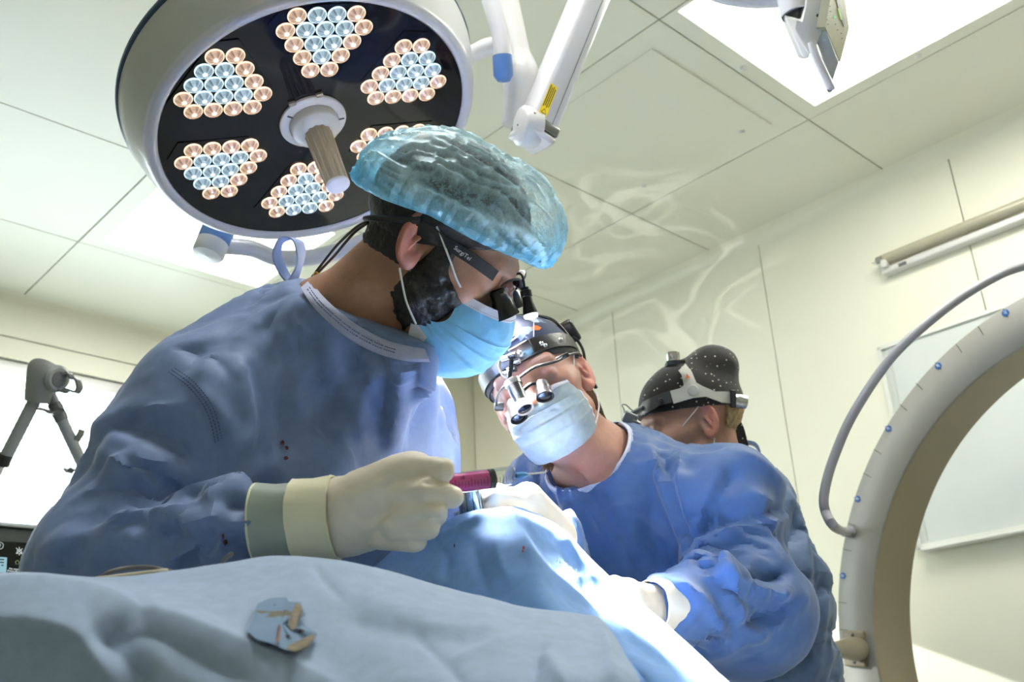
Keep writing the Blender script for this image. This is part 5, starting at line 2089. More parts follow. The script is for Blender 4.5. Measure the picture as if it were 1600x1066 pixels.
# crosswise pleats (bands across the head) and frill at the hem
phi = np.arctan2(q[:, 0], q[:, 2] - .035)
pl_ = vnoise(np.c_[phi * 11 + 1.1 * vnoise(q * 24) + q[:, 1] * 7, q[:, 1] * 9, q[:, 1] * 0 + .5])
pl2 = vnoise(np.c_[q[:, 1] * 85 + 1.5 * vnoise(q * 40), phi * 9, q[:, 2] * 20] + 7)
rid = (1 - np.abs(pl_)) ** 3.5
rid2 = (1 - np.abs(pl2)) ** 4
fr_w = np.exp(-((rowt - .10) / .13) ** 2)
frill = (np.sin(aa * 47 + 2 * vnoise(q * 30)) + .6 * np.sin(aa * 83 + 1.3)) * .0026 * fr_w
cn = q - np.array([0, 0, .04])
cn /= np.linalg.norm(cn, axis=1)[:, None]
q = q + cn * (rid * .0040 + rid2 * .0025 + .0045 * crumple(q, 26, 6) + frill)[:, None]
Fc = []
for i in range(nR - 1):
    a0 = np.arange(nA)
    a1 = (a0 + 1) % nA
    Fc.append(np.stack([i * nA + a0, i * nA + a1, (i + 1) * nA + a1, (i + 1) * nA + a0], 1))
Fc = np.concatenate(Fc)
CAPM = cap_material('bouffant_net', (.17, .63, .92), 0, 1)
cap1 = obj('bouffant_cap', (H1.wv(q), Fc), CAPM, s1, label='see-through blue bouffant cap with frilled hem')
op = np.clip(.20 + .55 * rid + .30 * rid2 + .55 * np.exp(-((rowt - .05) / .13) ** 2) + .15 * crumple(q, 40, 2), .15, .97)
# gathered bag in front and behind the skull is doubled cloth
op = np.clip(op + .25 * np.clip((np.abs(q[:, 1]) - .092) / .03, 0, 1), 0, .97)
tone = np.clip(.25 + .75 * np.exp(-((rowt - .02) / .16) ** 2) - .3 * rid + .35 * np.clip((np.abs(q[:, 1]) - .10) / .03, 0, 1), 0, 1)
color_attr(cap1, np.stack([op, tone, op], 1))

# scalp hair under the cap
def s1_scalp(p):
    q_ = H1.loc(p)
    d = head_sdf(q_) - .006 - .0025 * vnoise(p * 120)
    return smax(d, -plane(q_, (0, .03, .030), (0, -.5, 1)), .004)


obj('hair', sdf_mesh(s1_scalp, *bbox_of(hb, .02), .005), HAIRD, s1, label='dark hair pressed under the cap')

# mask
rows1 = [(.060, .058, -.014, .124, -.012), (.064, .064, -.044, .138, -.040), (.066, .057, -.059, .140, -.066), (.065, .040, -.066, .133, -.092), (.062, .026, -.072, .118, -.116), (.054, .036, -.112, .098, -.131)]
msk1, MW, MN = mask_grid(H1, rows1, 'face_mask', s1, seed=2, side=4, sfrom=.80, label='light blue pleated face mask')
nv_, nu_ = MW.shape[:2]
loop(msk1, [MW[1, -2] + MN[1, -2] * .002, H1.w(.0735, .048, -.002), H1.w(.079, .030, .014), H1.w(.082, .010, .030), H1.w(.082, -.004, .040)])
loop(msk1, [MW[int(.82 * (MW.shape[0] - 1)), -2] + H1.R[:, 0] * .008, H1.w(.078, .012, -.058), H1.w(.082, -.004, -.040), H1.w(.083, -.016, -.026)])
loop(msk1, [MW[1, 0], H1.w(-.073, .035, .012), H1.w(-.080, -.004, .040)])
loop(msk1, [MW[-4, 0], H1.w(-.074, .010, -.075), H1.w(-.080, -.012, -.030)])
# ------------------------------------------------------------------ helpers for things worn on a head
def trace(sdf, px, py, d0=.8, d1=2.6, lift=0.0):
    """where the ray through a pixel meets a solid"""
    r = W @ np.array([(px - 800) / FPX, (py - 533) / FPX, 1.0])
    t = d0
    for _ in range(90):
        s = float(sdf((CAM + r * t)[None])[0])
        if s < .0004:
            break
        t += s * .7
        if t > d1:
            return None
    return CAM + r * t - nrm(r) * lift


def plate(sdf, poly, name, m, parent, lift=.002, th=.003, dflt=1.7, bev=.0008, label=None):
    """thin stiff plate bent over a solid; outline in pixels"""
    pts = []
    for q in poly:
        t = trace(sdf, q[0], q[1])
        pts.append(P(q[0], q[1], dflt) if t is None else t)
    pts = np.array(pts)
    dep = (pts - CAM) @ W[:, 2]
    bm = bmesh.new()
    cen = pts.mean(0)
    n = nrm(CAM - cen)
    f0 = [bm.verts.new(p + n * (lift + th)) for p in pts]
    f1 = [bm.verts.new(p + n * lift) for p in pts]
    k = len(pts)
    bm.faces.new(f0)
    bm.faces.new(f1[::-1])
    for i in range(k):
        bm.faces.new((f0[i], f1[i], f1[(i + 1) % k], f0[(i + 1) % k]))
    bmesh.ops.recalc_face_normals(bm, faces=list(bm.faces))
    bmesh.ops.triangulate(bm, faces=[f for f in bm.faces if len(f.verts) > 4])
    bm.verts.index_update()
    mb_ = MB().add([q.co[:] for q in bm.verts], [[q.index for q in p.verts] for p in bm.faces])
    bm.free()
    return obj(name, mb_, m, parent, sharp=40, label=label)


def barrel(name, p0, p1, prof, m, parent, n=28, label=None):
    """turned part along p0 -> p1; prof in (radius, fraction)"""
    L = np.linalg.norm(p1 - p0)
    return obj(name, MB().lathe([(r, z * L) for r, z in prof], p0, frame(p1 - p0), n), m, parent, sharp=40, label=label)


METAL = MT['steel']
DARKM = mat('black_metal', (.02, .02, .022), .28, metal=.6, coat=.4)
BLK = MT['blackp']
LENS = mat('dark_lens', (.01, .008, .012), .03, coat=1.0)
LEATH = mat('black_leather', (.014, .013, .013), .38, var=.2, bump=.3, bscale=180, coat=.15)
CLEAR = glassmat('clear_lens', (.97, .94, .98), .05)

# ------------------------------------------------------------------ magnifying glasses on the operator in front
lp1 = thing('surgical_loupes', H1.w(0, .11, .01), 'black-framed surgical loupes on the bearded person in bouffant cap', 'loupes')
tp = [H1.w(.080, -.030, .030), H1.w(.082, -.004, .034), H1.w(.080, .020, .030), H1.w(.074, .050, .029), H1.w(.061, .084, .025)]
c = spline(np.array(tp), 8)
G = []
for i in range(len(c)):
    u = i / (len(c) - 1)
    hgt = .0035 + .0035 * min(1, max(0, (u - .35) * 4))
    zz = H1.R[:, 2]
    xx = H1.R[:, 0] * .0016
    G.append([c[i] - zz * hgt - xx, c[i] + zz * hgt - xx, c[i] + zz * hgt + xx, c[i] - zz * hgt + xx, c[i] - zz * hgt - xx])
tmp_ = obj('temple', MB().grid(np.array(G)), BLK, lp1, sharp=40)
obj('temple', MB().tube([H1.w(-.080, -.030, .030), H1.w(-.080, .030, .029), H1.w(-.061, .084, .025)], .003, 8), BLK, lp1)
tx = trace(lambda p: np.abs((p - c[22]) @ H1.R[:, 0]) - .0022, 745, 411, 1.0)
tdir = nrm(c[26] - c[18])
tz = nrm(np.cross(H1.R[:, 0], tdir))
tR = np.stack([tdir, nrm(np.cross(H1.R[:, 0], tdir)), H1.R[:, 0]], 1)
mid_ = c[21] + H1.R[:, 0] * .0021
text('temple_lettering', 'SurgiTel', mid_, tR, .0072, MT['wink'], tmp_)
def lens_rim(cx, sx):
    pts = []
    for a in np.linspace(0, 2 * np.pi, 36, endpoint=False):
        x = cx + sx * .026 * math.cos(a)
        z = .017 + .0145 * math.sin(a)
        y = .110 - .22 * max(0, abs(x) - .02) - 1.2 * max(0, abs(x) - .035) ** 1.5
        pts.append(H1.w(x, y, z))
    return np.array(pts)


for s_ in (1, -1):
    rp_ = lens_rim(.034 * s_, s_)
    obj('rim', MB().tube(rp_[np.r_[0:20]], .0016, 8), BLK, lp1)
    cc = rp_.mean(0)
    ln_o = obj('lens', MB().add(np.vstack([[cc], rp_]), [(0, 1 + k, 1 + (k + 1) % 36) for k in range(36)]), CLEAR, lp1)
    dirn_ = H1.R @ nrm([-.04 * s_, .82, -.57])
    b0 = H1.w(.034 * s_, .092, .006)
    barrel('telescope', b0, b0 + dirn_ * .036, [(.0085, 0), (.0100, .02), (.0105, .12), (.0112, .35), (.0135, .45), (.0138, .75), (.0152, .95), (.0152, 1.0), (.0138, 1.0), (.0130, .9)], DARKM, lp1)
    barrel('telescope_lens', b0, b0 + dirn_ * .034, [(.0132, .985), (.008, 1.03), (0, 1.05)], LENS, lp1)
obj('bridge', MB().tube(spline(np.array([H1.w(.010, .110, .018), H1.w(.005, .113, .024), H1.w(-.005, .113, .024), H1.w(-.010, .110, .018)]), 6), .0018, 8), BLK, lp1)
# clip-on light hanging before the bridge
q0, q1, q2 = H1.w(0, .124, .012), P(806, 429, 1.27), P(815, 430, 1.27)
lt1 = thing('clip_on_light', P(822, 470, 1.26), 'small black headlight hanging in front of the glasses over coloured cap', 'headlight')
obj('bracket', MB().tube(spline(np.array([H1.w(0, .113, .024), P(803, 437, 1.27), P(804, 430, 1.27), P(812, 428, 1.27), P(817, 434, 1.265), P(820, 452, 1.262)]), 6), .0016, 10), BLK, lt1)
obj('pivot', MB().tube([P(805, 440, 1.268), P(812, 446, 1.264)], .0048, 14), BLK, lt1)
obj('pivot', MB().tube([P(812, 446, 1.264), P(817, 452, 1.264)], .0034, 12), BLK, lt1)
barrel('light_barrel', P(820, 450, 1.262), P(829, 492, 1.255), [(0, 0), (.0055, 0), (.0060, .10), (.0072, .12), (.0072, .34), (.0060, .36), (.0064, .55), (.0092, .92), (.0092, 1.0), (.008, 1.0)], DARKM, lt1)
barrel('light_lens', P(829, 491, 1.2552), P(830, 496, 1.254), [(.0090, 0), (.0092, .5), (.0085, 1.0), (0, 1.05)], emat('headlight_glow', (.85, .95, 1.0), 2.2), lt1)
# strap and cord behind the head
st = [H1.w(.083, -.024, .036), H1.w(.083, -.046, .022), H1.w(.074, -.074, .006), H1.w(.064, -.086, -.003)]
obj('head_strap', MB().tube(spline(np.array(st), 8), np.interp(np.linspace(0, 1, 25), [0, .3, .6, 1], [.0045, .0055, .0040, .0030]), 10), BLK, lp1)
for k, pp in enumerate([[(575, 346, 1.25), (556, 356, 1.27), (528, 382, 1.31), (507, 408, 1.335), (490, 430, 1.35), (478, 446, 1.36)], [(575, 348, 1.25), (552, 365, 1.27), (524, 398, 1.31), (505, 418, 1.335), (492, 432, 1.35), (482, 447, 1.36)]]):
    obj('light_cord', MB().tube(spline(np.array([P(*q) for q in pp]), 8), .0019, 8), BLK, lp1)

# ================================================================== operator in the middle
H2 = Head([0.046, 1.5781, 1.4708], [-0.221, -0.9422, -0.2518], [-0.4102, -0.1444, 0.9005])
s2 = thing('person', [.20, 1.85, 0.0], 'person in deep blue gown, coloured cap and headlamp facing the wound', 'person')
n2a, n2b = P(905, 660, 1.72), P(935, 735, 1.80)
ch2, up2 = P(985, 900, 1.80), P(960, 760, 1.78)
rs2, re2, rw2 = P(868, 800, 1.88), P(855, 960, 1.80), P(862, 850, 1.44)
ls2, le2, lw2 = P(1118, 785, 1.68), P(1168, 945, 1.56), P(1050, 948, 1.40)
pv2 = np.array([.22, 1.88, .85])


def s2_extra(p, q, d):
    d = smin(d, cone(p, H2.w(0, -.030, -.040), P(938, 735, 1.78), .056, .066), .03)
    d = smin(d, cone(p, H2.w(0, .030, -.085), P(925, 720, 1.70), .032, .045), .03)
    d = smin(d, cone(p, P(938, 735, 1.78), P(965, 790, 1.80), .07, .10), .05)
    return d


def s2_low(p):
    d = cone(p, P(960, 780, 1.80), ch2, .10, .13)
    d = smin(d, cone(p, ch2, pv2, .13, .14), .06)
    d = smin(d, cone(p, up2, rs2, .07, .055), .06)
    d = smin(d, cone(p, up2, ls2, .07, .055), .06)
    d = smin(d, cone(p, rs2, re2, .05, .042), .04)
    d = smin(d, cone(p, re2, rw2, .042, .026), .02)
    d = smin(d, cone(p, ls2, le2, .05, .042), .04)
    d = smin(d, cone(p, le2, P(1030, 950, 1.38), .042, .018), .02)
    for sx in (-.10, .10):
        hp = pv2 + np.array([sx, 0, -.05])
        d = smin(d, cone(p, hp, np.array([hp[0], hp[1], .48]), .085, .055), .03)
        d = smin(d, cone(p, np.array([hp[0], hp[1], .48]), np.array([hp[0], hp[1], .09]), .055, .04), .02)
        d = smin(d, cone(p, np.array([hp[0], hp[1], .045]), np.array([hp[0] - .03, hp[1] - .15, .035]), .042, .034), .02)
    return d


def s2_tint(l):
    c_, mix = skin_tint(l, (.46, .235, .165), (.55, .20, .13), (.55, .21, .15))
    jw = np.clip((-l[:, 2] - .03) * 40, 0, 1) * np.clip((l[:, 1] + .03) * 40, 0, 1) * (l[:, 2] > -.14)
    mix(jw * .35, (.30, .24, .20))
    mix(brow_w(l, .005) * .55, (.20, .11, .06))
    mix(lash_w(l) * .8, (.05, .025, .02))
    m = np.abs(l[:, 0])
    mix(.35 * np.exp(-((l[:, 2] - .016) / .006) ** 2) * (np.abs(m - .032) < .02) * (l[:, 1] > .06), (.30, .12, .09))
    return c_


low2 = sdf_mesh(s2_low, *bbox_of([pv2, ls2, rs2, le2, re2, rw2, lw2, P(990, 950, 1.34), np.array([pv2[0], pv2[1] - .1, .02])], .19), .018, 0)
hb2 = [H2.w(x, y, z) for x in (-.09, .09) for y in (-.12, .13) for z in (-.13, .14)] + [P(965, 790, 1.80)]
build_head('body', H2, s2_extra, *bbox_of(hb2, .03), .0030, s2_tint, s2, low2, eartilt=.1)


def s2_capf(p):
    q = H2.loc(p)
    d = head_sdf(q) - .0065 - .0014 * crumple(p, 30, 3)
    return smax(d, -plane(q, (0, .088, .058), (0, -.32, 1)), .004)


def capcol(name, base, blobs, bump=.2):
    m = clothmat(name, base, .75, var=.1, fine=.25)
    nt = m.node_tree
    b = nt.nodes['Principled BSDF']
    tc = nt.nodes.new('ShaderNodeTexCoord')
    prev = None
    rgb = nt.nodes.new('ShaderNodeRGB'); rgb.outputs[0].default_value = (*base, 1)
    prev = rgb.outputs[0]
    for k, (col, sc, thr, off, st) in enumerate(blobs):
        mp = nt.nodes.new('ShaderNodeMapping'); mp.inputs['Location'].default_value = off; mp.inputs['Scale'].default_value = st
        nt.links.new(tc.outputs['Object'], mp.inputs[0])
        no = nt.nodes.new('ShaderNodeTexNoise'); no.inputs['Scale'].default_value = sc; no.inputs['Detail'].default_value = 2.5
        nt.links.new(mp.outputs[0], no.inputs['Vector'])
        cr = nt.nodes.new('ShaderNodeValToRGB')
        cr.color_ramp.elements[0].position, cr.color_ramp.elements[1].position = thr, thr + .03
        nt.links.new(no.outputs['Fac'], cr.inputs[0])
        mx = nt.nodes.new('ShaderNodeMixRGB')
        nt.links.new(cr.outputs[0], mx.inputs[0]); nt.links.new(prev, mx.inputs[1])
        mx.inputs[2].default_value = (*col, 1)
        prev = mx.outputs[0]
    nt.links.new(prev, b.inputs['Base Color'])
    return m


CAP2 = capcol('printed_cap', (.018, .032, .080), [((.55, .62, .70), 17, .60, (3.1, 0, .4), (1, 1, .5)), ((.16, .24, .40), 30, .58, (.3, 2, 1.4), (1, 1, 1)), ((.75, .42, .18), 19, .64, (7.7, .2, 3.4), (1, 1, .6)), ((.012, .018, .04), 22, .63, (1.1, 5, 9.4), (1, 1, 1))])
hb2b = [H2.w(x, y, z) for x in (-.08, .08) for y in (-.11, .11) for z in (.0, .14)]
cap2 = obj('scrub_cap', sdf_mesh(s2_capf, *bbox_of(hb2b, .02), .0035), CAP2, s2, label='navy cap with white and orange print')
# orange figure on the front of the cap and a centre seam
def s2_on(px, py, lift=.0008):
    return trace(s2_capf, px, py, lift=lift)


def patch_on(sdf, pts, name, m, parent, lift=.0009, label=None):
    v = [trace(sdf, *q, lift=lift) for q in pts]
    v = [q for q in v if q is not None]
    cen = np.mean(v, 0)
    mm = len(v)
    return obj(name, MB().add([cen + nrm(CAM - cen) * .0006] + v, [(0, 1 + k, 1 + (k + 1) % mm) for k in range(mm)]), m, parent, label=label)


ORG_ = mat('orange_print', (.80, .16, .02), .7)
patch_on(s2_capf, [(830, 512), (834, 508.5), (840, 509), (846, 512), (843, 515.5), (836, 516), (831, 515)], 'print_patch', ORG_, cap2, label='orange printed patch')
patch_on(s2_capf, [(778, 543), (790, 532), (800, 524), (812, 520), (808, 527), (797, 535), (786, 543), (776, 551)], 'print_patch', mat('cream_print', (.72, .60, .45), .7), cap2, label='cream printed patch')
patch_on(s2_capf, [(768, 556), (775, 548), (782, 541), (784, 546), (776, 554), (769, 563)], 'print_patch', mat('white_print', (.78, .80, .82), .7), cap2, label='white printed patch')
obj('cap_seam', MB().tube([trace(s2_capf, 834, 502 + 3 * k, lift=.0004) for k in range(9)], .0009, 6), mat('seam_white', (.5, .52, .56), .7), cap2)

# hair below cap
def s2_hair(p):
    q = H2.loc(p)
    d = head_sdf(q) - .010 - .003 * vnoise(p * np.array([60, 60, 16])) - .002 * vnoise(p * 200)
    d = smax(d, plane(q, (0, -.022, 0), (0, 1, .1)), .008)
    d = smax(d, plane(q, (0, 0, .055), (0, 0, 1)), .006)
    return d


HAIR2 = mat('brown_hair', (.16, .085, .04), .5, var=.45, scale=90, bump=.9, bscale=300)
hb2c = [H2.w(x, y, z) for x in (-.09, .09) for y in (-.13, .02) for z in (-.13, .07)]
hr2 = obj('hair', sdf_mesh(s2_hair, *bbox_of(hb2c, .02), .004), HAIR2, s2, label='brown hair tied back under the cap')
# loose strands: behind the ear and the tail that shows under the mask
b = MB()
rnd = random.Random(9)
for k in range(60):
    u = rnd.random()
    a = H2.w(-.060 - .008 * rnd.random(), -.020 - .03 * rnd.random(), .02 - .02 * u)
    e = P(948 - 10 * rnd.random(), 655 + 10 * rnd.random(), 1.74)
    m_ = (a + e) / 2 + np.array([.008 * rnd.random(), .006, .008 * (rnd.random() - .3)])
    b.tube(spline(np.array([a, m_, e]), 4), np.linspace(.0016, .0005, 9), 5)
for k in range(110):
    a = P(862 + 9 * rnd.random(), 700 + 12 * rnd.random(), 1.70 + .02 * rnd.random())
    e = P(843 + 20 * rnd.random() ** .7, 722 + 16 * rnd.random(), 1.68 + .02 * rnd.random())
    m_ = (a + e) / 2 + np.array([-.004 * rnd.random(), 0, -.003])
    b.tube(spline(np.array([a, m_, e]), 4), np.linspace(.0018, .0004, 9), 5)
obj('hair_strands', b, HAIR2, s2, kind='stuff')

rows2 = [(.057, .056, -.010, .121, -.014), (.061, .050, -.024, .131, -.035), (.064, .044, -.040, .133, -.057), (.0645, .036, -.058, .127, -.080), (.062, .028, -.074, .115, -.101), (.057, .022, -.088, .098, -.117)]
MASK2 = clothmat('mask_pale_blue', (.25, .32, .36), .7, var=.05, fine=.2, wrinkle=.22, wscale=30)
msk2, MW2, MN2 = mask_grid(H2, rows2, 'face_mask', s2, m=MASK2, seed=5, label='pale blue pleated face mask')
loop(msk2, [MW2[1, 0], H2.w(-.070, .030, .010), H2.w(-.077, .010, .030), H2.w(-.079, -.004, .040)])
loop(msk2, [MW2[-4, 0], H2.w(-.074, .006, -.062), H2.w(-.079, -.014, -.034)])
loop(msk2, [P(866, 712, 1.69), P(864, 722, 1.695), P(860, 732, 1.70)], .0012)


def s2_gown(p):
    d = cone(p, up2, ch2, .11, .175)
    d = smin(d, cone(p, ch2, pv2, .175, .19), .06)
    d = smin(d, cone(p, pv2, np.array([pv2[0], pv2[1], .40]), .19, .24), .05)
    d = smin(d, cone(p, up2 + np.array([.02, 0, .0]), ls2, .070, .078), .06)
    d = smin(d, cone(p, up2 - np.array([.02, 0, .02]), rs2, .085, .080), .06)
    d = smin(d, cone(p, ls2, le2, .078, .086), .045)
    d = smin(d, cone(p, le2, lw2, .092, .046), .035)
    d = smin(d, cone(p, rs2, re2, .080, .076), .045)
    d = smin(d, cone(p, re2, rw2, .076, .048), .03)
    d = smax(d, -cone(p, P(930, 725, 1.77), H2.w(0, .0, -.04), .076, .085), .006)
    return d


gp2 = [ls2, rs2, le2, re2, lw2, rw2, up2, np.array([pv2[0] - .05, pv2[1], .34]), np.array([pv2[0], pv2[1] + .06, .34])]
g2v, g2F = sdf_mesh(s2_gown, *bbox_of(gp2, .24), .0118)
pin2 = ((np.abs(cone(g2v, P(930, 725, 1.77), H2.w(0, .0, -.04), .076, .085)) < .022) | (np.linalg.norm(g2v - lw2, axis=1) < .058)
        | (np.linalg.norm(g2v - rw2, axis=1) < .060) | (g2v[:, 2] < .43)).astype(float)
g2v = cloth_sim(g2v, g2F, *sdf_mesh(lambda p: s2_gown(p) + .014, *bbox_of(gp2, .24), .019, 0), pin2, frames=14, grow=-.09, bend=3.0, grav=.28, tens=22)
S2F = [
    ('r', 12, 10, [(1012, 690), (1040, 760), (1068, 830), (1090, 882)]),
    ('v', 9, 10, [(1026, 690), (1056, 770), (1082, 840), (1100, 880)]),
    ('r', 14, 10, [(1068, 700), (1062, 740), (1072, 790), (1088, 840)]),
    ('r', 12, 10, [(1135, 745), (1110, 780), (1096, 830), (1094, 870)]),
    ('v', 12, 12, [(1160, 730), (1128, 765), (1105, 810), (1098, 860)]),
    ('r', 16, 12, [(1090, 880), (1110, 850), (1150, 830), (1200, 815), (1240, 805)]),
    ('v', 12, 9, [(1110, 830), (1160, 812), (1205, 800), (1232, 792)]),
    ('r', 10, 7, [(1130, 790), (1170, 775), (1215, 790)]),
    ('r', 16, 14, [(1100, 882), (1140, 905), (1190, 925), (1245, 930)]),
    ('v', 14, 14, [(1120, 880), (1160, 895), (1205, 900), (1240, 890)]),
    ('s', 20, 14, [(1108, 890), (1128, 920), (1142, 960), (1150, 985)]),
    ('r', 12, 10, [(1060, 888), (1092, 880), (1118, 905), (1135, 950)]),
    ('v', 10, 10, [(1155, 980), (1185, 965), (1215, 955), (1255, 935)]),
    ('r', 12, 9, [(1165, 1005), (1195, 985), (1240, 950), (1265, 925)]),
    ('r', 10, 9, [(1048, 905), (1075, 925), (1100, 945), (1135, 990)]),
    ('v', 9, 10, [(1045, 925), (1070, 935), (1078, 948), (1058, 975)]),
    ('r', 7, 6, [(1010, 915), (1030, 905), (1050, 918)]),
    ('v', 6, 6, [(1022, 925), (1042, 918), (1060, 935)]),
    # chest
    ('r', 12, 8, [(868, 735), (920, 790), (965, 850), (1010, 925)]),
    ('v', 10, 8, [(880, 735), (935, 790), (985, 860), (1015, 910)]),
    ('r', 9, 7, [(866, 740), (880, 790), (905, 840)]),
    ('v', 9, 7, [(856, 745), (868, 790), (890, 840)]),
    ('r', 8, 5, [(944, 795), (990, 812), (1040, 840), (1080, 878)]),
    ('r', 7, 4, [(944, 795), (985, 790), (1030, 775)]),
    ('v', 10, 6, [(950, 850), (985, 890), (1005, 925)]),
    ('r', 10, 7, [(1145, 700), (1190, 728), (1230, 775), (1256, 840)]),
]
g2v, g2F = drape_cloth(g2v, g2F, [(k, w, h * 1.7, l) for k, w, h, l in S2F], big=(.004, 9), mid=(.0035, 18), seed=11)
gown2 = obj('gown', (g2v, g2F), GOWN2, s2, label='deep blue loose surgical gown')
ax2 = nrm(H2.w(0, 0, -.04) - P(930, 725, 1.77))
fr2 = frame(ax2, W @ np.array([0, 0, -1.0]))
rc2 = P(930, 725, 1.77)
rim2 = rim_points(rc2, ax2, fr2, .084, s2_gown)
band('collar_band', rim2, ax2, rc2 + ax2 * .04, .014, .003, mat('pale_collar_tape', (.50, .54, .66), .6, var=.08, scale=80), gown2, .8, label='pale grey collar tape')

# gloves of the middle operator
tips2 = [(P(960 - 2 * k, 935 + 9 * k, 1.30 + .006 * k), P(930, 940 + 9 * k, 1.285), P(915, 955 + 8 * k, 1.29)) for k in range(4)]
hf2 = simple_hand(lw2 - (lw2 - P(990, 950, 1.34)) * .25, P(985, 950, 1.33), tips2, (P(985, 925, 1.33), P(960, 915, 1.31), P(938, 922, 1.30)), .036)
gl2 = obj('glove', sdf_mesh(hf2, *bbox_of([lw2, P(912, 990, 1.32), P(960, 900, 1.28)], .05), .0035), GLOVE, s2, label='cream glove at the drape edge')
cuff(lw2 + (lw2 - P(990, 950, 1.34)) * .10, P(1015, 949, 1.365), .044, .036, gl2, 'cuff', GLOVE, .9)
# right glove: fist over the wound, blown bright by the lamp
tips3 = [(P(800 - 3 * k, 782 + 12 * k, 1.27), P(770, 778 + 12 * k, 1.255), P(748, 782 + 11 * k, 1.27)) for k in range(4)]
hf3 = simple_hand(P(880, 838, 1.37), P(828, 800, 1.29), tips3, (P(810, 785, 1.30), P(780, 772, 1.30), P(752, 772, 1.30)), .038)
obj('glove', sdf_mesh(hf3, *bbox_of([P(880, 838, 1.37), P(735, 765, 1.25), P(770, 830, 1.3)], .055), .0032), GLOVE, s2, label='brightly lit glove over the wound')

# ---- head lamp band and loupes of the middle operator
hb_ = thing('headlamp_band', H2.w(0, .03, .07), 'black leather headlamp band around the coloured cap', 'headlamp')


def band_ring(H, y0, z0, slope, w, th, x0=.079, yf=.101, yb=.106, yc=-.010, n=90, a0=0, a1=2 * np.pi):
    G = []
    for a in np.linspace(a0, a1, n):
        x = x0 * math.sin(a)
        y = yc + (yf if math.cos(a) > 0 else yb) * math.cos(a)
        z = z0 + slope * (y - y0)
        nx_ = nrm([math.sin(a) / x0, math.cos(a) / yf, 0])
        row = []
        for (o, t) in ((-w / 2, 0), (-w / 2, th), (0, th * 1.25), (w / 2, th), (w / 2, 0)):
            row.append(H.w(*(np.array([x, y, z + o]) + nx_ * t)))
        G.append(row)
    return MB().grid(np.array(G))


obj('forehead_band', band_ring(H2, .09, .061, .10, .024, .0035, .0825, .1035, .110), LEATH, hb_, sharp=50)
obj('band_lining', band_ring(H2, .09, .046, .10, .013, .003, .0800, .1000, .107), mat('black_padding', (.006, .006, .006), .8), hb_, sharp=50)
obj('crown_strap', MB().tube(spline(np.array([H2.w(.083, -.012, .062), H2.w(.066, -.01, .11), H2.w(0, -.01, .1435), H2.w(-.066, -.01, .11), H2.w(-.083, -.012, .062)]), 10), .0028, 10), LEATH, hb_)
for (x_, y_) in [(812, 551), (846, 537), (852, 540), (876, 531)]:
    obj('rivet', MB().lathe([(0, .0022), (.0026, .0018), (.0034, 0)], P(x_, y_, 1.568), frame(-(W @ np.array([0, 0, 1.0]))), 14), METAL, hb_)
pl_2 = obj('front_plate', MB().box(H2.w(-.016, .0985, .058), (.038, .004, .026), H2.R, .0015), DARKM, hb_)
# hinge in front
hg = [(789, 560), (800, 557), (806, 566), (800, 578), (790, 584)]
for k, (x_, y_) in enumerate(hg):
    obj('hinge_link', MB().tube([P(x_ - 6, y_ + 2, 1.545), P(x_ + 6, y_ - 2, 1.540)], .0038 + .0012 * (k % 2), 14), DARKM if k % 2 else METAL, hb_)
obj('hinge_arm', MB().tube(spline(np.array([P(797, 556, 1.55), P(784, 560, 1.545), P(780, 572, 1.54), P(786, 586, 1.535), P(796, 592, 1.53)]), 6), .0022, 10), METAL, hb_)
obj('hinge_post', MB().tube([P(800, 556, 1.545), P(796, 592, 1.53)], .0034, 12), DARKM, hb_)
barrel('lamp_barrel', P(800, 596, 1.53), P(819, 638, 1.50), [(0, 0), (.0125, 0), (.0128, .04), (.0118, .10), (.0112, .55), (.0105, .60), (.0105, .78), (.0132, .84), (.0132, .86), (.0125, .86)], mat('gunmetal', (.16, .16, .16), .25, metal=1.0), hb_)
barrel('barrel_ring', P(800, 596, 1.53), P(804, 604, 1.525), [(.0132, 0), (.0136, .3), (.0132, 1.0)], METAL, hb_)
barrel('lamp_rim', P(816, 631, 1.505), P(821, 641, 1.497), [(.0128, 0), (.0140, .2), (.0140, .9), (.0125, 1.0), (.0110, .8)], MT['white'], hb_)
barrel('lamp_glass', P(816, 631, 1.505), P(820, 639, 1.499), [(.0115, .95), (.006, 1.05), (0, 1.1)], LENS, hb_)
obj('rear_knob', MB().box(P(888, 520, 1.72), (.030, .014, .045), frame(nrm(P(900, 545, 1.73) - P(878, 512, 1.70)), H2.R[:, 0]), .005), BLK, hb_)
obj('rear_cord', MB().tube(spline(np.array([P(893, 526, 1.71), P(903, 533, 1.72), P(911, 548, 1.73), P(914, 565, 1.74)]), 6), .0026, 8), BLK, hb_)

lp2 = thing('surgical_loupes', H2.w(0, .10, 0), 'surgical loupes with two dark barrels on the person facing the wound', 'loupes')
for (p0, p1, r) in [((846, 598, 1.545), (852, 621, 1.525), .0125), ((800, 628, 1.535), (811, 655, 1.515), .0125)]:
    barrel('telescope', P(*p0), P(*p1), [(.0085, 0), (.0095, .05), (.0105, .30), (r, .45), (r, .8), (r + .0012, .85), (r + .0012, 1.0), (r - .001, 1.0), (r - .002, .85)], DARKM, lp2)
    barrel('telescope_lens', P(*p0), P(*p1), [(r - .0015, .92), (.006, .97), (0, .99)], LENS, lp2)
obj('bridge', MB().tube(spline(np.array([P(848, 600, 1.545), P(832, 600, 1.54), P(822, 606, 1.54), P(808, 622, 1.54)]), 6), .0028, 10), DARKM, lp2)
obj('frame_wire', MB().tube(spline(np.array([P(812, 590, 1.545), P(836, 574, 1.545), P(868, 565, 1.56), P(884, 556, 1.60), P(902, 552, 1.65), P(908, 556, 1.68)]), 8), .0022, 10), BLK, lp2)
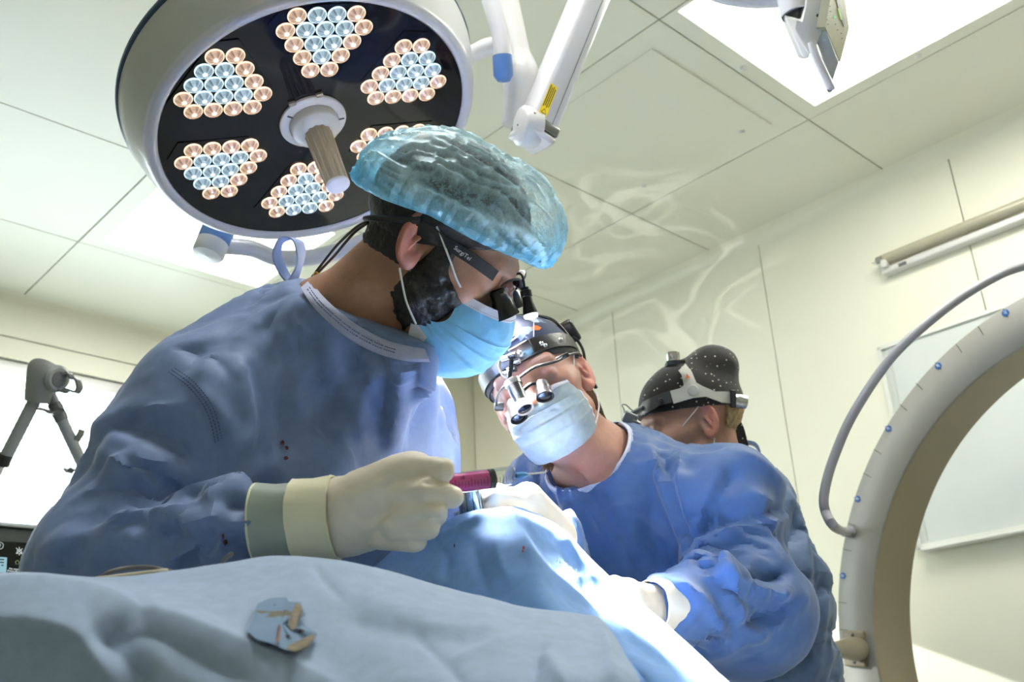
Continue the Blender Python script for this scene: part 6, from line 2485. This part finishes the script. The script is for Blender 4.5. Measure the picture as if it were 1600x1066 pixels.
obj('temple_clip', MB().box(P(879, 558, 1.585), (.022, .008, .007), frame(W @ np.array([0, 0, 1.0]), P(895, 550, 1.6) - P(868, 565, 1.57))[:, [0, 1, 2]], .002), DARKM, lp2)
obj('frame_wire', MB().tube(spline(np.array([P(808, 596, 1.545), P(786, 606, 1.55), P(776, 626, 1.56), P(778, 638, 1.57)]), 8), .0022, 10), BLK, lp2)
obj('side_clip', MB().box(P(780, 636, 1.57), (.016, .012, .012), None, .003), BLK, lp2)
gl_ = [P(x_, y_, 1.556) for x_, y_ in [(808, 598), (790, 606), (781, 622), (786, 640), (800, 648), (812, 640), (818, 615)]]
obj('lens', MB().add(np.vstack([[np.mean(gl_, 0)], gl_]), [(0, 1 + k, 1 + (k + 1) % 7) for k in range(7)]), CLEAR, lp2)
gl_ = [P(x_, y_, 1.552) for x_, y_ in [(832, 590), (850, 578), (868, 580), (874, 596), (866, 612), (846, 620), (832, 610)]]
obj('lens', MB().add(np.vstack([[np.mean(gl_, 0)], gl_]), [(0, 1 + k, 1 + (k + 1) % 7) for k in range(7)]), CLEAR, lp2)
obj('ear_retainer', MB().box(P(928, 600, 1.715), (.006, .010, .018), H2.R, .002), BLK, lp2)

# ================================================================== assistant behind
H3 = Head([0.3485, 1.9278, 1.5052], [-0.9791, -0.0572, -0.1952], [-0.1827, -0.1743, 0.9676])
s3 = thing('person', [.56, 2.25, 0.0], 'person in black dotted cap seen in profile behind the blue shoulder', 'person')
up3, ch3 = P(1172, 790, 2.02), P(1188, 920, 1.94)
pv3 = np.array([.47, 2.06, .86])
ls3, le3 = P(1150, 810, 1.96), P(1100, 960, 1.90)


def s3_extra(p, q, d):
    d = smin(d, cone(p, H3.w(0, -.035, -.045), P(1150, 770, 2.11), .050, .060), .03)
    d = smin(d, cone(p, H3.w(0, .030, -.085), P(1120, 760, 2.08), .030, .04), .03)
    return d


def s3_low(p):
    d = cone(p, P(1155, 800, 2.08), ch3, .045, .07)
    d = smin(d, cone(p, ch3, pv3, .07, .08), .03)
    d = smin(d, cone(p, P(1160, 810, 2.04), ls3, .04, .034), .02)
    d = smin(d, cone(p, ls3, le3, .036, .032), .02)
    d = smin(d, cone(p, le3, P(1000, 960, 1.85), .032, .026), .02)
    for sx in (-.06, .06):
        hp = pv3 + np.array([0, sx, -.05])
        d = smin(d, cone(p, hp, np.array([hp[0], hp[1], .48]), .06, .05), .03)
        d = smin(d, cone(p, np.array([hp[0], hp[1], .48]), np.array([hp[0], hp[1], .09]), .05, .038), .02)
        d = smin(d, cone(p, np.array([hp[0], hp[1], .045]), np.array([hp[0] - .15, hp[1], .035]), .04, .034), .02)
    return d


def s3_tint(l):
    c_, mix = skin_tint(l, (.44, .24, .17), (.50, .21, .14), (.52, .21, .15))
    mix(brow_w(l, .005) * .6, (.14, .08, .05))
    mix(lash_w(l) * .9, (.03, .018, .014))
    return c_


low3 = sdf_mesh(s3_low, *bbox_of([pv3, ch3, ls3, le3, P(1000, 960, 1.85), np.array([pv3[0] - .1, pv3[1], .02])], .17), .02, 0)
hb3 = [H3.w(x, y, z) for x in (-.09, .09) for y in (-.12, .13) for z in (-.13, .14)] + [P(1150, 770, 2.11)]
build_head('body', H3, s3_extra, *bbox_of(hb3, .02), .0034, s3_tint, s3, low3, eartilt=.2, jaw=.95)


def s3_capf(p):
    q = H3.loc(p)
    d = head_sdf(q) - .008 - .002 * crumple(p, 24, 9)
    bag = ell(q, (0, -.070, .112), (.060, .056, .048)) - .003 * crumple(p, 22, 4)
    d = smin(d, bag, .02)
    return smax(d, -plane(q, (0, .09, .046), (0, -.12, 1)), .004)


def dotmat():
    m = clothmat('black_dotted_cotton', (.018, .016, .014), .8, var=.2, fine=.25)
    nt = m.node_tree
    b = nt.nodes['Principled BSDF']
    tc = nt.nodes.new('ShaderNodeTexCoord')
    vo = nt.nodes.new('ShaderNodeTexVoronoi'); vo.inputs['Scale'].default_value = 95
    nt.links.new(tc.outputs['Object'], vo.inputs['Vector'])
    lt = nt.nodes.new('ShaderNodeMath'); lt.operation = 'LESS_THAN'; lt.inputs[1].default_value = .16
    nt.links.new(vo.outputs['Distance'], lt.inputs[0])
    mx = nt.nodes.new('ShaderNodeMixRGB')
    mx.inputs[1].default_value = (.018, .016, .014, 1); mx.inputs[2].default_value = (.55, .52, .45, 1)
    nt.links.new(lt.outputs[0], mx.inputs[0]); nt.links.new(mx.outputs[0], b.inputs['Base Color'])
    return m


DOT = dotmat()
hb3b = [H3.w(x, y, z) for x in (-.08, .08) for y in (-.14, .11) for z in (.0, .17)]
cap3 = obj('scrub_cap', sdf_mesh(s3_capf, *bbox_of(hb3b, .02), .004), DOT, s3, label='black cap with tiny white dots')
HAIR3 = mat('blond_hair', (.42, .28, .13), .5, var=.35, scale=90, bump=.9, bscale=260)


def s3_hair(p):
    q = H3.loc(p)
    d = head_sdf(q) - .006 - .004 * vnoise(p * np.array([70, 70, 22])) - .002 * vnoise(p * 190)
    d = smax(d, plane(q, (0, -.050, 0), (0, 1, .25)), .006)
    d = smax(d, plane(q, (0, 0, -.075), (0, 0, -1)), .012)
    return d


obj('hair', sdf_mesh(s3_hair, *bbox_of(hb3, .015), .0045), HAIR3, s3, label='short blond hair at the nape')
ctie = [P(1147, 650, 2.00), P(1155, 668, 1.99), P(1160, 690, 1.98), P(1163, 705, 1.98), P(1158, 712, 1.98)]
c = spline(np.array(ctie), 8)
G = []
for i in range(len(c)):
    wv = nrm(W @ np.array([1.0, -.2, .3]))
    w_ = .006 + .004 * math.sin(i / len(c) * 3)
    G.append([c[i] - wv * w_, c[i] + wv * w_ - W[:, 2] * .003, c[i] + wv * w_ + W[:, 2] * .002, c[i] - wv * w_ + W[:, 2] * .003, c[i] - wv * w_])
obj('cap_tie', MB().grid(np.array(G)), DOT, cap3, sharp=50)
rows3 = [(.057, .056, -.010, .123, -.012), (.064, .046, -.046, .138, -.064), (.062, .028, -.084, .116, -.114), (.057, .022, -.098, .092, -.130)]
msk3, MW3, MN3 = mask_grid(H3, rows3, 'face_mask', s3, m=MASK2, seed=8, label='pale face mask mostly hidden by the shoulder', nu=41, nv=31)
loop(msk3, [MW3[1, 0], H3.w(-.068, .040, .004), H3.w(-.078, .006, .030), H3.w(-.079, -.006, .040)], .0011)
loop(msk3, [MW3[-4, 0], H3.w(-.074, .000, -.062), H3.w(-.080, -.014, -.030)], .0011)
for dz in (-.024, -.008):
    obj('ear_stud', MB().lathe([(0, .002), (.0016, .0012), (.002, 0)], H3.w(-.081, -.012 + (.002 if dz < -.01 else -.010), dz), frame(-H3.R[:, 0]), 10), METAL, s3)


def s3_gown(p):
    d = cone(p, up3, ch3, .076, .116)
    d = smin(d, cone(p, ch3, pv3, .116, .118), .05)
    d = smin(d, cone(p, pv3, np.array([pv3[0], pv3[1], .40]), .118, .15), .05)
    d = smin(d, cone(p, up3, ls3, .07, .078), .05)
    d = smin(d, cone(p, ls3, le3, .078, .072), .04)
    d = smin(d, cone(p, le3, P(1000, 960, 1.85), .07, .045), .03)
    d = smax(d, -cone(p, P(1155, 770, 2.11), H3.w(0, -.03, -.03), .068, .07), .006)
    return d


g3v, g3F = sdf_mesh(s3_gown, *bbox_of([up3, ch3, ls3, le3, P(1000, 960, 1.85), np.array([pv3[0] - .03, pv3[1], .34])], .21), .0125)
pin3 = ((np.abs(cone(g3v, P(1155, 770, 2.11), H3.w(0, -.03, -.03), .068, .07)) < .03) | (g3v[:, 2] < .45)).astype(float)
g3v = cloth_sim(g3v, g3F, *sdf_mesh(lambda p: s3_gown(p) + .013, *bbox_of([up3, ch3, ls3, le3, P(1000, 960, 1.85), np.array([pv3[0] - .03, pv3[1], .34])], .21), .02, 0), pin3, frames=12, grow=-.08, bend=2.6, grav=.28, tens=22)
g3v, g3F = drape_cloth(g3v, g3F, [('r', 8, 9, [(1205, 725), (1240, 790), (1262, 860), (1262, 940)]), ('v', 7, 9, [(1222, 735), (1258, 800), (1276, 880), (1274, 960)]), ('r', 7, 8, [(1292, 900), (1285, 980), (1275, 1060)]), ('v', 8, 8, [(1250, 960), (1252, 1010), (1250, 1060)]), ('r', 8, 8, [(1230, 980), (1232, 1020), (1228, 1066)])], big=(.003, 9), mid=(.003, 18), seed=23)
gown3 = obj('gown', (g3v, g3F), clothmat('gown_grey_blue', (0.085, 0.14, 0.26), .6, var=.06, fine=.22, wrinkle=.40, wscale=11), s3, label='grey blue gown behind the sleeve')
tl3 = [P(1162, 716, 2.05), P(1150, 700, 2.05), P(1160, 692, 2.06), P(1178, 694, 2.06), P(1186, 704, 2.06), P(1188, 716, 2.06)]
c = spline(np.array(tl3), 6)
G = []
for i in range(len(c)):
    wv = nrm(W @ np.array([.2, .3, 1.0])) * .007
    u_ = nrm(W @ np.array([.3, -1, 0])) * .0035
    G.append([c[i] - wv - u_, c[i] + wv - u_, c[i] + wv + u_, c[i] - wv + u_, c[i] - wv - u_])
obj('tie_loop', MB().grid(np.array(G)), clothmat('tie_cloth_blue', (.22, .36, .66), .6), gown3, sharp=50)

# her head set
hs = thing('magnifier_headset', H3.w(0, .0, .06), 'grey magnifier headset with metal knobs over the black dotted cap', 'headset')
HG = mat('warm_grey_plastic', (.50, .49, .43), .4)
plate(s3_capf, [(1052.6, 568.5), (1069, 566), (1081, 581), (1088, 598), (1099, 604), (1118, 612), (1140, 612), (1145, 631), (1128, 629), (1103, 620), (1083, 622), (1052.6, 631), (1047, 611), (1062, 607), (1068.5, 602), (1065, 586)], 'side_plate', HG, hs, dflt=1.92)
plate(s3_capf, [(1047, 610), (1050, 629), (1030, 634), (1012, 645), (1001, 650), (1000, 636), (1004, 628), (1022, 619)], 'front_band', mat('dark_band', (.03, .032, .035), .4), hs, .004, .003, 1.9)
def on3(px, py, l=.006):
    t_ = trace(s3_capf, px, py, lift=l)
    return P(px, py, 1.92) if t_ is None else t_


for (x_, y_, r_) in [(1083, 610, .0105)]:
    obj('round_cap', MB().lathe([(0, .004), (r_ * .9, .0035), (r_, .002), (r_, -.002)], on3(x_, y_), frame(CAM - on3(x_, y_)), 24), HG, hs)
tri_ = [on3(1071, 592, .0068), on3(1079, 590, .0068), on3(1073, 584, .0068)]
obj('orange_triangle', MB().add(tri_, [(0, 1, 2)]), mat('orange_mark', (.55, .12, .02), .5), hs, False)
for (x_, y_) in [(1033, 626), (1004, 638)]:
    obj('band_screw', MB().lathe([(0, .004), (.0045, .003), (.005, -.002)], on3(x_, y_, .008), frame(CAM - on3(x_, y_)), 16), BLK, hs)
barrel('top_knob', P(1052, 565, 1.95), P(1051, 551, 1.955), [(0, 0), (.012, 0), (.012, .25), (.0125, .3), (.0125, .95), (.011, 1.0), (0, 1.0)], METAL, hs)
obj('knob_bracket', MB().box(P(1055, 568, 1.95), (.036, .03, .008), frame(nrm(P(1051, 551, 1.955) - P(1053, 567, 1.95)), W[:, 0]), .002), BLK, hs)
barrel('rear_knob', P(1146, 626, 1.97), P(1165, 629, 1.975), [(0, 0), (.0135, 0), (.0135, .3), (.014, .35), (.014, .95), (.012, 1.0), (0, 1.0)], METAL, hs)
obj('rear_bracket', MB().box(P(1144, 623, 1.965), (.010, .030, .034), W[:, [0, 2, 1]], .002), BLK, hs)
GM = mat('grey_mount', (.20, .22, .23), .35, metal=.3)
b0 = P(985, 655, 1.86)
obj('mount_body', MB().box(P(984, 654, 1.86), (.026, .022, .018), frame(W[:, 2], W @ np.array([.8, .35, .1])), .004), GM, hs)
obj('mount_plate', MB().box(P(992, 663, 1.855), (.018, .014, .010), frame(W[:, 2], W @ np.array([.8, .5, .1])), .002), GM, hs)
for y_ in (0, 5):
    obj('mount_rod', MB().tube([P(982, 648 + y_, 1.86), P(1003, 636 + y_, 1.87)], .0028, 10), GM, hs)
obj('mount_wire', MB().tube(spline(np.array([P(976, 650, 1.86), P(975, 640, 1.86), P(972, 633, 1.86), P(978, 633, 1.865), P(986, 640, 1.868), P(995, 645, 1.87)]), 6), .0011, 6), GM, hs)
# ------------------------------------------------------------------ drapes, syringe and the small things of the field
DRB = clothmat('drape_blue', (0.21, 0.42, 0.84), .7, var=.06, fine=.25, wrinkle=.10, wscale=20)
DRG = clothmat('drape_grey_blue', (0.34, 0.44, 0.61), .75, var=.06, fine=.28, wrinkle=.06, wscale=14)


def surf(rows, nu, nv):
    """Catmull-Rom sheet through rows of (px, py, depth)"""
    R_ = np.array([[P(*q) for q in r] for r in rows])
    A_ = np.array([spline(r, 16) for r in R_])
    m_ = A_.shape[1]
    B_ = np.array([spline(A_[:, k], 16) for k in range(m_)]).transpose(1, 0, 2)
    iu = np.linspace(0, B_.shape[1] - 1, nu)
    iv = np.linspace(0, B_.shape[0] - 1, nv)

    def lerp(Q, ii, ax):
        i0 = np.floor(ii).astype(int)
        i1 = np.minimum(i0 + 1, Q.shape[ax] - 1)
        t = (ii - i0).reshape([-1 if k == ax else 1 for k in range(3)])
        return np.take(Q, i0, ax) * (1 - t) + np.take(Q, i1, ax) * t
    return lerp(lerp(B_, iu, 1), iv, 0)


def sheet(name, rows, nu, nv, m, label, cat, strokes, cr=(0, 0, 0), seed=0, group=None):
    G = surf(rows, nu, nv)
    v = G.reshape(-1, 3)
    idx = np.arange(nv * nu).reshape(nv, nu)
    F = np.stack([idx[:-1, :-1], idx[1:, :-1], idx[1:, 1:], idx[:-1, 1:]], -1).reshape(-1, 4)
    n = normals(v, F)
    if ((CAM - v) * n).sum() < 0:
        F = F[:, ::-1]
        n = -n
    v = v + n * (cr[0] * crumple(v, cr[1], seed) + cr[2] * crumple(v, cr[1] * 2.3, seed + 5))[:, None]
    v = folds(v, F, strokes, .2)
    o = obj(name, (v, F), m, None, label=label, cat=cat, group=group)
    return o, v, F


rowsB = [
    [(520, 960, 1.40), (600, 930, 1.40), (660, 900, 1.42), (720, 880, 1.42), (780, 860, 1.42), (840, 865, 1.42), (890, 890, 1.42), (950, 950, 1.40), (1000, 985, 1.36), (1060, 1050, 1.28), (1140, 1130, 1.15), (1200, 1200, 1.1)],
    [(520, 900, 1.28), (600, 866, 1.27), (665, 832, 1.25), (715, 808, 1.22), (765, 797, 1.20), (805, 795, 1.20), (866, 818, 1.22), (905, 858, 1.22), (975, 920, 1.20), (1052, 985, 1.12), (1140, 1068, 1.00), (1210, 1135, .92)],
    [(520, 930, 1.20), (600, 895, 1.19), (660, 865, 1.17), (712, 842, 1.15), (765, 832, 1.13), (818, 838, 1.11), (868, 868, 1.14), (912, 905, 1.15), (975, 958, 1.11), (1045, 1020, 1.03), (1130, 1098, .93), (1200, 1160, .86)],
    [(520, 985, 1.10), (600, 955, 1.09), (660, 935, 1.07), (715, 920, 1.055), (775, 912, 1.04), (845, 915, 1.02), (895, 940, 1.04), (940, 972, 1.04), (995, 1015, 1.00), (1060, 1070, .94), (1130, 1140, .86), (1190, 1200, .81)],
    [(520, 1080, 1.02), (600, 1060, 1.01), (660, 1050, 1.00), (720, 1045, .985), (790, 1040, .97), (870, 1005, .955), (930, 1010, .95), (985, 1040, .93), (1035, 1080, .90), (1080, 1120, .86), (1130, 1180, .81), (1180, 1250, .77)],
    [(520, 1300, 1.00), (600, 1290, .99), (660, 1280, .98), (720, 1270, .965), (790, 1260, .95), (870, 1200, .93), (930, 1190, .92), (985, 1200, .90), (1035, 1220, .87), (1080, 1250, .84), (1130, 1300, .80), (1180, 1350, .76)],
]
drB, dbv, dbF = sheet('surgical_drape', rowsB, 240, 150, DRB, 'blue surgical drape rising to a peak, brightly lit on its right side', 'drape', [
    ('r', 10, 7, [(800, 797), (815, 830), (832, 868), (868, 908), (920, 950), (985, 1005), (1060, 1066)]),
    ('v', 12, 5, [(815, 810), (850, 860), (885, 905)]),
    ('r', 8, 5, [(712, 826), (690, 838), (735, 815), (762, 800)]),
    ('v', 14, 5, [(740, 830), (745, 870), (760, 920)]),
    ('r', 12, 4, [(775, 830), (780, 870), (800, 915)]),
    ('v', 8, 4, [(690, 850), (700, 880), (690, 905)]),
    ('r', 14, 6, [(872, 830), (905, 880), (930, 920)]),
    ('v', 12, 5, [(905, 900), (930, 950), (950, 975)]),
    ('r', 12, 6, [(930, 995), (985, 1000), (1030, 1040), (1060, 1090)]),
    ('v', 14, 6, [(945, 985), (990, 1030), (1010, 1070)]),
    ('r', 9, 3, [(960, 940), (1010, 1000), (1070, 1060)]),
], (.0018, 14, .0010), 4)
for (x_, y_) in [(818, 856), (817, 861)]:
    spot(x_, y_, 1.8, 3.2, drB, dbv, mat('red_spot', (.35, .05, .08), .5), 'red_spot')
for (x_, y_) in [(710, 853)]:
    spot(x_, y_, 1.2, 4.0, drB, dbv, mat('dark_spot', (.03, .04, .12), .5), 'dark_spot')

rowsA = [
    [(-120, 960, .96), (0, 950, .96), (100, 960, .96), (200, 950, .97), (300, 930, .98), (400, 915, .99), (500, 915, .99), (600, 930, .98), (700, 950, .97), (800, 975, .95), (880, 985, .94), (915, 980, .94), (945, 985, .95)],
    [(-120, 906, .86), (0, 903, .86), (90, 910, .86), (185, 903, .87), (270, 892, .88), (350, 880, .885), (430, 869, .89), (520, 874, .89), (610, 893, .885), (720, 925, .875), (820, 948, .86), (890, 957, .86), (932, 964, .875)],
    [(-120, 900, .80), (0, 901, .80), (90, 908, .80), (190, 915, .80), (285, 915, .81), (370, 912, .81), (450, 912, .81), (530, 918, .81), (620, 938, .80), (720, 962, .79), (815, 978, .785), (900, 985, .785), (957, 992, .805)],
    [(-120, 898, .745), (0, 908, .735), (90, 919, .73), (190, 940, .725), (290, 970, .72), (380, 1003, .715), (455, 1030, .71), (535, 1040, .71), (630, 1030, .71), (725, 1030, .705), (812, 1035, .70), (900, 1030, .71), (980, 1028, .735)],
    [(-120, 975, .70), (0, 978, .695), (100, 990, .69), (200, 1015, .69), (300, 1050, .685), (390, 1080, .68), (465, 1100, .675), (545, 1105, .67), (635, 1090, .665), (730, 1085, .66), (812, 1085, .655), (905, 1072, .66), (1002, 1070, .665)],
    [(-120, 1180, .67), (0, 1180, .665), (130, 1190, .66), (230, 1200, .66), (320, 1210, .655), (400, 1220, .65), (480, 1220, .645), (560, 1220, .64), (640, 1210, .63), (730, 1200, .625), (815, 1200, .62), (920, 1190, .62), (1030, 1190, .62)],
]
drA, dav, daF = sheet('surgical_drape', rowsA, 250, 140, DRG, 'grey blue drape across the foreground with a stained scrap on it', 'drape', [
    ('r', 18, 6, [(-40, 905), (90, 914), (200, 940), (300, 975), (420, 1025), (540, 1075)]),
    ('v', 30, 8, [(150, 1010), (230, 985), (300, 1020), (400, 1070)]),
    ('v', 20, 8, [(150, 1005), (195, 965), (240, 945)]),
    ('r', 34, 13, [(-60, 972), (60, 978), (125, 1000), (160, 1040), (190, 1085)]),
    ('v', 30, 10, [(140, 985), (190, 1025), (230, 1080)]),
    ('v', 12, 3, [(640, 975), (668, 1005), (705, 1045), (730, 1080)]),
    ('r', 14, 3, [(610, 960), (660, 975), (740, 985), (800, 980)]),
    ('r', 12, 5, [(925, 966), (940, 990), (955, 1030), (962, 1080)]),
    ('v', 14, 6, [(850, 1000), (838, 1040), (830, 1080)]),
    ('r', 14, 5, [(840, 1010), (870, 1050), (890, 1090)]),
    ('v', 9, 2, [(488, 876), (505, 905), (540, 940)]),
    ('r', 30, 4, [(560, 940), (680, 960), (800, 965)]),
    ('v', 30, 5, [(520, 960), (640, 985), (760, 1005)]),
    ('r', 12, 3, [(700, 1030), (760, 1010), (830, 990)]),
], (.0012, 12, .0007), 7)

gz, gzv, gzF = sheet('bounce_gauze', [  # added cloth behind the peak that bounces lamp light onto the near chest
    [(705, 862, 1.40), (760, 858, 1.41), (820, 856, 1.41), (870, 872, 1.41), (905, 892, 1.40)],
    [(712, 836, 1.33), (762, 826, 1.34), (816, 824, 1.34), (868, 842, 1.34), (902, 872, 1.34)],
    [(722, 806, 1.245), (766, 796, 1.235), (808, 794, 1.235), (862, 816, 1.255), (898, 852, 1.27)],
], 60, 40, clothmat('white_bounce_gauze', (.80, .79, .76), .8), 'added white gauze behind the blue drape peak, bouncing light to the chest', 'gauze', [], (.004, 26, .002), 3)

# table top and column that carry the drapes (hidden below them)
tb = thing('operating_table', [.0, 1.02, 0], 'operating table hidden under the surgical drapes', 'table')
tbz = float(min(dav[:, 2].min(), dbv[:, 2].min()))
obj('table_top', MB().box((.05, 1.05, .78), (.9, .36, .05), None, .015), MT['grey'], tb)
obj('column', MB().box((.05, 1.02, .42), (.22, .22, .66), None, .02), MT['steel'], tb)
obj('table_foot', MB().box((.05, 1.02, .045), (.70, .42, .09), None, .02), MT['grey'], tb)

# stained scrap of blue cloth
SC = capcol('stained_scrap', (.17, .27, .42), [((.15, .14, .09), 42, .60, (.9, .2, 2.0), (1, 1, 1)), ((.07, .05, .04), 50, .63, (4.2, 1.2, 0), (1, 1, 1))])
scp = [(386, 985), (394, 968), (402, 944), (420, 935), (447, 933), (451, 940), (470, 941), (474, 952), (478, 962), (468, 966), (476, 976), (496, 991), (490, 1003), (470, 1017), (458, 1021), (442, 1014), (420, 1004), (400, 999)]
vp = [on_gown(dav, *q, .0035) for q in scp]
cen = on_gown(dav, 440, 975, .009)
b = MB()
inn = [cen + (q - cen) * .55 + nrm(CAM - cen) * (.002 + .003 * math.sin(3 * k)) for k, q in enumerate(vp)]
k_ = len(vp)
b.add([cen] + inn + vp, [(0, 1 + k, 1 + (k + 1) % k_) for k in range(k_)] + [(1 + k, 1 + k_ + k, 1 + k_ + (k + 1) % k_, 1 + (k + 1) % k_) for k in range(k_)])
sc_ = obj('cloth_scrap', b, SC, None, label='torn blue cloth scrap with brown stains on grey drape', cat='cloth scrap', sharp=25)
BR = mat('brown_stain', (.15, .115, .05), .6, var=.35, scale=150)
sv = np.concatenate([b.verts() for b in [b]])


def stain(name, pts, m=BR):
    q = []
    r_ = []
    for x_, y_ in pts:
        base = on_gown(dav, x_, y_, .0)
        q.append(base + nrm(CAM - base) * .0125)
    c_ = np.mean(q, 0)
    obj(name, MB().add([c_] + q, [(0, 1 + k, 1 + (k + 1) % len(q)) for k in range(len(q))]), m, sc_)


stain('stain', [(462, 942), (470, 945), (473, 956), (467, 966), (463, 982), (455, 986), (450, 972), (457, 955)])
stain('stain', [(436, 974), (439, 980), (437, 1003), (431, 1004), (433, 985)], mat('red_brown_stain', (.16, .06, .04), .6, var=.3))
stain('stain', [(452, 1008), (472, 998), (490, 990), (492, 998), (478, 1012), (460, 1018), (448, 1014)])

# thin cable and cream tube lying behind the grey drape
c = spline(np.array([P(95, 912, .93), P(150, 905, .93), P(172, 894, .93), P(200, 888, .94), P(235, 887, .94), P(262, 893, .94), P(300, 900, .95), P(335, 893, .95), P(352, 873, .93), P(362, 866, .92)]), 8)
tag(obj('cable', MB().tube(c, .0022, 10), mat('grey_cable', (.16, .15, .14), .5)), 'thin grey cable along the far edge of the grey drape', 'cable')
c = spline(np.array([P(80, 914, .915), P(150, 906, .915), P(240, 895, .915), P(262, 893, .92)]), 8)
tag(obj('tube', MB().tube(c, .0026, 10), mat('cream_tube', (.58, .52, .38), .45)), 'cream tube lying under the thin grey cable', 'tube')

# syringe held between thumb and index finger
sy = thing('syringe', P(740, 752, 1.0), 'large syringe with pink fluid in the gloved hand', 'syringe')
a0, a1 = P(664, 761, 1.0), P(804, 744, 1.03)
ux = nrm(a1 - a0)
sf = frame(ux)
Ls = np.linalg.norm(a1 - a0)
R0 = .0104
obj('barrel', MB().lathe([(R0 - .001, 0), (R0, .001), (R0, Ls - .003), (R0 - .001, Ls - .001), (R0 - .003, Ls), (.003, Ls + .0005), (.0026, Ls + .004)], a0, sf, 32), glassmat('syringe_plastic', (.98, .98, .98), .06), sy)
fz = (763 - 664) / (804 - 664) * Ls
m = mat('pink_fluid', (1.0, .13, .48), .2, spec=.4)
m.node_tree.nodes['Principled BSDF'].inputs['Subsurface Weight'].default_value = .6
m.node_tree.nodes['Principled BSDF'].inputs['Subsurface Radius'].default_value = (.02, .004, .01)
obj('fluid', MB().lathe([(0, .004), (R0 - .0012, .004), (R0 - .0012, fz - .001), (0, fz - .001)], a0, sf, 32), m, sy, sharp=40)
obj('plunger_seal', MB().lathe([(0, fz), (R0 - .0006, fz), (R0 - .0006, fz + .0016), (R0 - .0014, fz + .0022), (R0 - .0014, fz + .0034), (R0 - .0006, fz + .004), (R0 - .0006, fz + .0056), (.004, fz + .0075), (0, fz + .0075)], a0, sf, 32), mat('black_rubber', (.02, .02, .025), .5), sy, sharp=40)
rx = nrm(W @ np.array([0, 0, -1.0]) - (W @ np.array([0, 0, -1.0]) @ ux) * ux)
ry = np.cross(ux, rx)
b = MB()
for k in range(22):
    t_ = .012 + k * .0033
    if t_ > Ls - .006:
        break
    ln_ = .35 if k % 5 else .6
    for q in np.linspace(-ln_, ln_ * .2, 5):
        a_ = q + .25
        p_ = a0 + ux * t_ + (rx * math.cos(a_) + ry * math.sin(a_)) * (R0 + .0002)
        b.box(p_, (.0004, .0020, .0002), np.stack([ux, -rx * math.sin(a_) + ry * math.cos(a_), rx * math.cos(a_) + ry * math.sin(a_)], 1))
obj('scale_mark', b, MT['ink'], sy, False)
text('scale_number', '10', a0 + ux * .036 + (rx * math.cos(-.55) + ry * math.sin(-.55)) * (R0 + .0004), np.stack([ux, -(-rx * math.sin(-.55) + ry * math.cos(-.55)), -(rx * math.cos(-.55) + ry * math.sin(-.55))], 1) * np.array([1, 1, -1]), .005, MT['ink'], sy)
obj('needle_hub', MB().lathe([(.0026, .001), (.0034, .003), (.0030, .010), (.0020, .0125), (.0013, .014)], a1, sf, 16), mat('blue_hub', (.12, .45, .85), .35), sy)
obj('needle', MB().tube([a1 + ux * .012, a1 + ux * .034], .00095, 8), mat('pale_needle', (.66, .62, .54), .35), sy)

# retractor at the edge of the wound
rt = thing('retractor', P(735, 790, 1.22), 'steel tubular retractor standing in the wound below the syringe', 'retractor')
ru = nrm(P(733, 766, 1.225) - P(741, 830, 1.235))
rf = frame(ru)
obj('tube_wall', MB().lathe([(.0135, 0), (.0135, .055), (.0120, .0555), (.0120, .002)], P(741, 830, 1.235), rf, 28), METAL, rt, sharp=40)
b = MB()
for k in range(10):
    a_ = 2 * math.pi * k / 10
    b.box(P(741, 830, 1.235) + rf @ np.array([.0137 * math.cos(a_), .0137 * math.sin(a_), .03]), (.0012, .0012, .048), rf)
obj('flute', b, MT['steeld'], rt, False)
obj('clamp_blade', MB().tube([P(712, 800, 1.215), P(714, 830, 1.22)], .0022, 10), METAL, rt)
